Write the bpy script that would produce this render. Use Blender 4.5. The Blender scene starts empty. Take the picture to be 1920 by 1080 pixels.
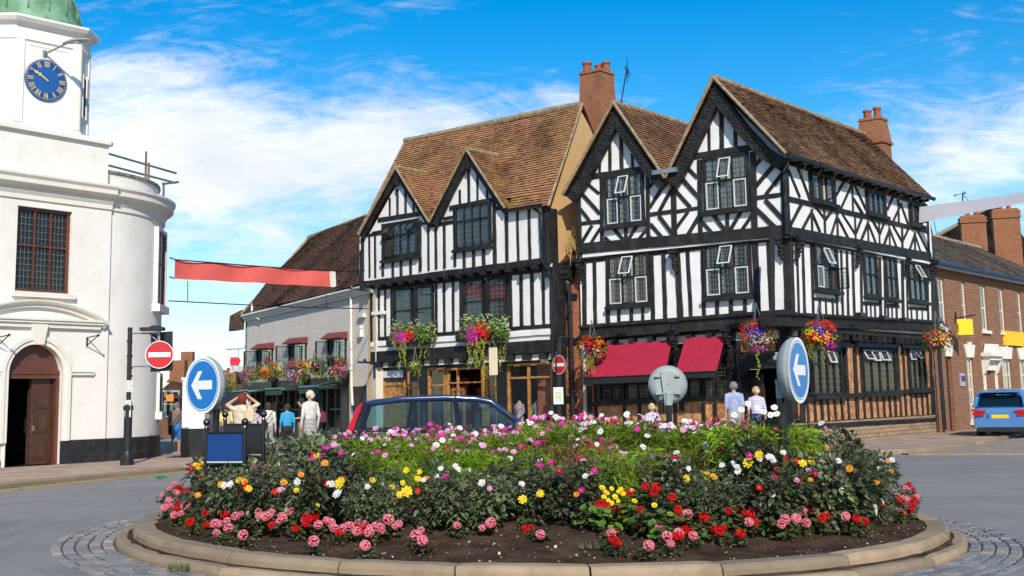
import bpy, math, random
from mathutils import Vector as V, Matrix, noise
RN = random.Random(11)
SC = bpy.context.scene
COL = SC.collection
rad = math.radians
# ------------------------------------------------------------------ camera model (used to survey the photograph onto real planes)
FPX, CX, CY = 2200., 960., 440.
TAU, RHO = math.atan(308 / 2200.), .02
_f = V((0, math.cos(TAU), math.sin(TAU))); _r = V((1, 0, 0)); _u = V((0, -math.sin(TAU), math.cos(TAU)))
CUP = _u * math.cos(RHO) + _r * math.sin(RHO); CRT = _r * math.cos(RHO) - _u * math.sin(RHO)
EYE = V((0, 0, 1.6))
def ray(x, y): return CRT * ((x - CX) / FPX) + CUP * ((CY - y) / FPX) + _f
def onz(x, y, z=0.):
    d = ray(x, y); return EYE + d * ((z - 1.6) / d.z)
def ony(x, y, Y):
    d = ray(x, y); return EYE + d * (Y / d.y)
def adir(a): return V((math.sin(rad(a)), math.cos(rad(a)), 0))
ZUP = V((0, 0, 1))
class Fac:
    """a vertical facade plane: s runs along d, z up, o outward"""
    def __init__(s, P, d, flip=False):
        s.P = V((P[0], P[1], 0)); s.d = d.normalized(); n = V((d.y, -d.x, 0)).normalized()
        if n.dot(V((0, 0, 0)) - s.P) < 0: n = -n
        s.n = n
    def off(s, o):
        f = Fac(s.P + s.n * o, s.d); f.n = s.n; return f
    def pt(s, x, y, o=0.):
        d = ray(x, y); P = s.P + s.n * o
        t = (P - EYE).dot(s.n) / d.dot(s.n); q = EYE + d * t
        return (q - s.P).dot(s.d), q.z
    def w(s, a, z, o=0.): return s.P + s.d * a + ZUP * z + s.n * o
    def px(s, x, y, o=0.):
        a, z = s.pt(x, y, o); return s.w(a, z, o)
# ------------------------------------------------------------------ mesh builder
class MB:
    def __init__(s): s.v = []; s.f = []; s.m = []; s.uv = {}
    def face(s, pts, mi=0):
        n = len(s.v); s.v += [tuple(p) for p in pts]; s.f.append(tuple(range(n, n + len(pts)))); s.m.append(mi)
    def idx(s, pts):
        n = len(s.v); s.v += [tuple(p) for p in pts]; return list(range(n, n + len(pts)))
    def loft(s, loops, mi=0, closed=True, cap=True):
        ids = [s.idx(l) for l in loops]; k = len(ids[0])
        for a, b in zip(ids, ids[1:]):
            for i in range(k if closed else k - 1):
                j = (i + 1) % k; s.f.append((a[i], a[j], b[j], b[i])); s.m.append(mi)
        if cap and closed:
            s.f.append(tuple(reversed(ids[0]))); s.m.append(mi); s.f.append(tuple(ids[-1])); s.m.append(mi)
    def prism(s, poly, off, mi=0):
        s.loft([poly, [V(p) + off for p in poly]], mi)
    def box(s, c, ax, ay, az, mi=0):
        c = V(c); s.prism([c - ax - ay - az, c + ax - ay - az, c + ax + ay - az, c - ax + ay - az], az * 2, mi)
    def bx(s, x0, y0, z0, x1, y1, z1, mi=0):
        s.prism([V((x0, y0, z0)), V((x1, y0, z0)), V((x1, y1, z0)), V((x0, y1, z0))], V((0, 0, z1 - z0)), mi)
    def tube(s, pts, r, n=8, mi=0, cap=True, sq=1.):
        pts = [V(p) for p in pts]; L = []
        up = None
        for i, p in enumerate(pts):
            t = (pts[min(i + 1, len(pts) - 1)] - pts[max(i - 1, 0)]).normalized()
            if up is None: up = V((0, 0, 1)) if abs(t.z) < .9 else V((1, 0, 0))
            a = t.cross(up)
            if a.length < 1e-5: a = t.cross(V((0, 1, .1)))
            a.normalize(); b = a.cross(t).normalized(); up = b
            q = r[i] if isinstance(r, (list, tuple)) else r
            L.append([p + a * (q * math.cos(2 * math.pi * k / n)) + b * (q * sq * math.sin(2 * math.pi * k / n)) for k in range(n)])
        s.loft(L, mi, True, cap)
    def lathe(s, c, prof, n=16, mi=0, ax=None, cap=True):
        c = V(c); ax = (ax or ZUP).normalized(); a = ax.orthogonal().normalized(); b = ax.cross(a)
        s.loft([[c + ax * h + a * (r * math.cos(2 * math.pi * k / n)) + b * (r * math.sin(2 * math.pi * k / n)) for k in range(n)] for r, h in prof], mi, True, cap)
    def ball(s, c, r, n=10, mi=0):
        k = max(4, n // 2)
        rr = r if isinstance(r, (tuple, list, V)) else (r, r, r); c = V(c)
        s.loft([[c + V((rr[0] * math.sin(t) * math.cos(2 * math.pi * j / n), rr[1] * math.sin(t) * math.sin(2 * math.pi * j / n), rr[2] * math.cos(t))) for j in range(n)]
                for t in [math.pi * (.02 + .96 * i / k) for i in range(k + 1)]], mi)
    def build(s, name, mats, parent=None, smooth=False, uv=True, loc=None):
        if not isinstance(mats, (list, tuple)): mats = [mats]
        me = bpy.data.meshes.new(name)
        vv = s.v if loc is None else [(x - loc[0], y - loc[1], z - loc[2]) for x, y, z in s.v]
        me.from_pydata(vv, [], s.f)
        for m in mats: me.materials.append(m)
        if len(mats) > 1: me.polygons.foreach_set('material_index', s.m)
        if uv and me.polygons:
            L = me.uv_layers.new(name='UVMap').data; vs = s.v
            for p, fc in zip(me.polygons, s.f):
                if p.index in s.uv:
                    for li, c in zip(p.loop_indices, s.uv[p.index]): L[li].uv = c
                    continue
                nn = p.normal; t = ZUP.cross(nn)
                t = V((1, 0, 0)) if t.length < .05 else t.normalized()
                b = nn.cross(t)
                for li, vi in zip(p.loop_indices, fc):
                    q = V(vs[vi]); L[li].uv = (q.dot(t), q.dot(b))
        if smooth: me.polygons.foreach_set('use_smooth', [True] * len(me.polygons))
        o = bpy.data.objects.new(name, me); COL.objects.link(o)
        if loc is not None: o.location = loc
        if parent is not None: attach(o, parent)
        return o
WM = {}
def attach(o, parent):
    """parent an object whose mesh is written in world coordinates"""
    o.parent = parent
    w = WM.get(parent.name)
    if w is not None: o.matrix_parent_inverse = w.inverted()
def thing(name, label, cat, loc=(0, 0, 0), rz=0., group=None, world=True):
    o = bpy.data.objects.new(name, None); COL.objects.link(o); o.empty_display_size = .2
    o.location = loc; o.rotation_euler = (0, 0, rz)
    if world: WM[o.name] = Matrix.Translation(V(loc)) @ Matrix.Rotation(rz, 4, 'Z')
    return tag(o, label, cat, group)
def tag(o, label=None, cat=None, group=None, kind=None):
    if label: o['label'] = label
    if cat: o['category'] = cat
    if group: o['group'] = group
    if kind: o['kind'] = kind
    return o
def struct(o): o['kind'] = 'structure'; return o
KIDS = {}
def children(o): return [c for c in bpy.data.objects if c.parent == o]
def dup(root, loc, rz, label=None, group=None, scale=None):
    r = root.copy(); COL.objects.link(r); r.location = loc; r.rotation_euler = (0, 0, rz)
    if scale: r.scale = (scale,) * 3
    if label: r['label'] = label
    if group: r['group'] = group
    for ch in children(root):
        c = ch.copy(); COL.objects.link(c); c.parent = r
        for g in children(ch):
            e = g.copy(); COL.objects.link(e); e.parent = c
    return r
# ------------------------------------------------------------------ materials
def srgb(r, g, b):
    return tuple((c / 12.92 if c <= .04045 else ((c + .055) / 1.055) ** 2.4) for c in (r / 255, g / 255, b / 255)) + (1,)
class Mat:
    def __init__(s, name):
        s.m = bpy.data.materials.new(name); s.m.use_nodes = True; s.t = s.m.node_tree; s.n = s.t.nodes; s.l = s.t.links
        s.b = s.n['Principled BSDF']; s.out = s.n['Material Output']; s._c = None
    def node(s, ty, props=None, **inp):
        n = s.n.new(ty)
        for k, v in (props or {}).items(): setattr(n, k, v)
        for k, v in inp.items():
            k = {'A': 'A', 'B': 'B'}.get(k, k.replace('_', ' '))
            s.set(n, k, v)
        return n
    def set(s, n, k, v):
        i = n.inputs[int(k[1:])] if k[0] == '#' else n.inputs[k]
        if hasattr(v, 'links') or isinstance(v, bpy.types.NodeSocket): s.l.new(v, i)
        else: i.default_value = v
    def obj(s): return s.coord('Object')
    def coord(s, w='Object'):
        if s._c is None: s._c = s.n.new('ShaderNodeTexCoord')
        return s._c.outputs[w]
    def math(s, op, a, b=0.):
        n = s.n.new('ShaderNodeMath'); n.operation = op
        for i, v in enumerate((a, b)):
            if isinstance(v, bpy.types.NodeSocket): s.l.new(v, n.inputs[i])
            else: n.inputs[i].default_value = v
        return n.outputs[0]
    def noise(s, scale, detail=4, rough=.55, vec=None, dist=0., w=None):
        n = s.n.new('ShaderNodeTexNoise'); s.l.new(vec or s.obj(), n.inputs['Vector'])
        n.inputs['Scale'].default_value = scale; n.inputs['Detail'].default_value = detail; n.inputs['Roughness'].default_value = rough; n.inputs['Distortion'].default_value = dist
        return n.outputs[0]
    def ramp(s, f, lo, hi, a, b):
        n = s.n.new('ShaderNodeMapRange'); n.interpolation_type = 'SMOOTHSTEP'
        s.l.new(f, n.inputs[0])
        for i, v in enumerate((lo, hi, a, b)): n.inputs[i + 1].default_value = v
        return n.outputs[0]
    def mix(s, f, a, b, mode='MIX'):
        n = s.n.new('ShaderNodeMix'); n.data_type = 'RGBA'; n.blend_type = mode
        for i, v in ((0, f), (6, a), (7, b)):
            if isinstance(v, bpy.types.NodeSocket): s.l.new(v, n.inputs[i])
            else: n.inputs[i].default_value = v
        return n.outputs[2]
    def scalev(s, vec, x, y, z=1., rot=0.):
        n = s.n.new('ShaderNodeMapping'); s.l.new(vec, n.inputs[0]); n.inputs['Scale'].default_value = (x, y, z); n.inputs['Rotation'].default_value = (0, 0, rot); return n.outputs[0]
    def bump(s, h, strength=.3, dist=.02):
        n = s.n.new('ShaderNodeBump'); n.inputs['Strength'].default_value = strength; n.inputs['Distance'].default_value = dist; s.l.new(h, n.inputs['Height'])
        s.l.new(n.outputs[0], s.b.inputs['Normal'])
    def fin(s, col=None, rough=None, metal=None, spec=None):
        for k, v in (('Base Color', col), ('Roughness', rough), ('Metallic', metal), ('Specular IOR Level', spec)):
            if v is not None: s.set(s.b, k, v)
        return s.m
def c4(c): return tuple(c) + (1,) if len(c) == 3 else tuple(c)
def simple(name, col, rough=.6, metal=0., spec=.5, var=.15, vs=2., bump=0., bs=40., bd=.01):
    m = Mat(name); col = c4(col)
    d = tuple(x * (1 - var) for x in col[:3]) + (1,); h = tuple(min(1, x * (1 + var * .6)) for x in col[:3]) + (1,)
    c = m.mix(m.ramp(m.noise(vs, 6, .65), .3, .7, 0, 1), d, h)
    if bump: m.bump(m.noise(bs, 5), bump, bd)
    return m.fin(c, rough, metal, spec)
def island(name, cols, rough=.5, trans=0., spec=.3, objvar=.25):
    """leaves / petals: colour varies from piece to piece"""
    m = Mat(name); g = m.n.new('ShaderNodeNewGeometry'); cr = m.n.new('ShaderNodeValToRGB'); m.l.new(g.outputs['Random Per Island'], cr.inputs[0])
    e = cr.color_ramp.elements
    while len(e) < len(cols): e.new(.5)
    for i, c in enumerate(cols): e[i].position = i / max(1, len(cols) - 1); e[i].color = c4(c)
    col = cr.outputs[0]
    if objvar:
        oi = m.n.new('ShaderNodeObjectInfo'); hs = m.n.new('ShaderNodeHueSaturation'); m.l.new(col, hs.inputs['Color'])
        m.l.new(m.ramp(oi.outputs['Random'], 0, 1, 1 - objvar, 1 + objvar), hs.inputs['Value']); col = hs.outputs[0]
    m.fin(col, rough, 0., spec)
    if trans:
        t = m.n.new('ShaderNodeBsdfTranslucent'); m.l.new(col, t.inputs[0]); x = m.n.new('ShaderNodeMixShader'); x.inputs[0].default_value = trans
        m.l.new(m.b.outputs[0], x.inputs[1]); m.l.new(t.outputs[0], x.inputs[2]); m.l.new(x.outputs[0], m.out.inputs[0])
    return m.m
def brick(name, c1, c2, mort, bw=.225, bh=.075, ms=.012, dirt=.35, patch=(.08, .05, .035)):
    m = Mat(name); uv = m.coord('UV')
    b = m.node('ShaderNodeTexBrick', {'offset': .5}, Vector=uv, Scale=1., Mortar_Size=ms, Mortar_Smooth=.3, Bias=-.1, Brick_Width=bw, Row_Height=bh, Color1=c4(c1), Color2=c4(c2), Mortar=c4(mort))
    b2 = m.node('ShaderNodeTexBrick', {'offset': .5}, Vector=uv, Scale=1., Mortar_Size=0., Bias=0., Brick_Width=bw, Row_Height=bh, Color1=(.55, .5, .5, 1), Color2=(1.25, 1.15, 1.1, 1), Mortar=(1, 1, 1, 1))
    m.node('ShaderNodeSeparateColor')
    c = m.mix(.8, b.outputs[0], b2.outputs[0], 'MULTIPLY')
    c = m.mix(m.ramp(m.noise(1.1, 6, .7), .5, .8, 0, dirt), c, c4(patch))
    h = m.math('SUBTRACT', m.math('MULTIPLY', m.noise(60, 3), .25), b.outputs[1]); m.bump(h, .6, .012)
    return m.fin(c, .85, 0, .25)
def tiles(name, c1, c2, moss, bw=.17, bh=.11, mossamt=.5, dark=(.05, .03, .022)):
    m = Mat(name); uv = m.coord('UV')
    b = m.node('ShaderNodeTexBrick', {'offset': .5}, Vector=uv, Scale=1., Mortar_Size=.006, Mortar_Smooth=.4, Bias=-.1, Brick_Width=bw, Row_Height=bh, Color1=c4(c1), Color2=c4(c2), Mortar=c4(dark))
    b2 = m.node('ShaderNodeTexBrick', {'offset': .5}, Vector=m.scalev(uv, 1, 1), Scale=1., Mortar_Size=0., Bias=.1, Brick_Width=bw, Row_Height=bh, Color1=(.38, .34, .34, 1), Color2=(1.65, 1.55, 1.5, 1), Mortar=(1, 1, 1, 1))
    b2.inputs['Vector'].default_value = (0, 0, 0)
    c = m.mix(.85, b.outputs[0], b2.outputs[0], 'MULTIPLY')
    c = m.mix(m.ramp(m.noise(.55, 5, .6), .42, .72, 0, .75), c, c4(dark))
    mo = m.math('MULTIPLY', m.ramp(m.noise(.9, 4, .6, dist=.4), .45, .68, 0, 1), m.ramp(m.noise(17, 4, .7), .46, .6, 0, mossamt))
    c = m.mix(mo, c, c4(moss))
    c = m.mix(m.ramp(m.noise(15, 3, .85), .57, .7, 0, .6), c, (.45, .36, .25, 1))
    m.bump(m.math('SUBTRACT', m.noise(30, 4), b.outputs[1]), .5, .02)
    return m.fin(c, .9, 0, .15)
def herring(name):
    m = Mat(name); uv = m.coord('UV'); sp = m.node('ShaderNodeSeparateXYZ', Vector=uv); u, v = sp.outputs[0], sp.outputs[1]
    w = .26; z = m.math('ABSOLUTE', m.math('SUBTRACT', m.math('MODULO', m.math('ADD', u, 100.), w), w / 2))
    cell = m.math('FLOOR', m.math('DIVIDE', m.math('ADD', u, 100.), w / 2))
    vv = m.math('DIVIDE', m.math('ADD', m.math('ADD', v, 50.), z), .095); row = m.math('FLOOR', vv); fr = m.math('FRACT', vv)
    cb = m.node('ShaderNodeCombineXYZ', X=row, Y=cell); wn = m.node('ShaderNodeTexWhiteNoise', Vector=cb.outputs[0])
    cr = m.n.new('ShaderNodeValToRGB'); m.l.new(wn.outputs[0], cr.inputs[0]); e = cr.color_ramp.elements
    e[0].color = (.24, .09, .035, 1); e[1].color = (.62, .3, .12, 1); x = e.new(.5); x.color = (.45, .18, .07, 1)
    mo = m.ramp(m.math('ABSOLUTE', m.math('SUBTRACT', fr, .5)), .36, .46, 0, 1)
    c = m.mix(mo, cr.outputs[0], (.45, .36, .24, 1)); m.bump(m.math('MULTIPLY', mo, -1.), .5, .01)
    return m.fin(c, .85, 0, .2)
def glass(name, tint=(.75, .85, .85), refl=.12, rough=.02, k=.85):
    m = Mat(name); m.n.remove(m.b); tr = m.n.new('ShaderNodeBsdfTransparent'); tr.inputs[0].default_value = c4(tint)
    gl = m.n.new('ShaderNodeBsdfGlossy'); gl.inputs['Roughness'].default_value = rough; gl.inputs[0].default_value = (1, 1, 1, 1)
    bp = m.n.new('ShaderNodeBump'); bp.inputs['Strength'].default_value = .06; bp.inputs['Distance'].default_value = .05; m.l.new(m.noise(3.5, 2), bp.inputs['Height']); m.l.new(bp.outputs[0], gl.inputs['Normal'])
    fr = m.n.new('ShaderNodeLayerWeight'); fr.inputs[0].default_value = .5
    f = m.math('ADD', m.math('MULTIPLY', m.math('POWER', fr.outputs['Facing'], 1.9), k), .04 + refl)
    x = m.n.new('ShaderNodeMixShader'); m.l.new(f, x.inputs[0]); m.l.new(tr.outputs[0], x.inputs[1]); m.l.new(gl.outputs[0], x.inputs[2]); m.l.new(x.outputs[0], m.out.inputs[0])
    return m.m
M = {}
def plaster(name, col, dirt, dcol, bump=.3, bs=18., bd=.02, streak=.3):
    m = Mat(name); o = m.obj()
    c = m.mix(m.ramp(m.noise(1.3, 6, .7), .4, .8, 0, dirt), c4(col), c4(dcol))
    c = m.mix(m.ramp(m.noise(1., 5, .7, vec=m.scalev(o, 3.5, 3.5, .25)), .55, .8, 0, streak), c, c4(dcol))
    c = m.mix(m.ramp(m.noise(9, 4, .8), .66, .72, 0, .35), c, c4([x * .6 for x in dcol]))
    m.bump(m.noise(bs, 5, .6), bump, bd)
    return m.fin(c, .75, 0, .3)
M['plaster'] = plaster('white_limewash', (.76, .75, .73), .4, (.56, .53, .48), .4, 7, .035, .45)
M['render'] = plaster('white_paint', (.80, .76, .70), .5, (.60, .55, .47), .15, 22, .012, .6)
M['trimwhite'] = plaster('trim_white', (.75, .71, .63), .35, (.52, .46, .38), .1, 40, .01, .5)
M['pebble'] = plaster('pebbledash', (.76, .69, .6), .4, (.52, .46, .39), 1., 22, .07, .2)
M['ochre'] = plaster('ochre_render', (.52, .33, .15), .4, (.36, .24, .12), .25, 12, .02, .3)
def timber():
    m = Mat('black_timber'); n = m.noise(3., 6, .7); c = m.mix(m.ramp(n, .4, .75, 0, .8), (.009, .0085, .009, 1), (.04, .038, .037, 1)); c = m.mix(m.ramp(m.noise(7., 5, .8, vec=m.scalev(m.obj(), 1, 1, .12)), .64, .74, 0, .3), c, (.13, .12, .115, 1))
    m.bump(m.noise(22, 6, .75), .8, .02); return m.fin(c, .6, 0, .35)
M['timber'] = timber()
M['black'] = simple('black_paint', (.012, .012, .013), .35, var=.4, bump=.15, bs=30)
M['gloss'] = simple('black_gloss', (.012, .013, .016), .22, var=.2)
M['brick'] = brick('red_brick', (.46, .13, .05), (.30, .085, .04), (.32, .22, .15))
M['brickdk'] = brick('dark_brick', (.31, .12, .055), (.14, .06, .036), (.34, .26, .18), .225, .08, .012, dirt=.35)
M['brickch'] = brick('chimney_brick', (.44, .14, .05), (.17, .055, .03), (.27, .19, .12), .24, .085, .016, dirt=.7)
M['stone'] = brick('rubble_stone', (.42, .32, .19), (.30, .23, .15), (.22, .17, .12), .32, .13, .02, .2, (.2, .16, .11))
M['herring'] = herring('herringbone_brick')
M['tileA'] = tiles('orange_tiles', (.40, .2, .1), (.25, .125, .068), (.40, .27, .05), bh=.11, mossamt=.8)
M['tileB'] = tiles('brown_tiles', (.29, .16, .092), (.19, .105, .064), (.26, .2, .06), mossamt=.6)
M['tileC'] = tiles('dark_tiles', (.16, .085, .055), (.1, .058, .042), (.2, .14, .06), mossamt=.35)
M['slate'] = tiles('grey_tiles', (.15, .12, .10), (.09, .075, .066), (.25, .2, .03), mossamt=.35, dark=(.045, .04, .036))
M['verge'] = simple('verge_mortar', (.3, .22, .13), .9, var=.4, vs=6, bump=.5, bs=20)
M['lead'] = simple('lead_came', (.13, .13, .125), .5)
M['glass'] = glass('window_glass', (.72, .78, .78), -.012, .03)
M['glasslow'] = glass('dull_glass', (.62, .66, .64), -.02, .05, .3)
M['shopglass'] = glass('shop_glass', (.85, .88, .86), -.01, .01)
M['carglass'] = glass('car_glass', (.42, .66, .7), .0, .01)
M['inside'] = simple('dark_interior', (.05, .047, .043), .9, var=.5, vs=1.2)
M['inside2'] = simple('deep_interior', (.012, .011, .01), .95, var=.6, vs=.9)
M['curtain'] = simple('net_curtain', (.42, .41, .36), .9, var=.35, vs=9)
M['whitewood'] = simple('white_wood', (.6, .6, .58), .45, var=.12)
M['oak'] = simple('oak_frame', (.42, .2, .055), .45, var=.4, vs=7, bump=.2)
M['darkwood'] = simple('dark_door', (.05, .022, .014), .4, var=.35, vs=5)
M['maroon'] = simple('maroon_wood', (.13, .045, .03), .4, var=.25)
M['awning'] = simple('crimson_canvas', (.34, .008, .035), .85, var=.12, vs=3, bump=.15, bs=8)
M['green'] = simple('green_canvas', (.03, .085, .035), .85, var=.2)
M['metal'] = simple('grey_metal', (.32, .36, .35), .45, .0, var=.15)
M['steel'] = simple('galvanised_steel', (.35, .36, .36), .45, .7, var=.25)
M['iron'] = simple('cast_iron', (.02, .02, .022), .45, .2, var=.4, bump=.2)
M['signred'] = simple('sign_red', (.48, .008, .012), .35, var=.05)
M['signblue'] = simple('sign_blue', (.004, .17, .52), .3, var=.06)
M['signwhite'] = simple('sign_white', (.82, .82, .8), .4, var=.05)
M['panelblue'] = simple('panel_blue', (.004, .04, .17), .4, var=.08)
M['gold'] = simple('gold_leaf', (.75, .55, .25), .4, .2, var=.1)
M['clockblue'] = simple('clock_blue', (.01, .07, .24), .4, var=.1)
M['yellow'] = simple('yellow_sign', (.85, .55, .0), .5, var=.05)
M['cream'] = simple('cream_board', (.75, .66, .45), .5, var=.08)
M['banner'] = simple('red_banner', (.66, .11, .09), .8, var=.08, vs=1.5, bump=.25, bs=2.5, bd=.06)
M['greybanner'] = simple('grey_banner', (.55, .54, .6), .8, var=.05)
def copper():
    m = Mat('verdigris'); c = m.mix(m.ramp(m.noise(1.6, 6, .7), .35, .65, 0, 1), (.10, .22, .12, 1), (.2, .38, .24, 1)); c = m.mix(m.ramp(m.noise(3.5, 5, .7, vec=m.scalev(m.obj(), 1, 1, .35)), .55, .7, 0, .8), c, (.05, .045, .02, 1))
    m.bump(m.noise(8, 4), .25, .03); return m.fin(c, .65, 0, .4)
M['copper'] = copper()
M['pot'] = simple('terracotta', (.30, .085, .04), .8, var=.4, vs=5)
def paint(name, c):
    m = Mat(name); m.fin(c4(c), .25, 0, .5); m.b.inputs['Coat Weight'].default_value = .6; m.b.inputs['Coat Roughness'].default_value = .06
    m.set(m.b, 'Base Color', m.mix(m.ramp(m.noise(2.5, 5, .7), .4, .8, 0, .25), c4(c), tuple(min(1, x * 1.4 + .02) for x in c[:3]) + (1,))); return m.m
M['carnavy'] = paint('navy_car_paint', (.014, .032, .105))
M['carblue'] = paint('blue_car_paint', (.07, .19, .44))
M['rubber'] = simple('rubber', (.015, .015, .015), .8)
M['lamp_red'] = simple('red_lens', (.5, .008, .012), .15, var=.15)
M['alu'] = simple('aluminium', (.5, .52, .54), .3, .8)
# ================================================================== world, sun, camera
SUNH = V((.15, -.99, 0)).normalized(); SEL = rad(34)
def make_world():
    w = bpy.data.worlds.new('World'); SC.world = w; w.use_nodes = True
    t = w.node_tree; n = t.nodes; l = t.links; bg = n['Background']
    m = Mat.__new__(Mat); m.t = t; m.n = n; m.l = l; m._c = None
    sky = n.new('ShaderNodeTexSky'); sky.sky_type = 'NISHITA'; sky.sun_disc = False; sky.sun_elevation = SEL
    sky.sun_rotation = math.atan2(SUNH.x, SUNH.y); sky.altitude = 50; sky.air_density = 1.; sky.dust_density = .3; sky.ozone_density = 3.
    hs = n.new('ShaderNodeHueSaturation'); hs.inputs['Hue'].default_value = .497; hs.inputs['Saturation'].default_value = 1.5; hs.inputs['Value'].default_value = 1.09; l.new(sky.outputs[0], hs.inputs['Color'])
    g = m.coord('Generated'); sp = n.new('ShaderNodeSeparateXYZ'); l.new(g, sp.inputs[0])
    X, Y, Z = sp.outputs; zc = m.math('MAXIMUM', Z, .03); yc = m.math('MAXIMUM', Y, .05)
    a = m.math('DIVIDE', X, yc); e = m.math('DIVIDE', Z, yc)           # tangent of azimuth and of elevation
    cb = n.new('ShaderNodeCombineXYZ'); l.new(m.math('DIVIDE', X, m.math('ADD', zc, .12)), cb.inputs[0]); l.new(m.math('DIVIDE', Y, m.math('ADD', zc, .12)), cb.inputs[1])
    P = cb.outputs[0]
    big = m.noise(.9, 5, .6, vec=m.scalev(P, 1., .55, 1, rad(25)), dist=.6)
    c2 = n.new('ShaderNodeCombineXYZ'); l.new(a, c2.inputs[0]); l.new(e, c2.inputs[1]); D2 = c2.outputs[0]
    wisp = m.noise(1., 10, .66, vec=m.scalev(D2, 7., 20., 1, rad(-14)), dist=1.1)
    fine = m.noise(1., 9, .7, vec=m.scalev(D2, 13., 52., 1, rad(-20)), dist=1.5)
    def blob(a0, e0, sa, se, k, rot=0.):
        da = m.math('SUBTRACT', a, a0); de = m.math('SUBTRACT', e, e0)
        c, s = math.cos(rot), math.sin(rot)
        u = m.math('DIVIDE', m.math('ADD', m.math('MULTIPLY', da, c), m.math('MULTIPLY', de, s)), sa)
        v = m.math('DIVIDE', m.math('SUBTRACT', m.math('MULTIPLY', de, c), m.math('MULTIPLY', da, s)), se)
        q = m.math('ADD', m.math('MULTIPLY', u, u), m.math('MULTIPLY', v, v))
        return m.math('MULTIPLY', m.math('POWER', 2.718, m.math('MULTIPLY', q, -1.)), k)
    bias = None
    # (tan azimuth, tan elevation, width, height, amount): the cirrus bank over Henley Street, the streaks right of the pub, the thin high veil
    for b in [(-.30, .22, .19, .078, .62, -.12), (-.08, .225, .17, .05, .46, .12), (-.33, .295, .12, .022, .16, -.1), (.42, .20, .17, .055, .58, .2), (.27, .225, .05, .02, .2, .2), (-.25, .09, .3, .05, .26, 0.), (.47, .30, .14, .03, .07, .0), (-.08, .345, .1, .014, .24, .03), (.06, .245, .07, .02, .14, -.5), (.085, .327, .04, .003, .14, .03),
              (.12, .33, .22, .06, -.24, 0.), (-.31, .325, .12, .02, -.1, .1), (.2, .25, .08, .05, -.12, 0.)]:
        q = blob(*b); bias = q if bias is None else m.math('ADD', bias, q)
    nn = m.math('ADD', m.math('ADD', m.math('MULTIPLY', big, .25), m.math('MULTIPLY', wisp, .45)), m.math('MULTIPLY', fine, .32))
    d = m.math('ADD', m.math('MULTIPLY', m.math('SUBTRACT', nn, .5), 2.3), bias)
    den = m.ramp(d, .04, .8, 0, 1.)
    tone = m.ramp(m.noise(1.7, 6, .6, vec=m.scalev(P, 1, .5, 1, rad(20)), dist=.5), .35, .7, .84, 1.08)
    cl = n.new('ShaderNodeMix'); cl.data_type = 'RGBA'; cl.blend_type = 'MULTIPLY'; cl.inputs[0].default_value = 1.; cl.inputs[6].default_value = (7.2, 7.4, 7.8, 1); l.new(tone, cl.inputs[7])
    # pale band toward the horizon comes from the sky model itself
    mx = m.mix(m.math('MULTIPLY', den, .96), hs.outputs[0], cl.outputs[2])
    l.new(mx, bg.inputs['Color']); bg.inputs['Strength'].default_value = .128
make_world()
sl = bpy.data.lights.new('sun', 'SUN'); sl.energy = 4.4; sl.angle = rad(.55); sl.color = (1., .92, .79)
so = bpy.data.objects.new('sun', sl); COL.objects.link(so)
sv = SUNH * math.cos(SEL) + ZUP * math.sin(SEL); so.rotation_euler = sv.to_track_quat('Z', 'Y').to_euler(); so.location = sv * 60
cam = bpy.data.cameras.new('camera'); co = bpy.data.objects.new('camera', cam); COL.objects.link(co); SC.camera = co
cam.sensor_width = 36.; cam.lens = FPX / 1920. * 36.; cam.shift_y = -100 / 1920.; cam.clip_end = 4000.; cam.clip_start = .1
mw = Matrix((CRT, CUP, -_f)).transposed().to_4x4(); mw.translation = EYE; co.matrix_world = mw
SC.view_settings.view_transform = 'Standard'; SC.view_settings.look = 'None'; SC.view_settings.exposure = .2; SC.view_settings.gamma = 1.
SC.cycles.max_bounces = 8; SC.cycles.transparent_max_bounces = 24; SC.cycles.use_denoising = True; SC.cycles.caustics_reflective = False; SC.cycles.caustics_refractive = False
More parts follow.
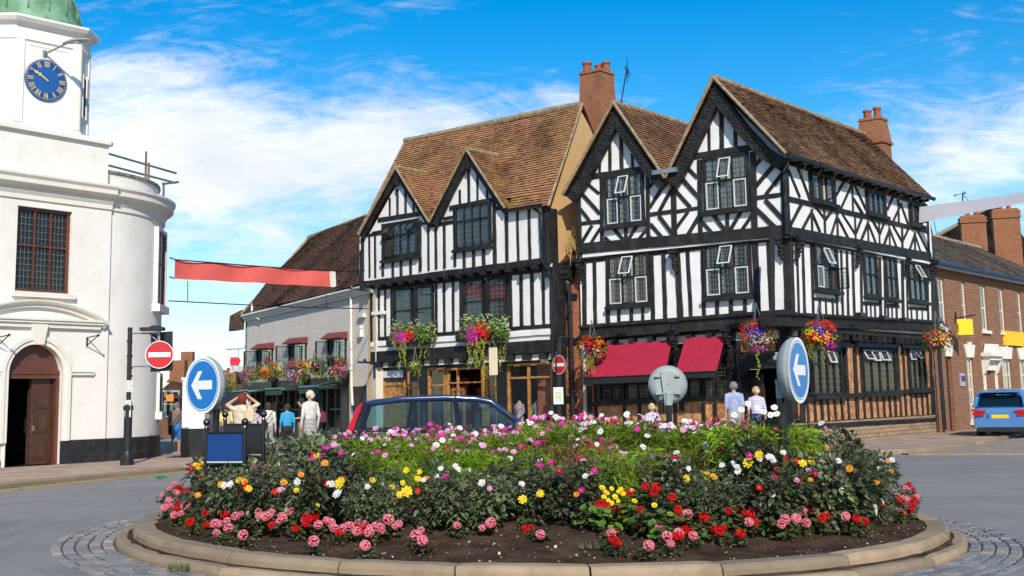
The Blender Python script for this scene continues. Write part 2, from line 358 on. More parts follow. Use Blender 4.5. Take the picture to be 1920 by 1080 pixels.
# ================================================================== ground
RC = V((.25, 14.75, 0))
def sstep(a, b, x):
    t = max(0., min(1., (x - a) / (b - a))); return t * t * (3 - 2 * t)
def gz(x, y):
    r = math.hypot(x - RC.x, y - RC.y); return -.02 * (x - .3) * (1 - sstep(7, 12, r))
def gpx(x, y, h=0.):
    p = onz(x, y, h)
    for i in range(12): p = onz(x, y, h + gz(p.x, p.y))
    return p
def asphalt():
    m = Mat('asphalt'); o = m.obj(); v = m.node('ShaderNodeVectorMath', {'operation': 'SUBTRACT'}); m.l.new(o, v.inputs[0]); v.inputs[1].default_value = RC
    ln = m.node('ShaderNodeVectorMath', {'operation': 'LENGTH'}); m.l.new(v.outputs[0], ln.inputs[0])
    sp = m.node('ShaderNodeSeparateXYZ', Vector=v.outputs[0]); an = m.math('ARCTAN2', sp.outputs[0], sp.outputs[1])
    cb = m.node('ShaderNodeCombineXYZ', X=m.math('MULTIPLY', ln.outputs['Value'], 2.4), Y=m.math('MULTIPLY', an, 2.2))
    st = m.noise(1.3, 6, .65, vec=cb.outputs[0], dist=.3)
    c = m.mix(m.ramp(m.noise(.35, 5, .6), .3, .7, 0, 1), (.185, .172, .155, 1), (.24, .225, .205, 1))
    c = m.mix(m.ramp(st, .5, .72, 0, .75), c, (.115, .108, .1, 1)); c = m.mix(m.ramp(m.noise(1.6, 7, .75, dist=1.), .6, .66, 0, .45), c, (.25, .245, .238, 1)); vo = m.node('ShaderNodeTexVoronoi', {'feature': 'DISTANCE_TO_EDGE'}, Vector=m.obj(), Scale=.42); c = m.mix(m.math('MULTIPLY', m.ramp(vo.outputs[0], 0., .012, 1, 0), m.ramp(m.noise(.8), .5, .6, 0, .6)), c, (.04, .04, .042, 1))
    c = m.mix(m.ramp(m.noise(60, 3, .85), .45, .65, 0, .6), c, (.32, .315, .305, 1))
    m.bump(m.noise(120, 3), .5, .01); return m.fin(c, .75, 0, .35)
M['asphalt'] = asphalt()
def concrete(name, a, b, sp=.35):
    m = Mat(name); c = m.mix(m.ramp(m.noise(2.2, 6, .7), .3, .7, 0, 1), c4(a), c4(b))
    c = m.mix(m.ramp(m.noise(70, 3, .8), .55, .75, 0, sp), c, c4([x * .45 for x in a]))
    c = m.mix(m.ramp(m.noise(5, 6, .75), .6, .8, 0, .6), c, (.13, .115, .08, 1))
    g = m.n.new('ShaderNodeNewGeometry'); c = m.mix(m.ramp(g.outputs['Random Per Island'], 0, 1, .0, .6), c, (.16, .135, .095, 1))
    m.bump(m.noise(55, 5, .7), .7, .015); return m.fin(c, .85, 0, .25)
M['kerb'] = concrete('kerb_stone', (.44, .32, .2), (.29, .21, .135))
M['paving'] = brick('paving', (.46, .35, .27), (.36, .28, .22), (.22, .17, .13), .45, .45, .008, .3, (.26, .2, .16))
def setts():
    m = Mat('setts'); g = m.n.new('ShaderNodeNewGeometry'); cr = m.n.new('ShaderNodeValToRGB'); m.l.new(g.outputs['Random Per Island'], cr.inputs[0]); e = cr.color_ramp.elements
    e[0].color = (.13, .125, .125, 1); e[1].color = (.27, .22, .18, 1); x = e.new(.6); x.color = (.2, .19, .18, 1)
    c = m.mix(m.ramp(m.noise(14, 5, .7), .5, .75, 0, .5), cr.outputs[0], (.22, .19, .16, 1)); m.bump(m.noise(30, 4), .4, .015); return m.fin(c, .42, 0, .5)
M['setts'] = setts()
M['settfar'] = brick('sett_paving', (.42, .36, .29), (.32, .28, .24), (.2, .17, .14), .22, .12, .018, .2, (.25, .2, .15))
def soil():
    m = Mat('soil'); c = m.mix(m.ramp(m.noise(3, 6, .7), .35, .7, 0, 1), (.055, .034, .022, 1), (.15, .095, .06, 1))
    c = m.mix(m.ramp(m.noise(75, 3, .8), .64, .72, 0, .9), c, (.42, .32, .22, 1)); m.bump(m.noise(26, 8, .75), 1., .06); return m.fin(c, .95, 0, .1)
M['soil'] = soil()
mb = MB(); NA = 120
radii = [0, 2, 4, 5, 6, 7, 8, 9, 10, 11, 12, 13, 16, 20, 26, 34, 45, 60, 90, 160, 400, 2500]
rows = []
for r in radii:
    rows.append([V((RC.x + r * math.sin(2 * math.pi * k / NA), RC.y + r * math.cos(2 * math.pi * k / NA), 0)) for k in range(NA)])
for L in rows:
    for p in L: p.z = gz(p.x, p.y)
mb.loft(rows, 0, True, False); struct(mb.build('ground', M['asphalt'], smooth=True))
def slab(name, pts, h, mat, kerb=None):
    """a pavement: polygon (ground points) raised by h"""
    b = MB(); base = [V((p[0], p[1], -.3)) for p in pts]; b.prism(base, V((0, 0, h + .3))); return struct(b.build(name, mat))
KL = [gpx(x, y).xy for x, y in ((-330, 958), (-120, 934), (0, 918), (100, 907), (200, 897), (290, 889), (345, 883), (392, 871))]
PL = [(p.x, p.y) for p in KL] + [(-8.2, 33.5), (-8.6, 38), (-11, 48), (-20, 62), (-45, 62), (-45, 20)]
slab('pavement', PL, .10, M['paving'])
def kerbline(pts, w=.16, h=.118, gap=.9, name='kerb'):
    b = MB()
    for p, q in zip(pts, pts[1:]):
        p = V((p[0], p[1], 0)); q = V((q[0], q[1], 0)); d = q - p; n = max(1, int(d.length / gap)); t = d.normalized(); s = V((t.y, -t.x, 0))
        if s.y > 0: s = -s
        for i in range(n):
            a = p + d * (i / n) + t * .006; c = p + d * ((i + 1) / n) - t * .006
            pr = [(0.02, -.1), (0.02, h - .03), (-.015, h), (-w, h), (-w, -.1)]
            b.loft([[k + s * u + ZUP * v for u, v in pr] for k in (a, c)])
    return struct(b.build(name, M['kerb']))
kerbline([tuple(p) for p in KL])
# yellow no-waiting line along the left kerb
b = MB()
for i in range(0, len(KL) - 1):
    p = V((KL[i].x, KL[i].y, 0)); q = V((KL[i + 1].x, KL[i + 1].y, 0)); t = (q - p).normalized(); s = V((t.y, -t.x, 0)); s = s if s.y < 0 else -s
    for o0, wd in ((.16, .12), (.4, .12)):
        P4 = [p + s * o0, q + s * o0, q + s * (o0 + wd), p + s * (o0 + wd)]
        b.face([V((u.x, u.y, gz(u.x, u.y) + .006)) for u in P4])
struct(b.build('road_marking', simple('yellow_line', (.62, .42, .08), .7, var=.35, vs=9)))
# right-hand pavement in front of the pub, round the corner into the side street
KRpx = [(1500, 862), (1600, 858), (1700, 850), (1760, 846), (1800, 841), (1830, 836), (1860, 831)]
KR = [gpx(x, y).xy for x, y in KRpx]
KR2 = [(-4.5, 36.5), (-1, 33.6), (3, 31.2), (6.5, 29.8)] + [tuple(p) for p in KR] + [(21, 47), (30, 58)]
slab('pavement', KR2 + [(32, 64), (5, 64), (-4.5, 46)], .10, M['paving'])
kerbline(KR2)
# raised sett table across the mouth of the side street
SP = [gpx(x, y).xy for x, y in ((1690, 852), (1760, 848), (1830, 838), (1865, 831))]
E0 = gpx(1700, 853).xy; E1 = gpx(1930, 852).xy; E2 = gpx(2300, 846).xy
tb = [(E0.x, E0.y), (E1.x, E1.y), (E2.x, E2.y), (34, 56), (22, 48)] + [(p.x, p.y) for p in reversed(SP)]
slab('road_table', tb, .03, M['settfar'])
b = MB()
for p, q in ((E0, E1), (E1, E2)):
    p = V((p.x, p.y, 0)); q = V((q.x, q.y, 0)); b.prism([p + V((0, -.14, -.2)), q + V((0, -.14, -.2)), q + V((0, .08, -.2)), p + V((0, .08, -.2))], V((0, 0, .238)))
struct(b.build('kerb', M['kerb']))
# ================================================================== roundabout
def rpt(r, a, z): 
    x, y = RC.x + r * math.cos(a), RC.y + r * math.sin(a); return V((x, y, z + -.02 * (x - .3)))
def ringkerb(name, ro, ri, z0, z1, n, seed):
    q = random.Random(seed); b = MB(); a = 0.; L = []
    while a < 2 * math.pi - .1:
        s = 2 * math.pi / n * q.uniform(.85, 1.15); L.append((a, min(a + s, 2 * math.pi))); a += s
    for a0, a1 in L:
        a0 += .0018; a1 -= .0018; k = 7; dz = q.uniform(-.006, .006); dr = q.uniform(-.008, .008); loops = []
        for i in range(k + 1):
            t = a0 + (a1 - a0) * i / k; e = .012 if i in (0, k) else 0
            pr = [(ro + .012, z0 - .1), (ro + .006, z1 - .05 - e), (ro - .008, z1 - .016 - e), (ro - .035, z1 - e * .6), (ri, z1 - e * .6 - .004), (ri, z0 - .1)]
            loops.append([rpt(r + dr + .004 * noise.noise(V((t * 30, r * 3, z * 9))), t, z + dz + .004 * noise.noise(V((t * 22, r * 5, 3)))) for r, z in pr])
        b.loft(loops)
    return struct(b.build(name, M['kerb']))
b = MB(); b.loft([[rpt(rr, 2 * math.pi * k / 120, zz + .012 * noise.noise(V((k * .9, rr * 9, 1)))) for k in range(120)] for rr, zz in ((4.9, .03), (4.8, .098), (4.76, .108), (4.6, .12))], 0, True, False); struct(b.build('kerb_dirt', M['soil']))
ringkerb('kerb', 4.92, 4.62, 0, .1, 26, 3)
ringkerb('kerb', 4.73, 4.5, .08, .21, 24, 5)
b = MB(); q = random.Random(9); r = 4.93
while r < 5.5:
    w = q.uniform(.115, .14); n = int(2 * math.pi * r / .2); a = q.random()
    for i in range(n):
        s = 2 * math.pi / n; a0 = a + s * (i + q.uniform(-.08, .08)) + .05 / r * .3; a1 = a + s * (i + 1) - .012 / r; r0, r1 = r + .008, r + w - .006 + q.uniform(-.004, .004); h = .03 + q.uniform(-.008, .01) - (r - 4.93) * .02; t = q.uniform(-.006, .006)
        lo = [rpt(r0, a0, -.05), rpt(r1, a0, -.05), rpt(r1, a1, -.05), rpt(r0, a1, -.05)]
        m1 = [rpt(r0, a0, h - .014), rpt(r1, a0, h - .014), rpt(r1, a1, h - .014), rpt(r0, a1, h - .014)]
        e = .014; hi = [rpt(r0 + e, a0 + e / r, h + t), rpt(r1 - e, a0 + e / r, h + t), rpt(r1 - e, a1 - e / r, h - t), rpt(r0 + e, a1 - e / r, h - t)]
        b.loft([lo, m1, hi])
    r += w
struct(b.build('sett_apron', M['setts']))
b = MB()
b.loft([[rpt(rr, 2 * math.pi * k / 90, .006) for k in range(90)] for rr in (4.8, 5.3, 5.48 )], 0, True, False)
struct(b.build('sett_bedding', simple('bedding_mortar', (.05, .043, .037), .95, var=.4, vs=8, bump=.6)))
def soilz(x, y):
    r = math.hypot(x - RC.x, y - RC.y); return .185 + .29 * (1 - sstep(1.6, 4.3, r)) - .02 * (x - .3)
b = MB(); rows = []
for i in range(46):
    r = 4.6 * (i / 45.) ** .8; L = []
    for k in range(160):
        a = 2 * math.pi * k / 160; x, y = RC.x + r * math.cos(a), RC.y + r * math.sin(a); p = V((x * 3, y * 3, 0))
        L.append(V((x, y, soilz(x, y) + .022 * noise.noise(p) + .016 * noise.noise(p * 3.1) + .008 * noise.noise(p * 9))))
    rows.append(L)
b.loft(rows, 0, True, False); o = b.build('soil', M['soil'], smooth=True); struct(o)
# crumbs of soil and pale grit scattered on the bed
b = MB(); q = random.Random(4)
for i in range(1500):
    a = q.uniform(-math.pi, 0.15); r = q.uniform(2.7, 4.5); x, y = RC.x + r * math.cos(a), RC.y + r * math.sin(a); z = soilz(x, y)
    s = q.uniform(.006, .02) * (1.5 if q.random() < .08 else 1); mi = 0 if q.random() < .62 else (1 if q.random() < .8 else 2)
    e = [V((q.uniform(-1, 1), q.uniform(-1, 1), q.uniform(-.5, .7))).normalized() * s * q.uniform(.6, 1.1) + V((x, y, z + .008)) for k in range(5)]
    b.face([e[0], e[1], e[2]], mi); b.face([e[0], e[2], e[3]], mi); b.face([e[1], e[3], e[4]], mi); b.face([e[0], e[1], e[4]], mi)
o = b.build('grit', [simple('crumb', (.09, .06, .04), .95, var=.4, vs=20), simple('pale_grit', (.5, .42, .32), .9, var=.4, vs=30), simple('petal_bits', (.55, .12, .12), .7)], uv=False); tag(o, kind='stuff')
def gpsoil(x, y, h=0.):
    p = onz(x, y, .3)
    for i in range(12): p = onz(x, y, soilz(p.x, p.y) + h)
    return p
def on_cyl(x, y, r):
    d = ray(x, y); ox, oy = EYE.x - RC.x, EYE.y - RC.y; A = d.x ** 2 + d.y ** 2; B = 2 * (ox * d.x + oy * d.y); C_ = ox * ox + oy * oy - r * r; D = B * B - 4 * A * C_
    t = -B / (2 * A) if D < 0 else (-B - math.sqrt(D)) / (2 * A)
    return EYE + d * t
# ================================================================== building helpers
def Zt(ox, oy, s): return lambda x, y: (ox + x / s, oy + y / s)
Z6 = Zt(1040, 100, 3.); Z7 = Zt(1040, 440, 3.); Z8 = Zt(1440, 200, 3.177); R1 = Zt(1440, 520, 3.177); Z4 = Zt(640, 180, 3.375); Z5 = Zt(640, 460, 3.177)
Z1 = lambda x, y: (x, y)
_bc = [0]
def beam(mb, F, Z, q, w=.15, o=.035, o0=-.03, mi=0, rough=1.):
    """a hand-hewn timber lying on the facade between two surveyed points"""
    p = V(F.pt(*Z(q[0], q[1]))); e = V(F.pt(*Z(q[2], q[3]))); beam2(mb, F, p, e, w, o, o0, mi, rough)
def beam2(mb, F, p, e, w=.15, o=.035, o0=-.03, mi=0, rough=1.):
    w *= .93 if w < .3 else 1.; p = V(p); e = V(e); _bc[0] += 1; k = _bc[0]
    o = o + (k * 7 % 23) * .0011; d = e - p; L = d.length
    if L < .01: return
    t = d / L; nn = V((-t.y, t.x)); n = max(2, int(L / .3)); loops = []
    for i in range(n + 1):
        c = p + d * (i / n)
        ja = noise.noise(V((k * 3.1, i * .9, 1.))) * .016 * rough; jb = noise.noise(V((k * 3.1, i * .9, 7.))) * .016 * rough; oo = o + noise.noise(V((k * 2.7, i * .8, 4))) * .006
        a = c - nn * (w / 2 + ja); b = c + nn * (w / 2 + jb); ch = min(.012, w * .12); a2 = a + nn * ch; b2 = b - nn * ch
        loops.append([F.w(a.x, a.y, o0), F.w(a.x, a.y, oo - ch), F.w(a2.x, a2.y, oo), F.w(b2.x, b2.y, oo), F.w(b.x, b.y, oo - ch), F.w(b.x, b.y, o0)])
    mb.loft(loops, mi)
def fbox(mb, F, s0, s1, z0, z1, o0, o1, mi=0):
    if s0 > s1: s0, s1 = s1, s0
    if z0 > z1: z0, z1 = z1, z0
    mb.prism([F.w(s0, z0, o0), F.w(s1, z0, o0), F.w(s1, z1, o0), F.w(s0, z1, o0)], F.n * (o1 - o0), mi)
def fpoly(mb, F, pts, o0, o1, mi=0): mb.prism([F.w(a, z, o0) for a, z in pts], F.n * (o1 - o0), mi)
def wallholes(mb, F, s0, s1, z0, z1, holes, depth=.2, mi=0, o=0.):
    """a wall with real window openings and their reveals"""
    S = sorted({s0, s1, *[h[0] for h in holes], *[h[1] for h in holes]}); Zs = sorted({z0, z1, *[h[2] for h in holes], *[h[3] for h in holes]})
    for a, b in zip(S, S[1:]):
        for c, d in zip(Zs, Zs[1:]):
            if not any(h[0] <= (a + b) / 2 <= h[1] and h[2] <= (c + d) / 2 <= h[3] for h in holes): mb.face([F.w(a, c, o), F.w(b, c, o), F.w(b, d, o), F.w(a, d, o)], mi)
    for a, b, c, d in [h[:4] for h in holes]:
        for P, Q in (((a, c), (a, d)), ((a, d), (b, d)), ((b, d), (b, c)), ((b, c), (a, c))):
            mb.face([F.w(*P, o), F.w(*Q, o), F.w(*Q, o - depth), F.w(*P, o - depth)], mi)
def light(mb, T, s0, s1, z0, z1, o, c, r, fw=0., fm=2, lw=.014):
    """one leaded light: glass, cames and (when fw>0) its own casement frame; T maps (s,z,o) to the world"""
    mb.face([T(s0 + fw, z0 + fw, o), T(s1 - fw, z0 + fw, o), T(s1 - fw, z1 - fw, o), T(s0 + fw, z1 - fw, o)], 0)
    def bar(a, b, e, f, oa, ob, mi): mb.loft([[T(a, e, oa), T(b, e, oa), T(b, f, oa), T(a, f, oa)], [T(a, e, ob), T(b, e, ob), T(b, f, ob), T(a, f, ob)]], mi)
    A0, A1, B0, B1 = s0 + fw, s1 - fw, z0 + fw, z1 - fw
    for i in range(1, c): x = A0 + (A1 - A0) * i / c; bar(x - lw / 2, x + lw / 2, B0, B1, o - .004, o + .008, 1)
    for i in range(1, r): x = B0 + (B1 - B0) * i / r; bar(A0, A1, x - lw / 2, x + lw / 2, o - .004, o + .0085, 1)
    if fw:
        bar(s0, s1, z0, B0, o - .02, o + .025, fm); bar(s0, s1, B1, z1, o - .02, o + .025, fm); bar(s0, A0, B0, B1, o - .02, o + .0255, fm); bar(A1, s1, B0, B1, o - .02, o + .0255, fm)
def window(F, parent, x0, y0, x1, y1, nx=3, rows=(1.,), grid=(3, 4), fm='timber', fr=.09, o=0., special=None, curtain=0., sill=True, deep=.1, bars=None, label=None, glassm='glass', split=None, lm='lead', rect=None):
    """leaded window: frame, panes behind it, a dark room, optional curtains, casements that stand open"""
    special = special or {}
    if rect: sL, sR, zb, zt = rect
    else: (sL, zt), (sR, zb) = F.pt(x0, y0, o), F.pt(x1, y1, o)
    rev = sL > sR
    f = MB(); s0, s1 = min(sL, sR), max(sL, sR); hb = fr * .55
    fbox(f, F, s0, s1, zt - fr, zt, o - .02, o + deep); fbox(f, F, s0, s1, zb, zb + fr, o - .02, o + deep + .002)
    fbox(f, F, s0, s0 + fr, zb + fr, zt - fr, o - .02, o + deep - .002); fbox(f, F, s1 - fr, s1, zb + fr, zt - fr, o - .02, o + deep - .002)
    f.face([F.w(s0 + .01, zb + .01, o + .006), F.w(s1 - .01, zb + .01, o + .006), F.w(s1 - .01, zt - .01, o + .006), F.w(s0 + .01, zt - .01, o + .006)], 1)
    a0, a1, b0, b1 = s0 + fr, s1 - fr, zb + fr, zt - fr
    xs = [a0 + (a1 - a0) * i / nx for i in range(nx + 1)]; ys = [b1]; acc = 0.; tot = sum(rows)
    for r in rows: acc += r; ys.append(b1 - (b1 - b0) * acc / tot)
    for x in xs[1:-1]: fbox(f, F, x - hb / 2, x + hb / 2, b0, b1, o + .02, o + deep - .012)
    for y in ys[1:-1]: fbox(f, F, a0, a1, y - hb / 2, y + hb / 2, o + .02, o + deep - .009)
    fo = f.build('window', [M[fm], M['inside']], parent)
    if label: fo['label'] = label
    p = MB(); cases = []
    for j in range(len(rows)):
        for i in range(nx):
            ii = nx - 1 - i if rev else i                    # column counted from the picture's left
            sp = special.get((ii, j)); g = grid if not isinstance(grid, list) else grid[j]
            A, B, C_, D = xs[i] + (hb / 2 if i else 0), xs[i + 1] - (hb / 2 if i < nx - 1 else 0), ys[j + 1] + (hb / 2 if j < len(rows) - 1 else 0), ys[j] - (hb / 2 if j else 0)
            T = lambda a, z, q: F.w(a, z, q)
            if not sp: light(p, T, A, B, C_, D, o + .045, g[0], g[1])
            else:
                kind, ang = sp if isinstance(sp, tuple) else (sp, 0)
                c = MB(); an = rad(ang)
                if kind in ('white', 'dark') and ang: T = lambda a, z, q, D=D, an=an: F.w(a, D - (D - z) * math.cos(an), q + (D - z) * math.sin(an))
                if kind in ('hingeL', 'hingeR'):
                    h = (B if rev else A) if kind == 'hingeL' else (A if rev else B)
                    T = lambda a, z, q, h=h, an=an: F.w(h + (a - h) * math.cos(an), z, q + abs(a - h) * math.sin(an))
                light(c, T, A, B, C_, D, o + deep - .03, g[0], g[1], .038, 2); cases.append((c, 'whitewood' if kind == 'white' else 'timber'))
    if p.f: p.build('pane', [M[glassm], M[lm], M['whitewood']], fo)
    for c, mt in cases: c.build('casement', [M[glassm], M[lm], M[mt]], fo)
    if curtain:
        c = MB(); q = random.Random(int(abs(s0) * 997 + zb * 131))
        for k in range(nx):
            A, B = xs[k], xs[k + 1]; w = (B - A) * curtain
            for a, b in ((A + .01, A + w), (B - w, B - .01)):
                n = 6; L = [[F.w(a + (b - a) * i / n, z, o + .016 + .008 * (i % 2)) for i in range(n + 1)] for z in (b0, b1)]
                c.loft(L, 0, False, False)
        c.build('curtain', M['curtain'], fo)
    if sill:
        c = MB(); fbox(c, F, s0 - .06, s1 + .06, zb - .09, zb + .015, o - .02, o + deep + .1); c.build('sill', M[fm], fo)
    return fo
def tileroof(mb, e0, e1, r1, r0, ch=.115, mi=0, lift=.042, sag=.035, seed=0):
    """courses of overlapping tiles from eave (e0-e1) to ridge (r0-r1)"""
    e0, e1, r0, r1 = map(V, (e0, e1, r0, r1)); H = ((r0 - e0).length + (r1 - e1).length) / 2; n = max(3, int(H / ch)); L = max((e1 - e0).length, (r1 - r0).length); k = max(2, int(L / .24))
    N = (e1 - e0).cross(r0 - e0).normalized(); N = N if N.z > 0 else -N
    def P(u, v):
        p = e0.lerp(e1, u).lerp(r0.lerp(r1, u), v); return p + N * (sag * noise.noise(p * .45 + V((seed, 0, 0))) * 1.6)
    for i in range(n):
        v0, v1 = i / n, min(1., (i + 1.12) / n)
        lo = []; bo = []; up = []
        for j in range(k + 1):
            u = j / k; p = P(u, v0); dn = (e0 - r0).normalized() * (.016 * noise.noise(V((j * 1.7, i * 2.3, seed)))); h = lift + .02 * noise.noise(V((j * 1.3, i * 1.9, seed + 5)))
            lo.append(p + N * h + dn); bo.append(p + dn - N * .01); up.append(P(u, v1) + N * .004)
        A = mb.idx(lo); B = mb.idx(up); C_ = mb.idx(bo)
        for j in range(k):
            u0, u1 = j / k * L, (j + 1) / k * L
            mb.uv[len(mb.f)] = [(u0, (i + .02) * .11), (u1, (i + .02) * .11), (u1, (i + .98) * .11), (u0, (i + .98) * .11)]
            mb.f.append((A[j], A[j + 1], B[j + 1], B[j])); mb.m.append(mi)
            mb.uv[len(mb.f)] = [(u0, (i + .02) * .11), (u1, (i + .02) * .11), (u1, (i + .03) * .11), (u0, (i + .03) * .11)]
            mb.f.append((C_[j], C_[j + 1], A[j + 1], A[j])); mb.m.append(mi)
def ridge(mb, a, b, r=.11, mi=1, n=None):
    a, b = V(a), V(b); n = n or max(2, int((b - a).length / .4))
    for i in range(n):
        p, q = a.lerp(b, i / n), a.lerp(b, (i + 1) / n - .01); dz = V((0, 0, .02 * noise.noise(V((i * 1.7, a.x, 0)))))
        mb.tube([p + dz, q + dz], [r * 1.06, r * .97], 8, mi)
def pipe(F, parent, pts, r=.05, mat='black', o=.1, name='drainpipe', clips=True):
    b = MB(); P = [F.px(x, y, o) for x, y in pts]; b.tube(P, r, 8)
    if clips:
        for p, q in zip(P, P[1:]):
            L = (q - p).length
            for i in range(int(L / 1.1)): c = p.lerp(q, (i + .5) / max(1, int(L / 1.1))); t = (q - p).normalized(); b.tube([c - t * .04, c + t * .04], r * 1.35, 8)
    return b.build(name, M[mat], parent)
# ================================================================== the corner pub
DF, DS = adir(-54.5), adir(40)
_c1 = ony(1480, 520, 34.3); _n = Fac(_c1, DF).n; _s = Fac(_c1, DS).n
PF1, PS1 = Fac(_c1, DF), Fac(_c1, DS)
_c2 = _c1 + (_n + _s) * .16; PF2, PS2 = Fac(_c2, DF), Fac(_c2, DS)
_c0 = _c1 - (_n + _s) * .28; PF0, PS0 = Fac(_c0, DF), Fac(_c0, DS)
pub = thing('timbered_pub', 'corner black and white timbered pub with two carved front gables and crimson awnings', 'pub', (_c1.x, _c1.y, 0))
WL, SL = 7.25, 11.25
b = MB(); aR = PF2.pt(1340, 150, .3); aL = PF2.pt(1153, 197, .3); vl = PF2.pt(1250, 338, .3); fR = PF2.pt(1472, 296, .3); fL = PF2.pt(1058, 367, .3)
G2 = [(0, 6.15), (0, 8.5), (aR[0], aR[1] - .3), (vl[0], vl[1] - .1), (aL[0], aL[1] - .3), (fL[0] - .45, 8.35), (fL[0] - .45, 6.15)]
fpoly(b, PF2, G2, -.25, 0)
fbox(b, PS2, 0.02, SL, 6.16, 8.6, -.25, 0)
fbox(b, PF1, 0, WL, 3.6, 6.2, -.25, 0); fbox(b, PS1, 0.02, SL, 3.6, 6.2, -.25, 0)
# far gable end and back
far = [PS2.w(SL, 6., -.02), PS2.w(SL, 8.5, -.02), PF2.w(aR[0], aR[1] - .1, 0) + DS * (SL - .1), PS2.w(SL, 8.5, -4.6), PS2.w(SL, 6., -4.6)]
b.face(far); b.face([PS1.w(SL, 3.6, 0), PS1.w(SL, 6.2, 0), PS1.w(SL, 6.2, -7), PS1.w(SL, 3.6, -7)]); b.face([PS0.w(SL, 0, -.1), PS0.w(SL, 3.6, -.1), PS0.w(SL, 3.6, -7), PS0.w(SL, 0, -7)]); b.face([PF1.w(WL, 0, 0), PF1.w(WL, 8.4, 0), PF1.w(WL, 8.4, -10), PF1.w(WL, 0, -10)])
b.build('wall', M['plaster'], pub)
# --- second floor front frame
f2 = MB()
for q, w in [((170, 700, 570, 638), .2), ((690, 595, 1180, 517), .2), ((140, 1098, 1335, 995), .34),
             ((255, 585, 255, 680), .09), ((312, 480, 313, 660), .1), ((375, 430, 379, 648), .13), ((437, 510, 440, 640), .1), ((506, 590, 507, 632), .09),
             ((797, 485, 798, 578), .09), ((868, 368, 871, 558), .1), ((938, 295, 942, 545), .15), ((1017, 370, 1018, 532), .12), ((1103, 470, 1104, 515), .1),
             ((136, 790, 142, 1090), .17), ((266, 690, 268, 1080), .14), ((526, 665, 529, 1065), .13), ((668, 690, 675, 1060), .2), ((815, 600, 822, 1045), .16), ((1116, 555, 1128, 1015), .2), ((1290, 590, 1305, 1010), .26),
             ((145, 958, 262, 945), .13), ((530, 908, 668, 888), .13), ((680, 892, 818, 870), .13), ((1128, 815, 1290, 793), .13), ((275, 985, 530, 945), .1), ((822, 905, 1122, 862), .1),
             ((175, 722, 252, 790), .11), ((146, 778, 256, 903), .13), ((144, 872, 205, 950), .11), ((146, 1078, 212, 968), .13), ((195, 1085, 258, 985), .11), ((240, 1090, 262, 1060), .1),
             ((535, 755, 585, 672), .11), ((538, 868, 632, 712), .13), ((588, 895, 658, 768), .13),
             ((588, 915, 668, 1020), .13), ((540, 960, 625, 1060), .13), ((538, 1030, 560, 1062), .1),
             ((285, 1035, 335, 1085), .11), ((322, 975, 395, 1055), .12), ((401, 965, 404, 1072), .13), ((412, 1055, 475, 955), .12), ((452, 1075, 522, 985), .12),
             ((727, 622, 805, 700), .12), ((680, 660, 812, 812), .14), ((678, 770, 765, 868), .13), ((684, 985, 752, 892), .13), ((732, 1052, 816, 915), .14),
             ((880, 892, 975, 1012), .13), ((832, 950, 912, 1038), .12), ((970, 885, 975, 1020), .13), ((984, 1005, 1058, 875), .12), ((1042, 1012, 1118, 900), .12),
             ((1122, 640, 1195, 548), .13), ((1130, 752, 1258, 602), .15), ((1188, 795, 1285, 672), .13), ((1185, 825, 1290, 938), .14), ((1134, 875, 1255, 992), .14), ((200, 1, 200, 2), .01)]:
    beam(f2, PF2, Z6, q, w)
# --- first floor front
for q, w in [((167, 140, 170, 515), .17), ((225, 140, 231, 512), .13), ((300, 110, 302, 505), .15), ((545, 100, 555, 490), .16), ((612, 95, 625, 485), .14), ((690, 90, 710, 475), .2), ((748, 85, 768, 468), .13), ((832, 70, 842, 465), .13), ((1128, 40, 1146, 445), .2), ((1203, 35, 1222, 440), .15), ((1306, 5, 1318, 432), .26),
             ((362, 400, 363, 500), .12), ((432, 398, 434, 495), .11), ((495, 395, 498, 490), .11), ((914, 362, 917, 465), .12), ((992, 358, 996, 460), .13), ((1070, 352, 1073, 450), .13),
             ((300, 395, 550, 372), .1), ((845, 350, 1135, 318), .1), ((160, 150, 1320, 12), .16), ((165, 518, 1320, 430), .14)]:
    beam(f2, PF1, Z7, q, w)
# heavy fascia over the ground floor, jetty bressumer
beam(f2, PF1, Z7, (158, 555, 1340, 468), .4, .16, -.3); beam(f2, PF1, Z7, (158, 522, 1345, 432), .1, .24, -.1)
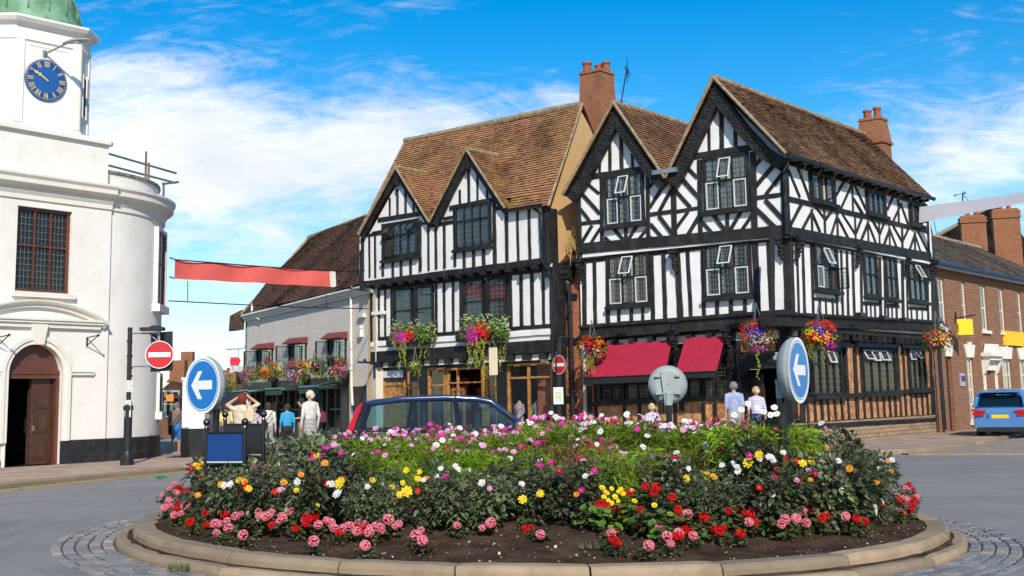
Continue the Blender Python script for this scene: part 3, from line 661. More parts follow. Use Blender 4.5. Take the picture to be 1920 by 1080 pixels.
# --- side frame, second floor
for q, w in [((98, 330, 118, 760), .2), ((115, 548, 950, 742), .17), ((125, 745, 962, 895), .3), ((110, 330, 945, 592), .16),
             ((118, 378, 186, 540), .11), ((165, 340, 243, 552), .11), ((240, 380, 250, 560), .1), ((390, 420, 400, 600), .12), ((403, 525, 462, 428), .1), ((430, 612, 498, 462), .1), ((497, 455, 505, 645), .1), ((507, 455, 578, 610), .1), ((503, 545, 560, 640), .09), ((578, 500, 585, 655), .1), ((695, 530, 702, 690), .11),
             ((708, 612, 748, 522), .1), ((740, 690, 790, 582), .1), ((772, 540, 776, 700), .1), ((785, 575, 830, 700), .1), ((835, 570, 842, 712), .1), ((905, 600, 912, 730), .1), ((945, 600, 955, 880), .13),
             ((132, 700, 200, 572), .1), ((202, 732, 262, 618), .11), ((256, 610, 260, 745), .09), ((260, 640, 306, 748), .1), ((268, 580, 334, 668), .1), ((330, 585, 337, 760), .1), ((336, 675, 388, 605), .1), ((374, 765, 412, 640), .1), ((408, 632, 412, 775), .09), ((412, 665, 478, 792), .1), ((440, 640, 516, 758), .1), ((514, 640, 520, 800), .1), ((522, 752, 560, 655), .1), ((548, 805, 592, 695), .1), ((590, 680, 596, 815), .09), ((597, 705, 645, 830), .1), ((612, 665, 662, 758), .1), ((658, 690, 663, 835), .09), ((664, 758, 694, 680), .09), ((684, 835, 722, 728), .1), ((719, 700, 724, 850), .09), ((724, 740, 770, 856), .1), ((742, 712, 796, 806), .1), ((794, 715, 797, 862), .1), ((798, 805, 838, 720), .1), ((835, 870, 873, 758), .1), ((870, 752, 873, 880), .09), ((874, 765, 912, 882), .1), ((890, 745, 952, 872), .1)]:
    beam(f2, PS2, Z8, q, w)
for q, w in [((22, -258, 24, 210), .2), ((140, -200, 152, 215), .12), ((168, -205, 180, 215), .1), ((202, -200, 214, 215), .12), ((255, -195, 268, 220), .16), ((398, -160, 410, 225), .13), ((432, -160, 442, 230), .1), ((465, -155, 474, 235), .1), ((500, -150, 512, 240), .16), ((548, -140, 556, 240), .14), ((660, -115, 668, 250), .16), ((690, -110, 696, 252), .14), ((758, -100, 764, 262), .12), ((795, -95, 802, 262), .18), ((822, -90, 830, 265), .12), ((945, -70, 952, 275), .14), ((972, -60, 978, 280), .12),
             ((302, 120, 306, 222), .09), ((340, 122, 344, 225), .09), ((380, 125, 384, 228), .09), ((580, 150, 584, 245), .08), ((608, 150, 611, 248), .08), ((632, 150, 636, 250), .08), ((710, 160, 713, 255), .08), ((735, 160, 738, 258), .08), ((850, 178, 853, 268), .08), ((882, 180, 885, 270), .09), ((915, 182, 918, 272), .08),
             ((265, 125, 415, 142), .1), ((555, 152, 655, 160), .1), ((690, 165, 770, 172), .1), ((830, 182, 945, 190), .1)]:
    beam(f2, PS1, R1, q, w)
beam(f2, PS1, R1, (10, 250, 995, 292), .4, .16, -.3); beam(f2, PS1, R1, (8, 216, 995, 268), .1, .24, -.1); beam(f2, PS1, Z8, (130, 790, 965, 925), .14, .05, -.1)
f2.build('timber_frame', M['timber'], pub)
# carved bargeboards
def barge(F, parent, pts, w, o0, o1, carve=True):
    """carved board along the gable edge; pts are outer-edge pixels from foot to apex"""
    b = MB(); P = [V(F.pt(x, y, o1)) for x, y in pts]; L = []
    for i, p in enumerate(P):
        t = (P[min(i + 1, len(P) - 1)] - P[max(0, i - 1)]).normalized(); n = V((t.y, -t.x)); n = n if n.y < 0 else -n
        if i == len(P) - 1: q = p + V((0, -w / max(.3, abs(n.y))))
        else: q = p + n * w
        L.append([F.w(p.x, p.y, o0), F.w(p.x, p.y, o1), F.w(q.x, q.y, o1), F.w(q.x, q.y, o0)])
    b.loft(L)
    if carve:
        for i in range(len(P) - 1):
            d = P[i + 1] - P[i]; n = int(d.length / .17); t = d.normalized(); nn = V((t.y, -t.x)); nn = nn if nn.y < 0 else -nn
            for k in range(n):
                c = P[i] + d * ((k + .5) / n) + nn * w * (.42 + .14 * (k % 2)); r = .052
                for a in range(3):
                    e = c + V((math.cos(a * 2.1 + k) * .055, math.sin(a * 2.1 + k) * .055)); b.ball(F.w(e.x, e.y, o1), (r * .8, r * .8, r * .8), 6)
                for sgn in (.0, .97):
                    e = P[i] + d * ((k + .5) / n) + nn * w * (.06 + sgn * .9); beam2(b, F, e - t * .085, e + t * .085, .03, o1 + .012, o1 - .02)
    return b.build('bargeboard', M['timber'], parent)
barge(PF2, pub, [(1061, 367), (1085, 333), (1108, 288), (1153, 203)], .36, .12, .3)
barge(PF2, pub, [(1250, 340), (1222, 310), (1195, 268), (1153, 203)], .36, .12, .302)
barge(PF2, pub, [(1250, 340), (1272, 300), (1300, 240), (1341, 157)], .38, .12, .305)
barge(PF2, pub, [(1472, 297), (1440, 278), (1400, 235), (1341, 157)], .38, .12, .307)
# roofs
rf = MB(); ae, ar, av = PF2.w(*fR, .42), PF2.w(aR[0], aR[1] + .06, .42), PF2.w(vl[0], vl[1] + .05, .42); al, ale = PF2.w(aL[0], aL[1] + .06, .42), PF2.w(fL[0], fL[1], .42)
eA, eB = PS2.px(1474, 289, .36), PS2.px(1749, 372, .36); rEnd = ar + DS * 11.1
tileroof(rf, eA, eB, rEnd, ar, seed=1); tileroof(rf, av, av + DS * 11, rEnd, ar, seed=2); tileroof(rf, av, av + DS * 10, al + DS * 10, al, seed=3); tileroof(rf, ale, ale + DS * 10, al + DS * 10, al, seed=4)
ridge(rf, ar, rEnd); ridge(rf, al, al + DS * 10)
for P, Q in ((eA, ar), (av, ar), (av, al), (ale, al)):
    rf.tube([P.lerp(Q, i / 6.) + V((0, 0, .01 + .012 * noise.noise(V((i, P.x, 2))))) for i in range(7)], .055, 6, 1)
rf.build('roof', [M['tileB'], M['verge']], pub)
b = MB(); b.box(PF2.w(vl[0], vl[1] + .27, .35), PF2.d * .42, PF2.n * .12, ZUP * .07); b.build('valley_flashing', M['steel'], pub)
# gutter with brackets along the side eave, rafter feet
b = MB(); gA, gB = eA + V((.03, -.04, -.03)), eB + V((.03, -.04, -.03)); b.tube([gA, gA.lerp(gB, .5) + V((0, 0, -.03)), gB], .075, 8); b.build('gutter', M['black'], pub)
for i in range(16):
    b = MB(); p = eA.lerp(eB, (i + .5) / 16); b.box(p - PS2.n * .22 + V((0, 0, -.1)), DS * .035, PS2.n * .2, ZUP * .05); b.build('rafter_foot', M['timber'], pub)
M['rustiron'] = simple('rust_iron', (.3, .2, .1), .7)
for i in range(11):
    b = MB(); p = eA.lerp(eB, (i + .35) / 11); b.tube([p + V((0, 0, -.02)), p - PS2.n * .3 + V((0, 0, -.42))], .016, 5); b.build('gutter_bracket', M['rustiron'], pub)
# windows, front
W, D_ = 'white', 'dark'
window(PF2, pub, *Z6(283, 690), *Z6(512, 955), 3, (1, 1.25), [(3, 3), (3, 5)], special={(1, 0): (W, 24), (0, 1): W, (2, 1): W}, curtain=.3)
window(PF2, pub, *Z6(834, 590), *Z6(1106, 872), 3, (1, 1.25), [(4, 4), (4, 5)], special={(1, 0): (W, 20), (0, 1): W, (2, 1): W}, curtain=.44)
window(PF1, pub, *Z7(297, 118), *Z7(545, 392), 3, (1, 1.25), [(4, 4), (4, 5)], special={(1, 0): (W, 26), (0, 1): W, (2, 1): W}, curtain=.3)
window(PF1, pub, *Z7(838, 58), *Z7(1118, 343), 3, (1, 1.25), [(4, 5), (4, 5)], special={(1, 0): (W, 26), (0, 1): W, (2, 1): W}, curtain=.22)
# windows, side
window(PS2, pub, *Z8(243, 385), *Z8(390, 592), 3, (1,), (2, 5), special={(1, 0): ('hingeR', 50)}, curtain=.3)
window(PS2, pub, *Z8(578, 492), *Z8(692, 662), 3, (1,), (2, 5), sill=True)
window(PS2, pub, *Z8(838, 570), *Z8(908, 716), 2, (1,), (2, 5), special={(1, 0): ('hingeR', 60)})
window(PS1, pub, *Z8(262, 812), *R1(415, 92), 3, (1, 1.2), [(2, 4), (2, 5)], special={(1, 0): (W, 22), (2, 1): ('hingeR', 70), (0, 1): W})
window(PS1, pub, *Z8(556, 872), *R1(650, 122), 2, (1, 1.1), [(2, 4), (2, 4)])
window(PS1, pub, *Z8(684, 892), *R1(768, 140), 2, (1, 1.1), [(2, 4), (2, 4)])
window(PS1, pub, *Z8(822, 920), *R1(942, 155), 3, (1, 1.3), [(2, 4), (2, 4)], special={(1, 0): (W, 28)})
# ground floor, front
g = MB(); fbox(g, PF0, 1.52, WL, -.1, 3.6, -.25, -.02, 0)
fbox(g, PF0, -.02, .3, -.1, 3.6, -.25, -.02, 0); fbox(g, PF0, .3, 1.52, 2.35, 3.6, -.25, -.02, 0)
fbox(g, PS0, .02, SL, .62, 3.6, -.25, -.02, 0); g.build('ground_floor_wall', M['black'], pub)
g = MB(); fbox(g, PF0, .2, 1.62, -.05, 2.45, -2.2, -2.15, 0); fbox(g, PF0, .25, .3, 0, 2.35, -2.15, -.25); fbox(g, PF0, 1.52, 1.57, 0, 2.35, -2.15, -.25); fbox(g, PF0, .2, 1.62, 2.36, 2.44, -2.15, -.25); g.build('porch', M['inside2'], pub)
d = MB(); fbox(d, PF0, 1.12, 1.5, .1, 2.1, -.62, -.56)
for z in (.3, 1.15): fbox(d, PF0, 1.2, 1.42, z, z + .7, -.56, -.53)
fbox(d, PF0, .3, .36, .1, 2.2, -.6, -.5); fbox(d, PF0, 1.04, 1.11, .1, 2.2, -.6, -.5); d.build('door', M['darkwood'], pub)
g = MB()
for q, w in [((985, 590, 1002, 1000), .2), ((1040, 600, 1050, 1000), .15), ((600, 800, 605, 1000), .16), ((205, 850, 208, 1000), .2), ((715, 800, 720, 1000), .14)]: beam(g, PF0, Z7, q, w, .1, -.02)
beam(g, PF0, Z7, (200, 955, 990, 915), .15, .14, -.02); beam(g, PF0, Z7, (245, 838, 990, 806), .12, .06, -.02); beam(g, PF0, Z7, (1040, 705, 1290, 690), .28, .08, -.02)
for x in (235, 395, 480, 560, 680, 840, 905): beam(g, PF0, Z7, (x, 950, x + 2, 1100), .13, .05, -.02)
# door-arch spandrels
for (x0, y0), (x1, y1), (x2, y2) in (((1050, 720), (1130, 722), (1056, 800)), ((1290, 700), (1215, 714), (1288, 790))):
    fpoly(g, PF0, [PF0.pt(*Z7(x0, y0)), PF0.pt(*Z7(x1, y1)), PF0.pt(*Z7((x1 + x2) / 2 + (8 if x0 < 1100 else 20), (y1 + y2) / 2 - 10)), PF0.pt(*Z7(x2, y2))], -.03, .06)
for q, w in [((452, 410, 470, 720), .16), ((505, 400, 528, 890), .2), ((758, 410, 775, 700), .16), ((795, 410, 812, 690), .12), ((958, 420, 975, 860), .16), ((236, 400, 248, 700), .14), ((190, 420, 200, 880), .3), ((540, 410, 556, 690), .1)]: beam(g, PS0, R1, q, w, .07, -.02)
beam(g, PS0, R1, (190, 728, 975, 668), .16, .12, -.02); beam(g, PS0, R1, (170, 895, 990, 848), .17, .09, -.02)
for x in (225, 268, 308, 348, 388, 428, 468, 562, 603, 642, 680, 714, 746, 778, 808, 842, 876, 908, 938): beam(g, PS0, R1, (x, 735 - (x - 225) * .08, x + 12, 890 - (x - 225) * .05), .12, .06, -.02)
g.build('ground_floor_timbers', M['timber'], pub)
g = MB()
s0, z0 = PF0.pt(*Z7(210, 1060)); s1, z1 = PF0.pt(*Z7(985, 920)); fbox(g, PF0, s1, s0, .3, z1 - .03, -.02, .018)
for a, c, e, f_ in ((465, 420, 505, 715), (522, 415, 546, 708), (770, 415, 794, 690), (812, 420, 826, 685), (936, 425, 958, 672)):
    s0, z0 = PS0.pt(*R1(a, f_)); s1, z1 = PS0.pt(*R1(e, c)); fbox(g, PS0, s0, s1, z0, z1, -.02, .016)
s0, z0 = PS0.pt(*R1(180, 735)); s1, z1 = PS0.pt(*R1(972, 672)); fbox(g, PS0, s0, s1, .75, (z0 + z1) / 2, -.02, .019)
s0, z0 = PF0.pt(*Z7(1020, 663)); s1, z1 = PF0.pt(*Z7(1240, 600)); fbox(g, PF0, s0, s1, z0, z1, -.02, .03)
g.build('brick_panels', M['herring'], pub)
g = MB(); fbox(g, PS0, .0, SL + .1, -.1, .72, -.02, .1); g.build('stone_plinth', M['stone'], pub)
for xx in ((255, 846, 400, 932), (405, 840, 545, 928), (752, 812, 832, 918), (836, 810, 912, 915), (915, 748, 990, 912)):
    window(PF0, pub, *Z7(xx[0], xx[1]), *Z7(xx[2], xx[3]), 2 if xx[2] - xx[0] > 100 else 1, (1,) if xx[1] > 800 else (.6, 1), (3, 3), fr=.05, o=.01, sill=False, glassm='glasslow')
window(PS0, pub, *R1(243, 418), *R1(440, 705), 4, (.45, 1), [(2, 2), (2, 5)], glassm='glasslow', o=.02, special={(2, 0): (W, 20)})
window(PS0, pub, *R1(545, 415), *R1(762, 690), 4, (.4, 1), [(2, 2), (2, 5)], glassm='glasslow', o=.02, special={(0, 0): (W, 30), (1, 0): (W, 12), (2, 0): (W, 22)})
window(PS0, pub, *R1(822, 418), *R1(938, 672), 3, (.4, 1), [(2, 2), (2, 5)], glassm='glasslow', o=.02, special={(0, 0): (W, 14), (1, 0): (W, 34)})
# white coving with brackets above the awnings and along the side
g = MB(); p0 = PF1.pt(*Z7(318, 588)); p1 = PF1.pt(*Z7(1290, 522)); beam2(g, PF0, (p0[0], 3.30), (p1[0], 3.34), .26, .12, -.02)
p0 = PS1.pt(*R1(150, 320)); p1 = PS1.pt(*R1(985, 330)); beam2(g, PS0, (.3, 3.36), (SL - .3, 3.36), .16, .08, -.02); g.build('coving', M['plaster'], pub)
for i in range(31):
    g = MB(); F, a, hw_, oo, hh = (PF0, 1. + i * .68, .09, .2, .13) if i < 9 else (PS0, .6 + (i - 9) * .49, .1, .15, .1); g.box(F.w(a, 3.335, oo), F.d * hw_, F.n * (oo - .01), ZUP * hh); g.build('joist_end', M['timber'], pub)
# carved corbel figures
def corbel(F, x, y, h=.55, w=.13):
    b = MB(); a, z = F.pt(x, y); 
    for k in range(6):
        t = k / 5.; b.ball(F.w(a + .03 * math.sin(k * 2.2), z - h * t, .1 + .12 * (1 - t)), (w * (1.05 - .5 * t), w * (1.05 - .5 * t), h * .14), 8)
    b.box(F.w(a, z + .06, .14), F.d * w * 1.1, F.n * .17, ZUP * .05); b.ball(F.w(a, z - .12, .3), .07, 8); b.ball(F.w(a, z - .17, .35), .03, 6); return b.build('corbel', M['timber'], pub)
for F, x, y in ((PF1, 1091, 492), (PF1, 1268, 476), (PF1, 1466, 450), (PS1, 1487, 452), (PS1, 1600, 468), (PS1, 1692, 486), (PS1, 1738, 496)): corbel(F, x, y)
for F, x, y in ((PF1, 1268, 628), (PF1, 1368, 622), (PF0, 1482, 622)): corbel(F, x, y, .45, .15)
# two crimson awnings with a black front valance
def awn(tl, tr, br, bl, drop, o1):
    b = MB(); A, B = PF1.px(*Z7(*tl), .06), PF1.px(*Z7(*tr), .06); C_, D = PF0.px(*Z7(*br), o1), PF0.px(*Z7(*bl), o1); n = 10
    up = [[A.lerp(B, i / n).lerp(D.lerp(C_, i / n), j / 4.) - V((0, 0, .035 * math.sin(math.pi * j / 4.))) for i in range(n + 1)] for j in range(5)]
    b.loft(up, 0, False, False); dn = V((0, 0, -.03)); b.loft([[p + dn for p in r] for r in up], 0, False, False)
    a = b.build('awning', M['awning'], pub); v = MB(); v.prism([D, C_, C_ - V((0, 0, drop)), D - V((0, 0, drop))], -PF0.n * .05); v.build('valance', M['black'], a)
    v = MB(); v.tube([D, C_], .03, 6)
    for P, Q in ((A, D), (B, C_)): v.tube([P - V((0, 0, .35)), Q - V((0, 0, .04))], .02, 5)
    v.build('awning_frame', M['black'], a)
awn((300, 614), (660, 594), (615, 787), (162, 808), .2, 1.15); awn((735, 578), (958, 571), (906, 770), (676, 779), .17, 1.15)
g = MB()
for a, c, e, f_ in ((392, 362, 495, 418), (535, 366, 792, 418), (815, 372, 930, 425)):
    A, B = PS0.px(*R1(a, c), .12), PS0.px(*R1(e, c + 6), .12); C_, D = PS0.px(*R1(e, f_), .3), PS0.px(*R1(a, f_ - 4), .3); q = MB(); q.prism([A, B, C_, D], -PS0.n * .08); q.build('closed_awning', M['black'], pub)
# floodlights on the fascia, as small black boxes on arms
for F, Z, x, y in ((PF1, Z7, 392, 498), (PF1, Z7, 668, 482), (PF1, Z7, 1036, 440), (PS1, R1, 548, 222), (PS1, R1, 690, 240), (PS1, R1, 812, 252)):
    q = MB(); p = F.px(*Z(x, y), .62); w_ = F.px(*Z(x, y + 8), .2); q.tube([w_, p], .018, 5); q.box(p, F.d * .17, F.n * .1, ZUP * .06 ); q.build('floodlight', M['black'], pub)
# chimney at the far gable
def chimney(parent, base, dx, dy, w, dpt, z0, z1, mat, pots, corb=.35, name='chimney', flare=True):
    b = MB(); base = V((base[0], base[1], 0))
    def ring(z, e): return [base + dx * (sx * (w / 2 + e)) + dy * (sy * (dpt / 2 + e)) + ZUP * z for sx, sy in ((-1, -1), (1, -1), (1, 1), (-1, 1))]
    zc = z1 - (z1 - z0) * corb
    b.loft([ring(z0, 0), ring(zc, 0)], 0, True, False)
    b.loft([ring(zc, .06), ring(zc + .09, .07), ring(zc + .09, .03), ring(z1 - .1, -.07 if flare else .05), ring(z1 - .1, -.03), ring(z1, -.05), ring(z1 + .03, -.2)])
    o = b.build(name, M[mat], parent)
    for px_, py_, h, r in pots:
        q = MB(); c = base + dx * px_ + dy * py_ + ZUP * (z1); q.lathe(c, [(r * 1.1, -.05), (r, .05), (r * .92, h * .75), (r * 1.12, h * .8), (r * 1.12, h), (r * .8, h), (r * .8, h - .1)], 12, 0); q.build('chimney_pot', M['pot'], o)
    return o
ce = PF2.w(aR[0], 0, 0) + DS * 11.3
_cz = lambda x, y, Y: ony(x, y, Y).z
chimney(pub, ce + DF * -.15, DF, DS, .95, .8, 9.2, _cz(1650, 224, ce.y), 'brickch', [(-.18, 0, .42, .14), (.2, 0, .36, .15)], .38)
pipe(PS1, pub, [(1751, 470), (1752, 560), (1757, 625), (1764, 720), (1770, 812)], .045, 'iron', .12)
# ================================================================== the gabled timber shop
DL = adir(-48); _l1 = ony(1032, 560, 38.6); LF1 = Fac(_l1, DL); LF2 = LF1.off(.3); LF0 = LF1.off(-.22); BK = -LF1.n; LN = LF1.n
shop = thing('timbered_shop', 'black and white timbered clothes shop with twin dormer gables and a long orange tiled roof', 'shop', (_l1.x, _l1.y, 0))
LW = 9.25
b = MB()
d1 = LF2.pt(745, 316, .2); d2 = LF2.pt(877, 282, .2); v_ = LF2.pt(808, 417, .2); dl_ = LF2.pt(676, 441, .2); dr_ = LF2.pt(950, 391, .2)
fpoly(b, LF2, [(-.08, 6.05), (-.08, 7.9), (dr_[0] - .1, 7.9), (d2[0], d2[1] - .25), (v_[0], v_[1]), (d1[0], d1[1] - .25), (dl_[0] - .3, 7.95), (LW, 7.9), (LW, 6.05)], -.2, 0)
fbox(b, LF1, -.1, 8.9, 3.45, 6.1, -.2, 0); b.build('wall', M['plaster'], shop)
f = MB()
for q, w in [((236, 785, 515, 742), .17), ((690, 710, 985, 652), .17), ((308, 645, 309, 775), .09), ((357, 590, 358, 762), .1), ((408, 585, 410, 752), .09), ((458, 655, 459, 745), .09), ((752, 595, 753, 692), .09), ((808, 460, 810, 680), .1), ((862, 470, 864, 665), .1), ((924, 575, 926, 655), .09),
             ((137, 880, 136, 1200), .16), ((178, 880, 180, 1150), .1), ((215, 872, 217, 1150), .1), ((264, 810, 265, 1140), .12), ((500, 790, 502, 1110), .14), ((552, 815, 554, 1105), .1), ((599, 800, 602, 1095), .12), ((653, 800, 656, 1090), .11), ((716, 690, 720, 1080), .14), ((968, 650, 974, 1060), .16), ((1046, 720, 1052, 1050), .13), ((1114, 712, 1122, 1045), .11), ((1188, 702, 1196, 1040), .12), ((1290, 690, 1300, 1150), .26),
             ((200, 868, 262, 855), .1), ((505, 812, 545, 800), .1), ((560, 822, 720, 795), .13), ((650, 778, 715, 765), .1), ((970, 712, 1300, 690), .14), ((130, 885, 262, 868), .1), ((262, 1030, 505, 990), .12), ((716, 960, 970, 918), .12)]: beam(f, LF2, Z4, q, w)
for q, w in [((308, 85, 310, 200), .11), ((358, 80, 360, 195), .11), ((414, 72, 416, 188), .12), ((734, 30, 736, 150), .12), ((790, 25, 793, 140), .12), ((850, 18, 854, 130), .13), ((130, 232, 1195, 96), .24), ((125, 30, 125, 270), .2)]: beam(f, LF2, Z5, q, w, .05)
for q, w in [((182, 262, 185, 570), .16), ((225, 270, 226, 560), .1), ((263, 265, 264, 555), .1), ((303, 255, 305, 550), .14), ((566, 225, 568, 530), .14), ((614, 220, 616, 525), .12), ((668, 212, 670, 520), .11), ((716, 208, 719, 515), .16), ((1007, 165, 1012, 490), .16), ((1072, 158, 1077, 482), .14), ((1137, 152, 1143, 475), .14), ((1203, 145, 1208, 470), .12), ((1256, 140, 1262, 560), .2), ((180, 262, 1260, 140), .16), ((185, 560, 1260, 478), .14), ((430, 250, 433, 520), .16), ((864, 205, 868, 460), .18)]: beam(f, LF1, Z5, q, w)
p0 = LF1.pt(*Z5(185, 660)); p1 = LF1.pt(*Z5(1260, 585)); beam2(f, LF1, (p0[0], 3.25), (p1[0], 3.3), .42, .1, -.3)
for i in range(15): a = .3 + i * .6; f.box(LF1.w(a, 5.92, .2), DL * .08, LN * .22, ZUP * .07)
for i in range(12): a = .3 + i * .74; f.box(LF1.w(a, 2.98, .05), DL * .12, LN * .12, ZUP * .1)
f.build('timber_frame', M['timber'], shop)
b = MB(); p0 = LF1.pt(*Z5(182, 592)); p1 = LF1.pt(*Z5(1262, 515)); beam2(b, LF1, (p0[0], p0[1]), (p1[0], p1[1]), .19, .06, -.02); fbox(b, LF1, .1, 8.7, 2.86, 3.06, -.12, -.06); b.build('coving', M['plaster'], shop)
barge(LF2, shop, [(673, 441), (700, 385), (745, 318)], .26, .1, .2, False); barge(LF2, shop, [(810, 418), (780, 372), (745, 318)], .24, .1, .202, False)
barge(LF2, shop, [(810, 418), (840, 352), (877, 283)], .26, .1, .205, False); barge(LF2, shop, [(951, 391), (918, 345), (877, 283)], .24, .1, .207, False)
for p in (d1, d2):
    q = MB(); q.box(LF2.w(p[0], p[1] - .32, .2), DL * .06, LN * .07, ZUP * .3); q.ball(LF2.w(p[0], p[1] - .62, .22), .08, 8); q.build('gable_finial', M['timber'], shop)
# roofs
r = MB()
rR = V((2.557, 40.082, 11.783)) + LN * .0; rL = V((-4.212, 46.177, 11.939)); eR = LF2.px(1028, 386, .22); eL = LF2.px(671, 441, .22)
_k = .13; tileroof(r, eL.lerp(rL, _k), eR.lerp(rR, _k), rR, rL, seed=7, sag=.05); _q = (LF2.w(dr_[0] - .04, 0, .22) - V((eR.x, eR.y, 0))).dot(DL); _e = eR + (eL - eR).normalized() * _q; tileroof(r, _e, eR, eR.lerp(rR, _k + .02), _e.lerp(_e + (rR - eR), _k + .02), seed=7, sag=.0)
bR, bL = rR + BK * 2.6 - ZUP * 3.9, rL + BK * 2.6 - ZUP * 3.9; tileroof(r, bL, bR, rR, rL, seed=8)
def dormer(ap, fl, fr_, dep, sd):
    A, Bl, Br = LF2.w(ap[0], ap[1] + .03, .3), LF2.w(fl[0], fl[1], .3), LF2.w(fr_[0], fr_[1], .3); k = BK * dep
    tileroof(r, Br, Br + k, A + k, A, seed=sd, sag=.02); tileroof(r, Bl, Bl + k, A + k, A, seed=sd + 1, sag=.02); ridge(r, A, A + k, .09)
    for P in (Bl, Br): r.tube([P, P.lerp(A, .5), A], .045, 6, 1)
dormer(d1, dl_, v_, 2.2, 10); dormer(d2, v_, dr_, 2.2, 14)
ridge(r, rL, rR, .13); r.tube([eR, eR.lerp(rR, .5), rR], .05, 6, 1); r.tube([eL, rL], .05, 6, 1)
r.build('roof', [M['tileA'], M['verge']], shop)
b = MB(); c0 = LF2.w(-.06, 0, -.45); g0 = eR + V((0, 0, -.12)); gp = [V((c0.x, c0.y, 5.7)), V((c0.x, c0.y, 7.9)), rR - LN * 0 - ZUP * .18 - DL * -.1, V((c0.x, c0.y, 7.9)) + BK * 5, V((c0.x, c0.y, 5.7)) + BK * 5]
b.prism(gp, DL * .2); b.build('gable_wall', M['ochre'], shop)
b = MB(); fbox(b, LF1, -.16, -.1, 2.9, 6.05, -.6, -.02); fbox(b, LF2, -.14, -.08, 6.05, 7.85, -.6, -.02); b.build('corner_post', M['timber'], shop)
b = MB(); c0 = LF1.w(8.9, 0, 0); b.prism([c0, c0 + ZUP * 8, c0 + ZUP * 11 + BK * 2.5, c0 + ZUP * 8 + BK * 5, c0 + BK * 5], DL * .2); b.build('far_gable_wall', M['ochre'], shop)
b = MB(); g1 = LF2.w(dr_[0] - .05, 7.9, .26); g2 = LF2.w(-.2, 7.9, .26); b.tube([g1, g2], .06, 8); b.build('gutter', M['black'], shop)
# windows
window(LF2, shop, *Z4(272, 812), *Z4(492, 1015), 4, (1, 1.9), [(3, 2), (3, 5)], special={(0, 0): ('dark', 35), (3, 0): ('dark', 35), (0, 1): ('hingeL', 35)}, curtain=0)
window(LF2, shop, *Z4(725, 700), *Z4(955, 948), 4, (1, 1.9), [(3, 2), (3, 5)], curtain=.1)
def sash(F, x0, y0, x1, y1, parent):
    o = window(F, parent, x0, y0, x1, y1, 1, (1, 1), (4, 4), fr=.07, sill=False, curtain=0); return o
sash(LF1, *Z5(318, 262), *Z5(432, 520), shop); sash(LF1, *Z5(446, 248), *Z5(556, 505), shop); sash(LF1, *Z5(735, 210), *Z5(858, 465), shop); sash(LF1, *Z5(874, 195), *Z5(998, 450), shop)
# shop front: recessed interior, oak frames, glass
s = lambda x: LF0.pt(*Z5(x, 800))[0]
b = MB(); fbox(b, LF0, -.1, 9, 2.72, 3.3, -.2, -.02); fbox(b, LF0, s(470), s(515), -.1, 2.8, -.3, .06); fbox(b, LF0, s(930), s(992), -.1, 2.8, -.3, .06); fbox(b, LF0, -.12, .06, -.1, 2.8, -.3, .04); fbox(b, LF0, s(370), s(515), 2.5, 2.8, -.2, .0)
fbox(b, LF0, s(248), s(470), 2.3, 2.8, -.2, .02); b.build('shop_front', M['black'], shop)
b = MB(); fbox(b, LF0, s(246), 9.05, -.1, 3., -.3, .05); b.build('brick_pier', M['brick'], shop)
b = MB(); A, B = 0., s(246)
for q in ((A, B, -.05, .02, -2.4, -.3), (A, B, 2.75, 2.8, -2.4, -.05), (A, B, 0, 2.8, -2.45, -2.4), (A, A + .05, 0, 2.8, -2.4, -.1), (B - .05, B, 0, 2.8, -2.4, -.3), (s(515) , s(500), 0, 2.75, -2.4, -.3)): fbox(b, LF0, *q)
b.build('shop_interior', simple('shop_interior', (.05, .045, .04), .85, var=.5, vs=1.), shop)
b = MB(); fbox(b, LF0, s(620), s(540), .3, 2.4, -1.2, -1.15); fbox(b, LF0, s(720), s(700), .9, 2., -1.1, -.9); b.build('shop_display', simple('red_display', (.22, .015, .02), .8, var=.3), shop)
def ofr(x0, y0, x1, y1, vs, hs, name='shop_window', w=.09, glassy=True):
    a0, z1 = LF0.pt(*Z5(x0, y0)); a1, _z = LF0.pt(*Z5(x1, y0)); z0 = .35; f = MB(); lo, hi = min(a0, a1), max(a0, a1)
    fbox(f, LF0, lo, lo + w, z0, z1, -.08, .04); fbox(f, LF0, hi - w, hi, z0, z1, -.08, .04); fbox(f, LF0, lo + w, hi - w, z1 - w, z1, -.08, .038); fbox(f, LF0, lo + w, hi - w, z0, z0 + w, -.08, .038)
    for v in vs: c = a0 + (a1 - a0) * v; fbox(f, LF0, c - w * .4, c + w * .4, z0 + w, z1 - w, -.06, .03)
    for h in hs: c = z1 + (z0 - z1) * h; fbox(f, LF0, lo + w, hi - w, c - w * .35, c + w * .35, -.06, .026)
    fbox(f, LF0, lo, hi, 0, z0, -.1, .02)
    o = f.build(name, M['oak'], shop)
    if glassy: g = MB(); g.face([LF0.w(lo + w, z0 + w, -.03), LF0.w(hi - w, z0 + w, -.03), LF0.w(hi - w, z1 - w, -.03), LF0.w(lo + w, z1 - w, -.03)]); g.build('pane', M['shopglass'], o)
    return o
ofr(987, 706, 1262, 690, (.47,), (.2,)); ofr(398, 738, 470, 730, (), (.28,)); ofr(518, 730, 622, 725, (), (.26,)); ofr(838, 716, 932, 708, (.3,), (.28,))
ofr(630, 733, 845, 718, (.3,), (.22,), 'door_frame', .07, False)
d = MB(); A, B = s(715), s(640)
for q in ((A, A + .09, .1, 2.05, -.2, -.14), (B - .09, B, .1, 2.05, -.2, -.14), (A, B, .1, .35, -.2, -.142), (A, B, 1.95, 2.05, -.2, -.142)): fbox(d, LF0, *q)
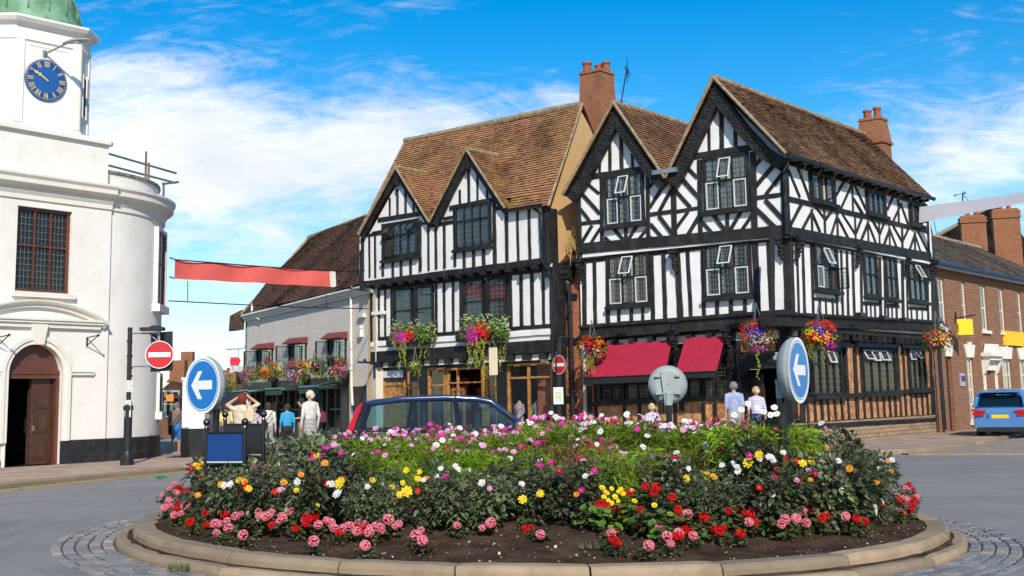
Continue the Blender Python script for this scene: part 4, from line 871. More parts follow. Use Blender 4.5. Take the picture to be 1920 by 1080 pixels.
do = d.build('door', M['oak'], shop); g = MB(); g.face([LF0.w(A + .05, .3, -.17), LF0.w(B - .05, .3, -.17), LF0.w(B - .05, 2., -.17), LF0.w(A + .05, 2., -.17)]); g.build('pane', M['shopglass'], do)
d = MB(); A, B = s(385), s(255); fbox(d, LF0, A, B, 0, 2.3, -.1, .0); fbox(d, LF0, A, A + .1, 0, 2.35, -.1, .06); fbox(d, LF0, B - .1, B, 0, 2.35, -.1, .06); fbox(d, LF0, A, B, 2.18, 2.3, -.1, .055)
for i in range(5): c = A + .16 + i * (B - A - .3) / 4.2; fbox(d, LF0, c, c + .1, .2, 2.1, .0, .02)
d.build('side_door', M['oak'], shop)
d = MB(); a0, z0 = LF0.pt(*Z5(250, 790), .03); a1, z1 = LF0.pt(*Z5(370, 745), .03); fbox(d, LF0, a1, a0, z0, z1, .03, .07); o = d.build('sign_board', simple('plain_sign', (.55, .56, .6), .5), None); tag(o, 'blank pale grey name board over the wooden side door', 'sign')
# mannequins in the window
def mannequin(x, yh, o, top, skirt, label, armcol=None, head=True):
    a, z = LF0.pt(*Z5(x, yh), o); z = 1.62 if head else 1.5; t = thing('mannequin', label, 'mannequin', tuple(LF0.w(a, .02, o)), 0); skin = M['mskin']; c = LF0.w(a, 0, o)
    b = MB(); b.loft([[c + DL * (w * math.cos(k * math.pi / 7)) + LN * (d * math.sin(k * math.pi / 7)) + ZUP * zz for k in range(14)] for zz, w, d in ((.86, .17, .12), (1.0, .16, .115), (1.12, .13, .1), (1.28, .17, .125), (1.4, .19, .11), (1.45, .1, .07), (1.5, .05, .05))]); b.build('torso', top, t)
    b = MB(); b.loft([[c + DL * (w * math.cos(k * math.pi / 7)) + LN * (d * math.sin(k * math.pi / 7)) + ZUP * zz for k in range(14)] for zz, w, d in ((.3, .2, .16), (.6, .19, .14), (.9, .165, .12))]); b.build('skirt', skirt, t)
    b = MB(); b.tube([c + ZUP * 1.46, c + ZUP * 1.54], [.05, .045], 8)
    if head: b.ball(c + ZUP * 1.66, (.075, .085, .115), 10)
    b.build('neck', skin, t)
    for sg in (-1, 1):
        b = MB(); b.tube([c + DL * .17 * sg + ZUP * 1.4, c + DL * .23 * sg + ZUP * 1.15 + LN * .02, c + DL * .16 * sg + LN * .16 + ZUP * 1.0], [.05, .042, .03], 8); b.ball(c + DL * .15 * sg + LN * .18 + ZUP * .98, (.035, .035, .045), 8); b.build('arm', armcol or top, t)
    b = MB(); b.tube([c + ZUP * .05, c + ZUP * .9], .018, 6); b.lathe(c, [(.16, .02), (.16, .04), (.02, .06)], 14); b.build('stand', M['steel'], t)
M['mskin'] = simple('mannequin_skin', (.6, .42, .28), .5, var=.08)
def speck():
    m = Mat('spotted_blouse'); v = m.n.new('ShaderNodeTexVoronoi'); v.inputs['Scale'].default_value = 26; m.l.new(m.obj(), v.inputs['Vector']); return m.fin(m.mix(m.ramp(v.outputs[0], .35, .5, 0, 1), (.1, .05, .12, 1), (.6, .5, .56, 1)), .8)
M['speck'] = speck()
M['wine'] = simple('wine_cloth', (.11, .015, .03), .85); M['denim'] = simple('denim', (.06, .09, .16), .85, var=.3); M['greycloth'] = simple('grey_cloth', (.3, .29, .29), .85); M['blackcloth'] = simple('black_cloth', (.014, .014, .016), .85)
mannequin(1058, 850, -.45, M['speck'], M['denim'], 'headless dress form in a spotted blouse in the shop window', head=False); mannequin(1165, 850, -.7, M['greycloth'], M['blackcloth'], 'headless dress form in a grey top between the two others', head=False); mannequin(1215, 820, -.5, M['wine'], M['blackcloth'], 'pale headed mannequin in a wine red cardigan by the right window edge', M['mskin'])
# drainpipe and pole-mounted bits
pipe(LF2, shop, [(997, 387), (1012, 400), (1016, 488), (1026, 505)], .045, 'black', .1); pipe(LF1, shop, [(1026, 505), (1034, 530), (1036, 640), (1040, 800)], .045, 'black', .12)
def alarm(x, y, F, label):
    b = MB(); a, z = F.pt(x, y, .12); fpoly(b, F, [(a - .15, z - .18), (a + .15, z - .18), (a + .08, z + .2), (a - .08, z + .2)], .02, .14); b.ball(F.w(a, z + .1, .15), .045, 8, 1); o = b.build('alarm_box', [M['cream'], M['lamp_red']]); tag(o, label, 'alarm box')
alarm(1020, 670, LF0, 'cream alarm box with a red lamp above the mannequin window')
b = MB(); a, z = LF1.pt(924, 678, .55); P = LF1.w(a, 0, .55); hv = LN * .02
b.prism([LF1.w(a - .17, z - .45, .5), LF1.w(a + .17, z - .45, .5), LF1.w(a + .17, z + .47, .5), LF1.w(a - .17, z + .47, .5)], LN * .05); b.tube([LF1.w(a, z + .55, .0), LF1.w(a, z + .55, .6)], .02, 6, 1); b.tube([LF1.w(a, z + .55, .52), LF1.w(a, z + .45, .52)], .01, 5, 1)
tag(b.build('hanging_sign', [M['cream'], M['iron']]), 'tall blank cream hanging sign half behind trailing yellow foliage', 'sign')
b = MB(); a0 = LF1.px(702, 677, .1); a1 = LF1.px(703, 708, .1); a2 = LF1.px(672, 679, 1.3); b.tube([a0, a1], .06, 6); b.tube([LF1.px(702, 680, .1), a2], .045, 6); b.ball(LF1.px(684, 676, .7), .07, 8); tag(b.build('sign_bracket', simple('navy_paint', (.012, .02, .09), .4)), 'empty navy blue sign bracket on the corner of the timbered shop', 'bracket')
for (x, y, F, lb) in ((710, 587, LF1, 'white bulkhead lamp on the first floor of the timbered shop'),):
    b = MB(); a, z = F.pt(x, y, .08); fbox(b, F, a - .35, a + .35, z - .06, z + .06, .03, .14); tag(b.build('wall_lamp', M['trimwhite']), lb, 'lamp')
# ================================================================== brick link between shop and pub
link = thing('brick_link_building', 'narrow red brick link with a hopper drainpipe between the timbered shop and the pub', 'building', tuple(PF1.w(7.8, 0, -.2)))
LK = PF1.off(-.2); sl0, sl1 = LK.pt(1100, 650)[0], LK.pt(1034, 650)[0] + .6
b = MB(); fbox(b, LK, 7.0, sl1, -.1, 6.15, -.3, 0); b.build('wall', M['brick'], link)
b = MB(); A, B = LK.w(7.0, 6.12, .18), LK.w(sl1, 6.08, .18); tileroof(b, B, A, A - LK.n * 2.6 + ZUP * 2.3, B - LK.n * 2.6 + ZUP * 2.3, seed=20); b.build('roof', M['tileC'], link)
b = MB(); b.tube([A + V((0, 0, -.05)), B + V((0, 0, -.05))], .06, 8); b.build('gutter', M['black'], link)
b = MB(); C_ = [LK.px(1066, y, .14) for y in (508, 520, 532, 540)]; c = LK.pt(1066, 515, .05); fpoly(b, LK, [(c[0] - .26, c[1] + .25), (c[0] + .26, c[1] + .25), (c[0] + .22, c[1] - .15), (c[0] - .22, c[1] - .15)], 0, .3); fbox(b, LK, c[0] - .3, c[0] + .3, c[1] + .22, c[1] + .3, 0, .33)
for i in range(5): b.ball(LK.w(c[0] - .2 + .1 * i, c[1] - .18, .2), .06, 8)
for sg in (-1, 1): b.ball(LK.w(c[0] + .08 * sg, c[1] + .05, .31), .07, 8)
b.lathe(LK.w(c[0], c[1] - .6, .15), [(.06, 0), (.1, .1), (.13, .3), (.11, .4)], 10); b.build('hopper', M['iron'], link)
pipe(LK, link, [(1067, 530), (1071, 640), (1075, 800)], .07, 'iron', .14)
for y in (556, 640, 748):
    b = MB(); a, z = LK.pt(1070, y, .1); fbox(b, LK, a - .2, a + .2, z - .1, z + .1, 0, .06); b.build('pipe_bracket', M['iron'], link)
b = MB(); q = random.Random(3); c = LK.px(1078, 465, .1)
for i in range(26):
    p = c + V((q.uniform(-.2, .2), q.uniform(-.2, .1), q.uniform(-.15, .05))); h = q.uniform(.2, .75); b.tube([p, p + V((q.uniform(-.1, .1), 0, h * .6)), p + V((q.uniform(-.25, .25), q.uniform(-.1, .1), h * q.uniform(.5, 1)))], [.012, .012, .004], 4)
    if i < 8: b.tube([p, p + V((q.uniform(-.1, .1), -.15, -.1)), p + V((q.uniform(-.15, .15), -.2, -q.uniform(.3, .55)))], [.014, .02, .006], 4)
tag(b.build('dry_weed', simple('straw', (.42, .3, .1), .8, var=.3), uv=False), 'dry straw coloured weed growing from the gutter beside the pub', 'weed')
# tall chimney rising between the shop roof and the pub gable
_cY = 41.6
cb_ = ony(1124, 300, _cY)
chim = thing('tall_brick_chimney', 'tall red brick chimney stack between the shop roof and the pub gable', 'chimney', (cb_.x, cb_.y, 7))
chimney(chim, (cb_.x, cb_.y), DF, DS, 1.0, 1.0, -.1, _cz(1124, 136, _cY), 'brickch', [(.27, -.2, .38, .16), (-.02, .12, .3, .15), (-.3, .15, .36, .15)], .24, 'stack', True)
# ================================================================== the pebbledashed inn down the street
DC = adir(-31); _k = LF1.w(8.92, 0, .0); CF = Fac(_k, DC); CFo = CF
inn = thing('pebbledashed_inn', 'cream pebbledashed inn with green awnings and a dark sagging tiled roof', 'inn', (_k.x, _k.y, 0))
b = MB(); fbox(b, CF, -.4, 15.0, 2.4, 6.1, -.3, 0); fbox(b, CF, -.4, CF.pt(655, 740)[0], -.1, 2.4, -.3, 0); b.build('wall', M['pebble'], inn)
b = MB(); e1 = CF.px(690, 531, .28); e0 = CF.px(452, 590, .28); rl = CF.px(580, 445, -3.4); rr = CF.w(CF.pt(690, 500)[0] - 2.5, rl.z + .1, -3.4); tileroof(b, e0, e1, rr, rl, seed=31, sag=.09); tileroof(b, e0 - CF.n * 7.2, e1 - CF.n * 7.2, rr, rl, seed=32); ridge(b, rl, rr, .12); b.tube([e0, rl], .07, 6, 1); b.build('roof', [M['tileC'], M['verge']], inn)
b = MB(); w0 = CF.w(14.98, 0, 0); b.prism([w0, w0 + ZUP * 6.0, V((rl.x, rl.y, rl.z - .15)), w0 + ZUP * 6.0 - CF.n * 6.8, w0 - CF.n * 6.8], -DC * .25); b.build('gable_wall', M['pebble'], inn)
b = MB()
for dz, o in ((-.08, .24), (-.18, .16), (-.28, .08)): b.tube([e0 + V((0, 0, dz)) - CF.n * (.28 - o), e1 + V((0, 0, dz)) - CF.n * (.28 - o)], .07, 6)
b.build('eaves_cornice', M['trimwhite'], inn)
pipe(CF, inn, [(646, 542), (658, 556), (659, 720), (661, 760)], .05, 'trimwhite', .1); pipe(CF, inn, [(472, 570), (473, 590), (486, 598)], .05, 'trimwhite', .15)
b = MB(); a = CF.w(15.0, 0, 0); b.prism([CF.px(440, 590, .3), CF.px(459, 580, .1), CF.px(458, 618, .1), CF.px(438, 620, .3)], DC * .8); b.build('side_hood', M['tileC'], inn)
for x0, y0, x1, y1 in ((483, 655, 512, 700), (543, 645, 575, 690), (616, 636, 650, 682)):
    window(CF, inn, x0, y0, x1, y1, 3, (1,), (2, 4), special={(0, 0): ('hingeL', 95)}, sill=False, deep=.06)
    h = MB(); A, B = CF.px(x0 - 2, y0 + 1, .02), CF.px(x1 + 2, y0 - 2, .02); h.prism([A + ZUP * .22, B + ZUP * .22, B + CF.n * .3, A + CF.n * .3], ZUP * .05); h.prism([A + ZUP * .2, A + CF.n * .28, A], DC * -.06); h.prism([B + ZUP * .2, B + CF.n * .28, B], DC * .06); h.build('window_hood', simple('red_hood_tile', (.2, .035, .03), .8, var=.3, vs=8), inn)
b = MB(); sa, sb = CF.pt(655, 740)[0], 15.; fbox(b, CF, sa, sb, -.1, 2.45, -.4, -.3)
fbox(b, CF, sa, sb, 2.15, 2.62, -.3, .12); fbox(b, CF, sa, sa + .5, -.1, 2.6, -.3, .1)
for k in range(9): c = sa + .7 + k * 1.5; fbox(b, CF, c, c + .12, -.1, 2.2, -.3, .03); fbox(b, CF, c + .12, c + 1.38, -.1, .6, -.3, .0); fbox(b, CF, c + .12, c + 1.38, 1.3, 1.36, -.25, -.02); fbox(b, CF, c + .7, c + .75, .6, 2.2, -.25, -.021)
b.build('shop_front', simple('dark_shopfront', (.022, .018, .015), .4, var=.3), inn)
b = MB()
for k in range(9): c = sa + .82 + k * 1.5; b.face([CF.w(c, .6, -.15), CF.w(c + 1.26, .6, -.15), CF.w(c + 1.26, 2.2, -.15), CF.w(c, 2.2, -.15)])
b.build('shop_glass', M['glass'], inn)
b = MB(); fbox(b, CF, sa + 2.6, sa + 3.6, .3, 2.0, -.1, .06); b.build('menu_board', simple('chalkboard', (.02, .03, .026), .8, var=.8, vs=14), inn)
for k in (0, 4.2, 8.2): 
    b = MB(); fbox(b, CF, sa + k, sa + k + .55, 2.2, 2.85, .0, .3); b.build('shopfront_bracket', M['black'], inn)
def gawn(rx, ry, fx, fy, fx2, fy2, o):
    sr, zr = CF.pt(rx, ry, .1); s2, z2 = CF.pt(fx2, fy2, o); s1, z1 = CF.pt(fx, fy, o); b = MB(); A, B = CF.w(sr, zr, .1), CF.w(s2, zr, .1); C_, D = CF.w(s2, z2, o), CF.w(sr, z1, o)
    b.prism([A, B, C_, D], ZUP * .03); b.prism([D, C_, C_ - ZUP * .24, D - ZUP * .24], -CF.n * .02); a = b.build('awning', M['green'], inn)
    b = MB(); b.tube([C_ + ZUP * .03, D + ZUP * .03], .04, 8); b.tube([A - ZUP * .05, D - ZUP * .02], .035, 6); b.build('awning_frame', M['alu'], a)
gawn(642, 716, 605, 725, 560, 727, 1.1); gawn(570, 723, 537, 729, 497, 731, 1.1); gawn(505, 728, 470, 733, 436, 736, 1.1)
for x, y, lb in ((677, 592, 'white bulkhead lamp on the pebbledash wall beside the drainpipe'),):
    b = MB(); a, z = CF.pt(x, y, .08); fbox(b, CF, a - .3, a + .3, z - .07, z + .07, .02, .14); tag(b.build('wall_lamp', M['trimwhite']), lb, 'lamp')
b = MB(); a, z = CF.pt(674, 622, .1); fbox(b, CF, a - .14, a + .14, z - .2, z + .18, .0, .14); fbox(b, CF, a - .1, a + .1, z + .18, z + .23, .0, .1); tag(b.build('alarm_box', M['trimwhite']), 'small white alarm box low on the pebbledash wall', 'alarm box')
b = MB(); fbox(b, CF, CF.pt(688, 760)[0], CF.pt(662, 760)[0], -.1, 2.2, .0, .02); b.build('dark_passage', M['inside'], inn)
# oval pub sign on its bracket
b = MB(); p = ony(441, 677, 56); b.lathe(p, [(.26, -.03), (.27, 0), (.26, .03)], 24, 0, V((-.1, -1, 0))); b.v = [(p.x + (x - p.x) * 1.0, y, p.z + (z - p.z) * .68) for x, y, z in b.v]; b.tube([ony(424, 655, 56), ony(455, 654, 56)], .025, 6, 1); b.tube([ony(433, 655, 56), ony(433, 668, 56)], .012, 5, 1); b.tube([ony(447, 655, 56), ony(447, 668, 56)], .012, 5, 1); b.tube([ony(455, 654, 56), ony(462, 648, 56.5)], .02, 5, 1)
tag(b.build('oval_pub_sign', [simple('scarlet', (.72, .02, .05), .4), M['iron']]), 'red oval hanging sign on an iron bracket at the far end of the inn', 'sign')
b = MB(); p = ony(446, 692, 57); b.box(p, V((.38, 0, 0)), V((0, .04, 0)), ZUP * .17); tag(b.build('hanging_board', simple('pale_board', (.5, .5, .52), .6)), 'pale grey rectangular board under the red oval sign', 'sign')
# ================================================================== the white market house with its clock tower
DW = adir(38); _w = onz(119, 877); WF = Fac(_w, DW); WN = WF.n
mh = thing('market_house', 'white painted market house with a rounded corner and green domed clock tower', 'building', (_w.x, _w.y, 0))
SE = 1.25; RA = 3.62
P_e = WF.w(SE, 0, 0); cA = P_e - WN * RA
def arcp(t, r=RA, z=0.): return cA + WN * (r * math.cos(t)) + DW * (r * math.sin(t)) + ZUP * z
d0, d1_ = WF.pt(15, 700)[0], WF.pt(117, 700)[0]; dm = (d0 + d1_) / 2; dr2 = (d1_ - d0) / 2; zsp = WF.pt(66, 645)[1] - dr2
w0 = WF.pt(34, 385); w1 = WF.pt(131, 552); 
b = MB(); wallholes(b, WF, -10, SE, -.1, 7.9, [(d0, d1_, -.1, zsp + dr2), (w0[0], w1[0], w1[1], w0[1])], .3)
n = 12
for sg in (-1, 1):
    cx = dm + sg * dr2; pts = [(dm + sg * dr2 * math.cos(k * math.pi / 2 / n), zsp + dr2 * math.sin(k * math.pi / 2 / n)) for k in range(n + 1)]
    for p, q in zip(pts, pts[1:]): b.face([WF.w(cx, zsp + dr2, 0), WF.w(p[0], p[1], 0), WF.w(q[0], q[1], 0)]); b.face([WF.w(p[0], p[1], 0), WF.w(q[0], q[1], 0), WF.w(q[0], q[1], -.3), WF.w(p[0], p[1], -.3)])
b.loft([[arcp(k * .05, RA - .09, z) for k in range(0, 62)] for z in (-.1, 2, 5, 7.9)], 0, False, False)
b.face([WF.w(SE, -.1, 0), WF.w(SE, 7.9, 0), WF.w(SE, 7.9, -.1), WF.w(SE, -.1, -.1)])
b.face([WF.w(-10, 7.9, 0), WF.w(SE, 7.9, 0)] + [arcp(k * .05, RA - .09, 7.9) for k in range(1, 62)] + [WF.w(-10, 7.9, -7)]); wo = b.build('wall', M['render'], mh)
path = [(WF.w(-10, 0, 0), WN), (WF.w(SE, 0, 0), WN)]; apath = [(arcp(k * .07, RA - .09), (arcp(k * .07, 1) - cA).normalized()) for k in range(0, 44)]
def sweep(b, path, prof, mi=0):
    for (p, n), (q, m) in zip(path, path[1:]):
        for (o0, z0), (o1, z1) in zip(prof, prof[1:]):
            b.face([p + n * o0 + ZUP * z0, q + m * o0 + ZUP * z0, q + m * o1 + ZUP * z1, p + n * o1 + ZUP * z1], mi)
    for p, n in (path[0], path[-1]): b.face([p + n * o + ZUP * z for o, z in prof])
def sweep2(parent, name, prof, mat, dz=0.):
    b = MB(); sweep(b, path, prof); sweep(b, apath, prof); return b.build(name, mat, parent)
sweep2(mh, 'cornice', [(-.02, 7.18), (.05, 7.2), (.05, 7.32), (.1, 7.4), (.12, 7.5), (.26, 7.56), (.3, 7.6), (.3, 7.72), (.36, 7.8), (.36, 7.86), (-.02, 7.93)], M['trimwhite'])
zl = .72; b = MB(); pl = [(-.02, -.1), (.07, -.1), (.07, .3), (.035, .36), (.035, zl), (-.02, zl + .02)]
sweep(b, [(WF.w(-10, 0, 0), WN), (WF.w(d0 - .16, 0, 0), WN)], pl); sweep(b, [(WF.w(d1_ + .0, 0, 0), WN), (WF.w(SE, 0, 0), WN)], pl); sweep(b, apath, pl); b.build('plinth', simple('black_plinth', (.022, .021, .022), .5, var=.5, vs=3, bump=.3, bs=20), mh)
b = MB(); zt = 9.08; fbox(b, WF, -10, 1.14, 7.9, zt, -.6, -.06); sweep(b, [(WF.w(-10, 0, 0), WN), (WF.w(1.14, 0, 0), WN), (WF.w(1.24, 0, -.1), (WN + DW).normalized()), (WF.w(1.2, 0, -.7), DW)], [(-.1, zt), (.06, zt), (.06, zt + .1), (-.02, zt + .16), (-.5, zt + .2)])
fbox(b, WF, .6, 1.1, 7.9, zt, -3., -.1); b.build('parapet', M['render'], mh)
b = MB(); sweep(b, [(arcp(k * .07, RA - .25), (arcp(k * .07, 1) - cA).normalized()) for k in range(0, 44)], [(0, 7.88), (0, 8.32)]); b.build('curved_parapet', M['render'], mh)
b = MB(); sweep(b, [(arcp(k * .07, RA - .25), (arcp(k * .07, 1) - cA).normalized()) for k in range(0, 44)], [(.0, 8.3), (.05, 8.32), (.04, 8.4), (-.25, 8.4), (-.25, 7.9)]); b.build('parapet_coping', simple('old_coping', (.22, .19, .14), .9, var=.5, vs=5), mh)
# arch and door
b = MB()
for r0, r1, o in ((dr2 - .0, dr2 + .12, .05), (dr2 + .11, dr2 + .22, .09)):
    L = []
    for k in range(25):
        a = math.pi * k / 24; c, s_ = math.cos(a), math.sin(a); L.append([WF.w(dm + r * c, zsp + r * s_, oo) for r, oo in ((r0, -.02), (r0, o), (r1, o), (r1, -.02))])
    b.loft(L); 
    for sg in (-1, 1): fbox(b, WF, dm + sg * r0, dm + sg * r1, zl if sg > 0 else zl, zsp, -.02, o + .001)
for a, c in ((d1_ + .22, SE - .45), (-9.9, d0 - .22)): fbox(b, WF, a, c, zsp - .05, zsp + .03, -.02, .07); fbox(b, WF, a, c, zsp + .03, zsp + .06, -.02, .1)
b.prism([WF.w(dm - .12, zsp + dr2 - .02, .0), WF.w(dm + .12, zsp + dr2 - .02, 0), WF.w(dm + .22, zsp + dr2 + .52, 0), WF.w(dm - .22, zsp + dr2 + .52, 0)], WN * .17); b.build('door_surround', M['trimwhite'], mh)
b = MB(); ph = WF.pt(195, 609)[0] - dm; pz = WF.pt(150, 609)[1]; rise = .52; R_ = (ph * ph + rise * rise) / (2 * rise)
for z0, z1, o in ((pz - .12, pz, .1), (pz, pz + .07, .16), (pz + .07, pz + .13, .2)): fbox(b, WF, dm - ph * (.86 + o * .6), dm + ph * (.86 + o * .6), z0, z1, -.02, o)
am = math.asin(ph / R_); L = []
for k in range(29):
    a = -am + 2 * am * k / 28; L.append([WF.w(dm + r * math.sin(a), pz + rise - R_ + r * math.cos(a), o) for r, o in ((R_ - .1, -.02), (R_ - .1, .1), (R_ - .02, .12), (R_, .18), (R_ + .05, .22), (R_ + .1, .23), (R_ + .12, -.02))])
b.loft(L); b.build('pediment', M['trimwhite'], mh)
b = MB(); A = [(dm + (dr2 - .01) * math.cos(math.pi * k / 20), zsp + .05 + (dr2 - .02) * math.sin(math.pi * k / 20) * .97) for k in range(21)]; fpoly(b, WF, A, -.26, -.2); fbox(b, WF, d0, d1_, zsp - .14, zsp + .1, -.27, -.14); fbox(b, WF, d0, d1_, zsp - .02, zsp + .03, -.2, -.11)
for a in (d0 + .04, d1_ - .04): fbox(b, WF, a - .05, a + .05, -.05, zsp - .14, -.28, -.12)
b.build('arch_panel', M['maroon'], mh)
b = MB(); dl0 = d1_ - .72; fbox(b, WF, dl0, d1_ - .09, .12, zsp - .14, -.36, -.3)
for z0, z1 in ((.25, .8), (.95, 1.45), (1.6, 2.1)): fbox(b, WF, dl0 + .14, d1_ - .22, z0, min(z1, zsp - .3), -.3, -.275); fbox(b, WF, dl0 + .2, d1_ - .28, z0 + .07, min(z1, zsp - .3) - .07, -.275, -.26)
o = b.build('door', simple('panelled_oak', (.075, .032, .02), .35, var=.3, vs=6), mh); b = MB(); fbox(b, WF, dl0 + .05, dl0 + .09, 1.0, 1.14, -.3, -.23); b.build('handle', M['steel'], o)
b = MB(); 
for q in ((d0 - .5, d0 - .45, 0, 3, -4, -.3), (d1_ + .4, d1_ + .45, 0, 3, -4, -.3), (d0 - .5, d1_ + .45, 0, 3, -4.05, -4), (d0 - .5, d1_ + .45, 2.95, 3, -4, -.3), (d0 - .5, d1_ + .45, -.05, .1, -4, .02)): fbox(b, WF, *q)
fbox(b, WF, d0 + .85, d0 + .92, .1, zsp, -.5, -.42); b.build('lobby', simple('lobby', (.045, .03, .022), .8, var=.5), mh)
# upper windows
window(WF.off(-.2), mh, 0, 0, 0, 0, 3, (1, 1.25), [(4, 5), (4, 7)], fm='maroon', fr=.09, sill=False, rect=(w0[0] + .0, w1[0], w1[1], w0[1]), curtain=0, glassm='glasslow')
b = MB(); fbox(b, WF, w0[0] - .12, w1[0] + .12, w1[1] - .14, w1[1], -.2, .12); b.build('window_sill', M['trimwhite'], mh)
def arcwin(x0, y0, x1, y1, nx, rows, grid, up):
    # window set tangent to the curved wall where this line of sight meets it
    d = ray((x0 + x1) / 2, (y0 + y1) / 2); o = EYE - cA; rr = RA - .09; A = d.x ** 2 + d.y ** 2; B = 2 * (o.x * d.x + o.y * d.y); C_ = o.x ** 2 + o.y ** 2 - rr * rr; D = max(0, B * B - 4 * A * C_); t = (-B - math.sqrt(D)) / (2 * A); p = EYE + d * t
    nn = V((p.x - cA.x, p.y - cA.y, 0)).normalized(); F = Fac(p, V((-nn.y, nn.x, 0))); F.n = nn; z1, z0 = F.pt((x0 + x1) / 2, y0)[1], F.pt((x0 + x1) / 2, y1)[1]; hw = .62 if up else .4
    F2 = F.off(-.1); window(F2, mh, 0, 0, 0, 0, nx, rows, grid, fm='maroon', sill=False, rect=(-hw, hw, z0, z1), o=.03)
    b = MB()
    for s0, s1, za, zb in ((-hw - .1, -hw, z0, z1 + .1), (hw, hw + .1, z0, z1 + .1), (-hw, hw, z1, z1 + .1)): fbox(b, F, s0, s1, za, zb, -.25, .05)
    fbox(b, F, -hw - .18, hw + .18, z0 - .22, z0, -.35, .14); b.build('window_surround', M['render'], mh)
arcwin(294, 436, 309, 574, 3, (1, 1.3), [(3, 5), (3, 6)], True); arcwin(295, 706, 303, 772, 2, (1,), (2, 4), False)
# wall brackets
for x, y in ((163, 640), (-4, 640)):
    b = MB(); p = WF.px(x, y, .02); q = p + WN * .55 + ZUP * .14; b.tube([p - ZUP * .12, q], .016, 5); b.tube([p + ZUP * .1, q], .016, 5); b.tube([p - ZUP * .14, p + ZUP * .12], .022, 5); b.ball(q, .04, 6); b.build('wall_bracket', M['iron'], mh)
# clock tower
DT = adir(44); TF = Fac(ony(85, 150, 34.5), DT); TN = TF.n; wide, cham = 2.16, .8
s0, s1 = TF.pt(24, 215)[0], TF.pt(147, 235)[0]; sm = (s0 + s1) / 2; wide = s1 - s0; ap = wide / 2 + cham / math.sqrt(2); tc = TF.w(sm, 0, -ap)
def octo(e, z):
    h = wide / 2 + e * .4; a = ap + e; P = []
    for k in range(4):
        N_ = [TN, DT, -TN, -DT][k]; T_ = [DT, -TN, -DT, TN][k]; P += [tc + N_ * a - T_ * h + ZUP * z, tc + N_ * a + T_ * h + ZUP * z]
    return P
b = MB(); zc0, zc1 = TF.pt(85, 236)[1], TF.pt(90, 52)[1]
b.loft([octo(.28, 9.0), octo(.2, zc0 - .5), octo(.12, zc0 - .42), octo(.1, zc0 - .05), octo(0, zc0), octo(0, zc1 - .55), octo(.05, zc1 - .5), octo(.05, zc1 - .42), octo(0.02, zc1 - .4), octo(.02, zc1 - .12), octo(.12, zc1 - .02), octo(.2, zc1), octo(.28, zc1 + .1), octo(.28, zc1 + .17), octo(.1, zc1 + .2)])
for sx in (-1, 1): fbox(b, TF, sm + sx * (wide / 2 - .0), sm + sx * (wide / 2 - .26), zc0, zc1 - .5, -.02, .045)
tw = b.build('clock_tower', M['render'], mh)
b = MB(); zz = TF.pt(85, 90)[1]; zz = zc1 - .66; fbox(b, TF, sm - .62, sm + .62, zz, zz + .03, -.01, .012); b.build('string_course', M['trimwhite'], tw)
# louvred slit on the narrow face
NC = (TN + DT).normalized(); fc = tc + NC * (ap * math.sqrt(2) - cham / 2 + .0); hc = (octo(0, 0)[2] + octo(0, 0)[1]) / 2; FC = Fac(hc, (octo(0, 0)[2] - octo(0, 0)[1])); FC.n = NC
zA, zB = FC.pt(151, 214)[1], FC.pt(151, 142)[1]; b = MB(); fbox(b, FC, -.13, .13, zA, zB, -.02, .01); b.build('louvre', M['inside'], tw)
b = MB()
for sg in (-1, 1): fbox(b, FC, sg * .14, sg * .2, zA - .1, zB + .1, -.02, .05); fbox(b, FC, sg * .3, sg * .4, zc0, zc1 - .5, -.02, .04)
b.build('louvre_frame', M['trimwhite'], tw)
b = MB(); zd = zc1 + .18; Rd = ap * 1.02
b.lathe(tc, [(Rd + .02, zd - .1), (Rd, zd + .1), (Rd * .985, zd + .3)] + [(Rd * .97 * math.cos(t * math.pi / 2 / 10), zd + .36 + 1.62 * math.sin(t * math.pi / 2 / 10)) for t in range(10)] + [(.05, zd + 1.98)], 40)
for k in range(16):
    a = k * math.pi / 8; b.tube([tc + V((Rd * .98 * math.cos(t * .15) * math.cos(a), Rd * .98 * math.cos(t * .15) * math.sin(a), zd + .36 + 1.63 * math.sin(t * .15))) for t in range(0, 10)], .025, 5)
b.build('dome', M['copper'], mh, smooth=True)
# clock
zk = TF.pt(85, 151)[1]; sk = TF.pt(85, 151)[0]; RK = .64
b = MB(); K = lambda r, a, o: TF.w(sk + r * math.sin(a), zk + r * math.cos(a), o)
b.loft([[K(r, k * math.pi / 24, o) for k in range(48)] for r, o in ((RK, -.02), (RK, .06), (RK - .02, .07), (.01, .07))]); ck = b.build('clock', M['clockblue'], tw)
b = MB(); b.loft([[K(r, k * math.pi / 24, .073) for k in range(48)] for r in (RK * .62, RK * .0 + .005)], 0, True, False); b.build('dial_centre', simple('dial_blue', (.012, .10, .32), .4), ck)
b = MB()
for k in range(60):
    a = k * math.pi / 30; e = .012; b.prism([K(RK * .91, a - e, .072), K(RK * .91, a + e, .072), K(RK * .97, a + e, .072), K(RK * .97, a - e, .072)], TN * .012)
num = ['XII', 'I', 'II', 'III', 'IIII', 'V', 'VI', 'VII', 'VIII', 'IX', 'X', 'XI']
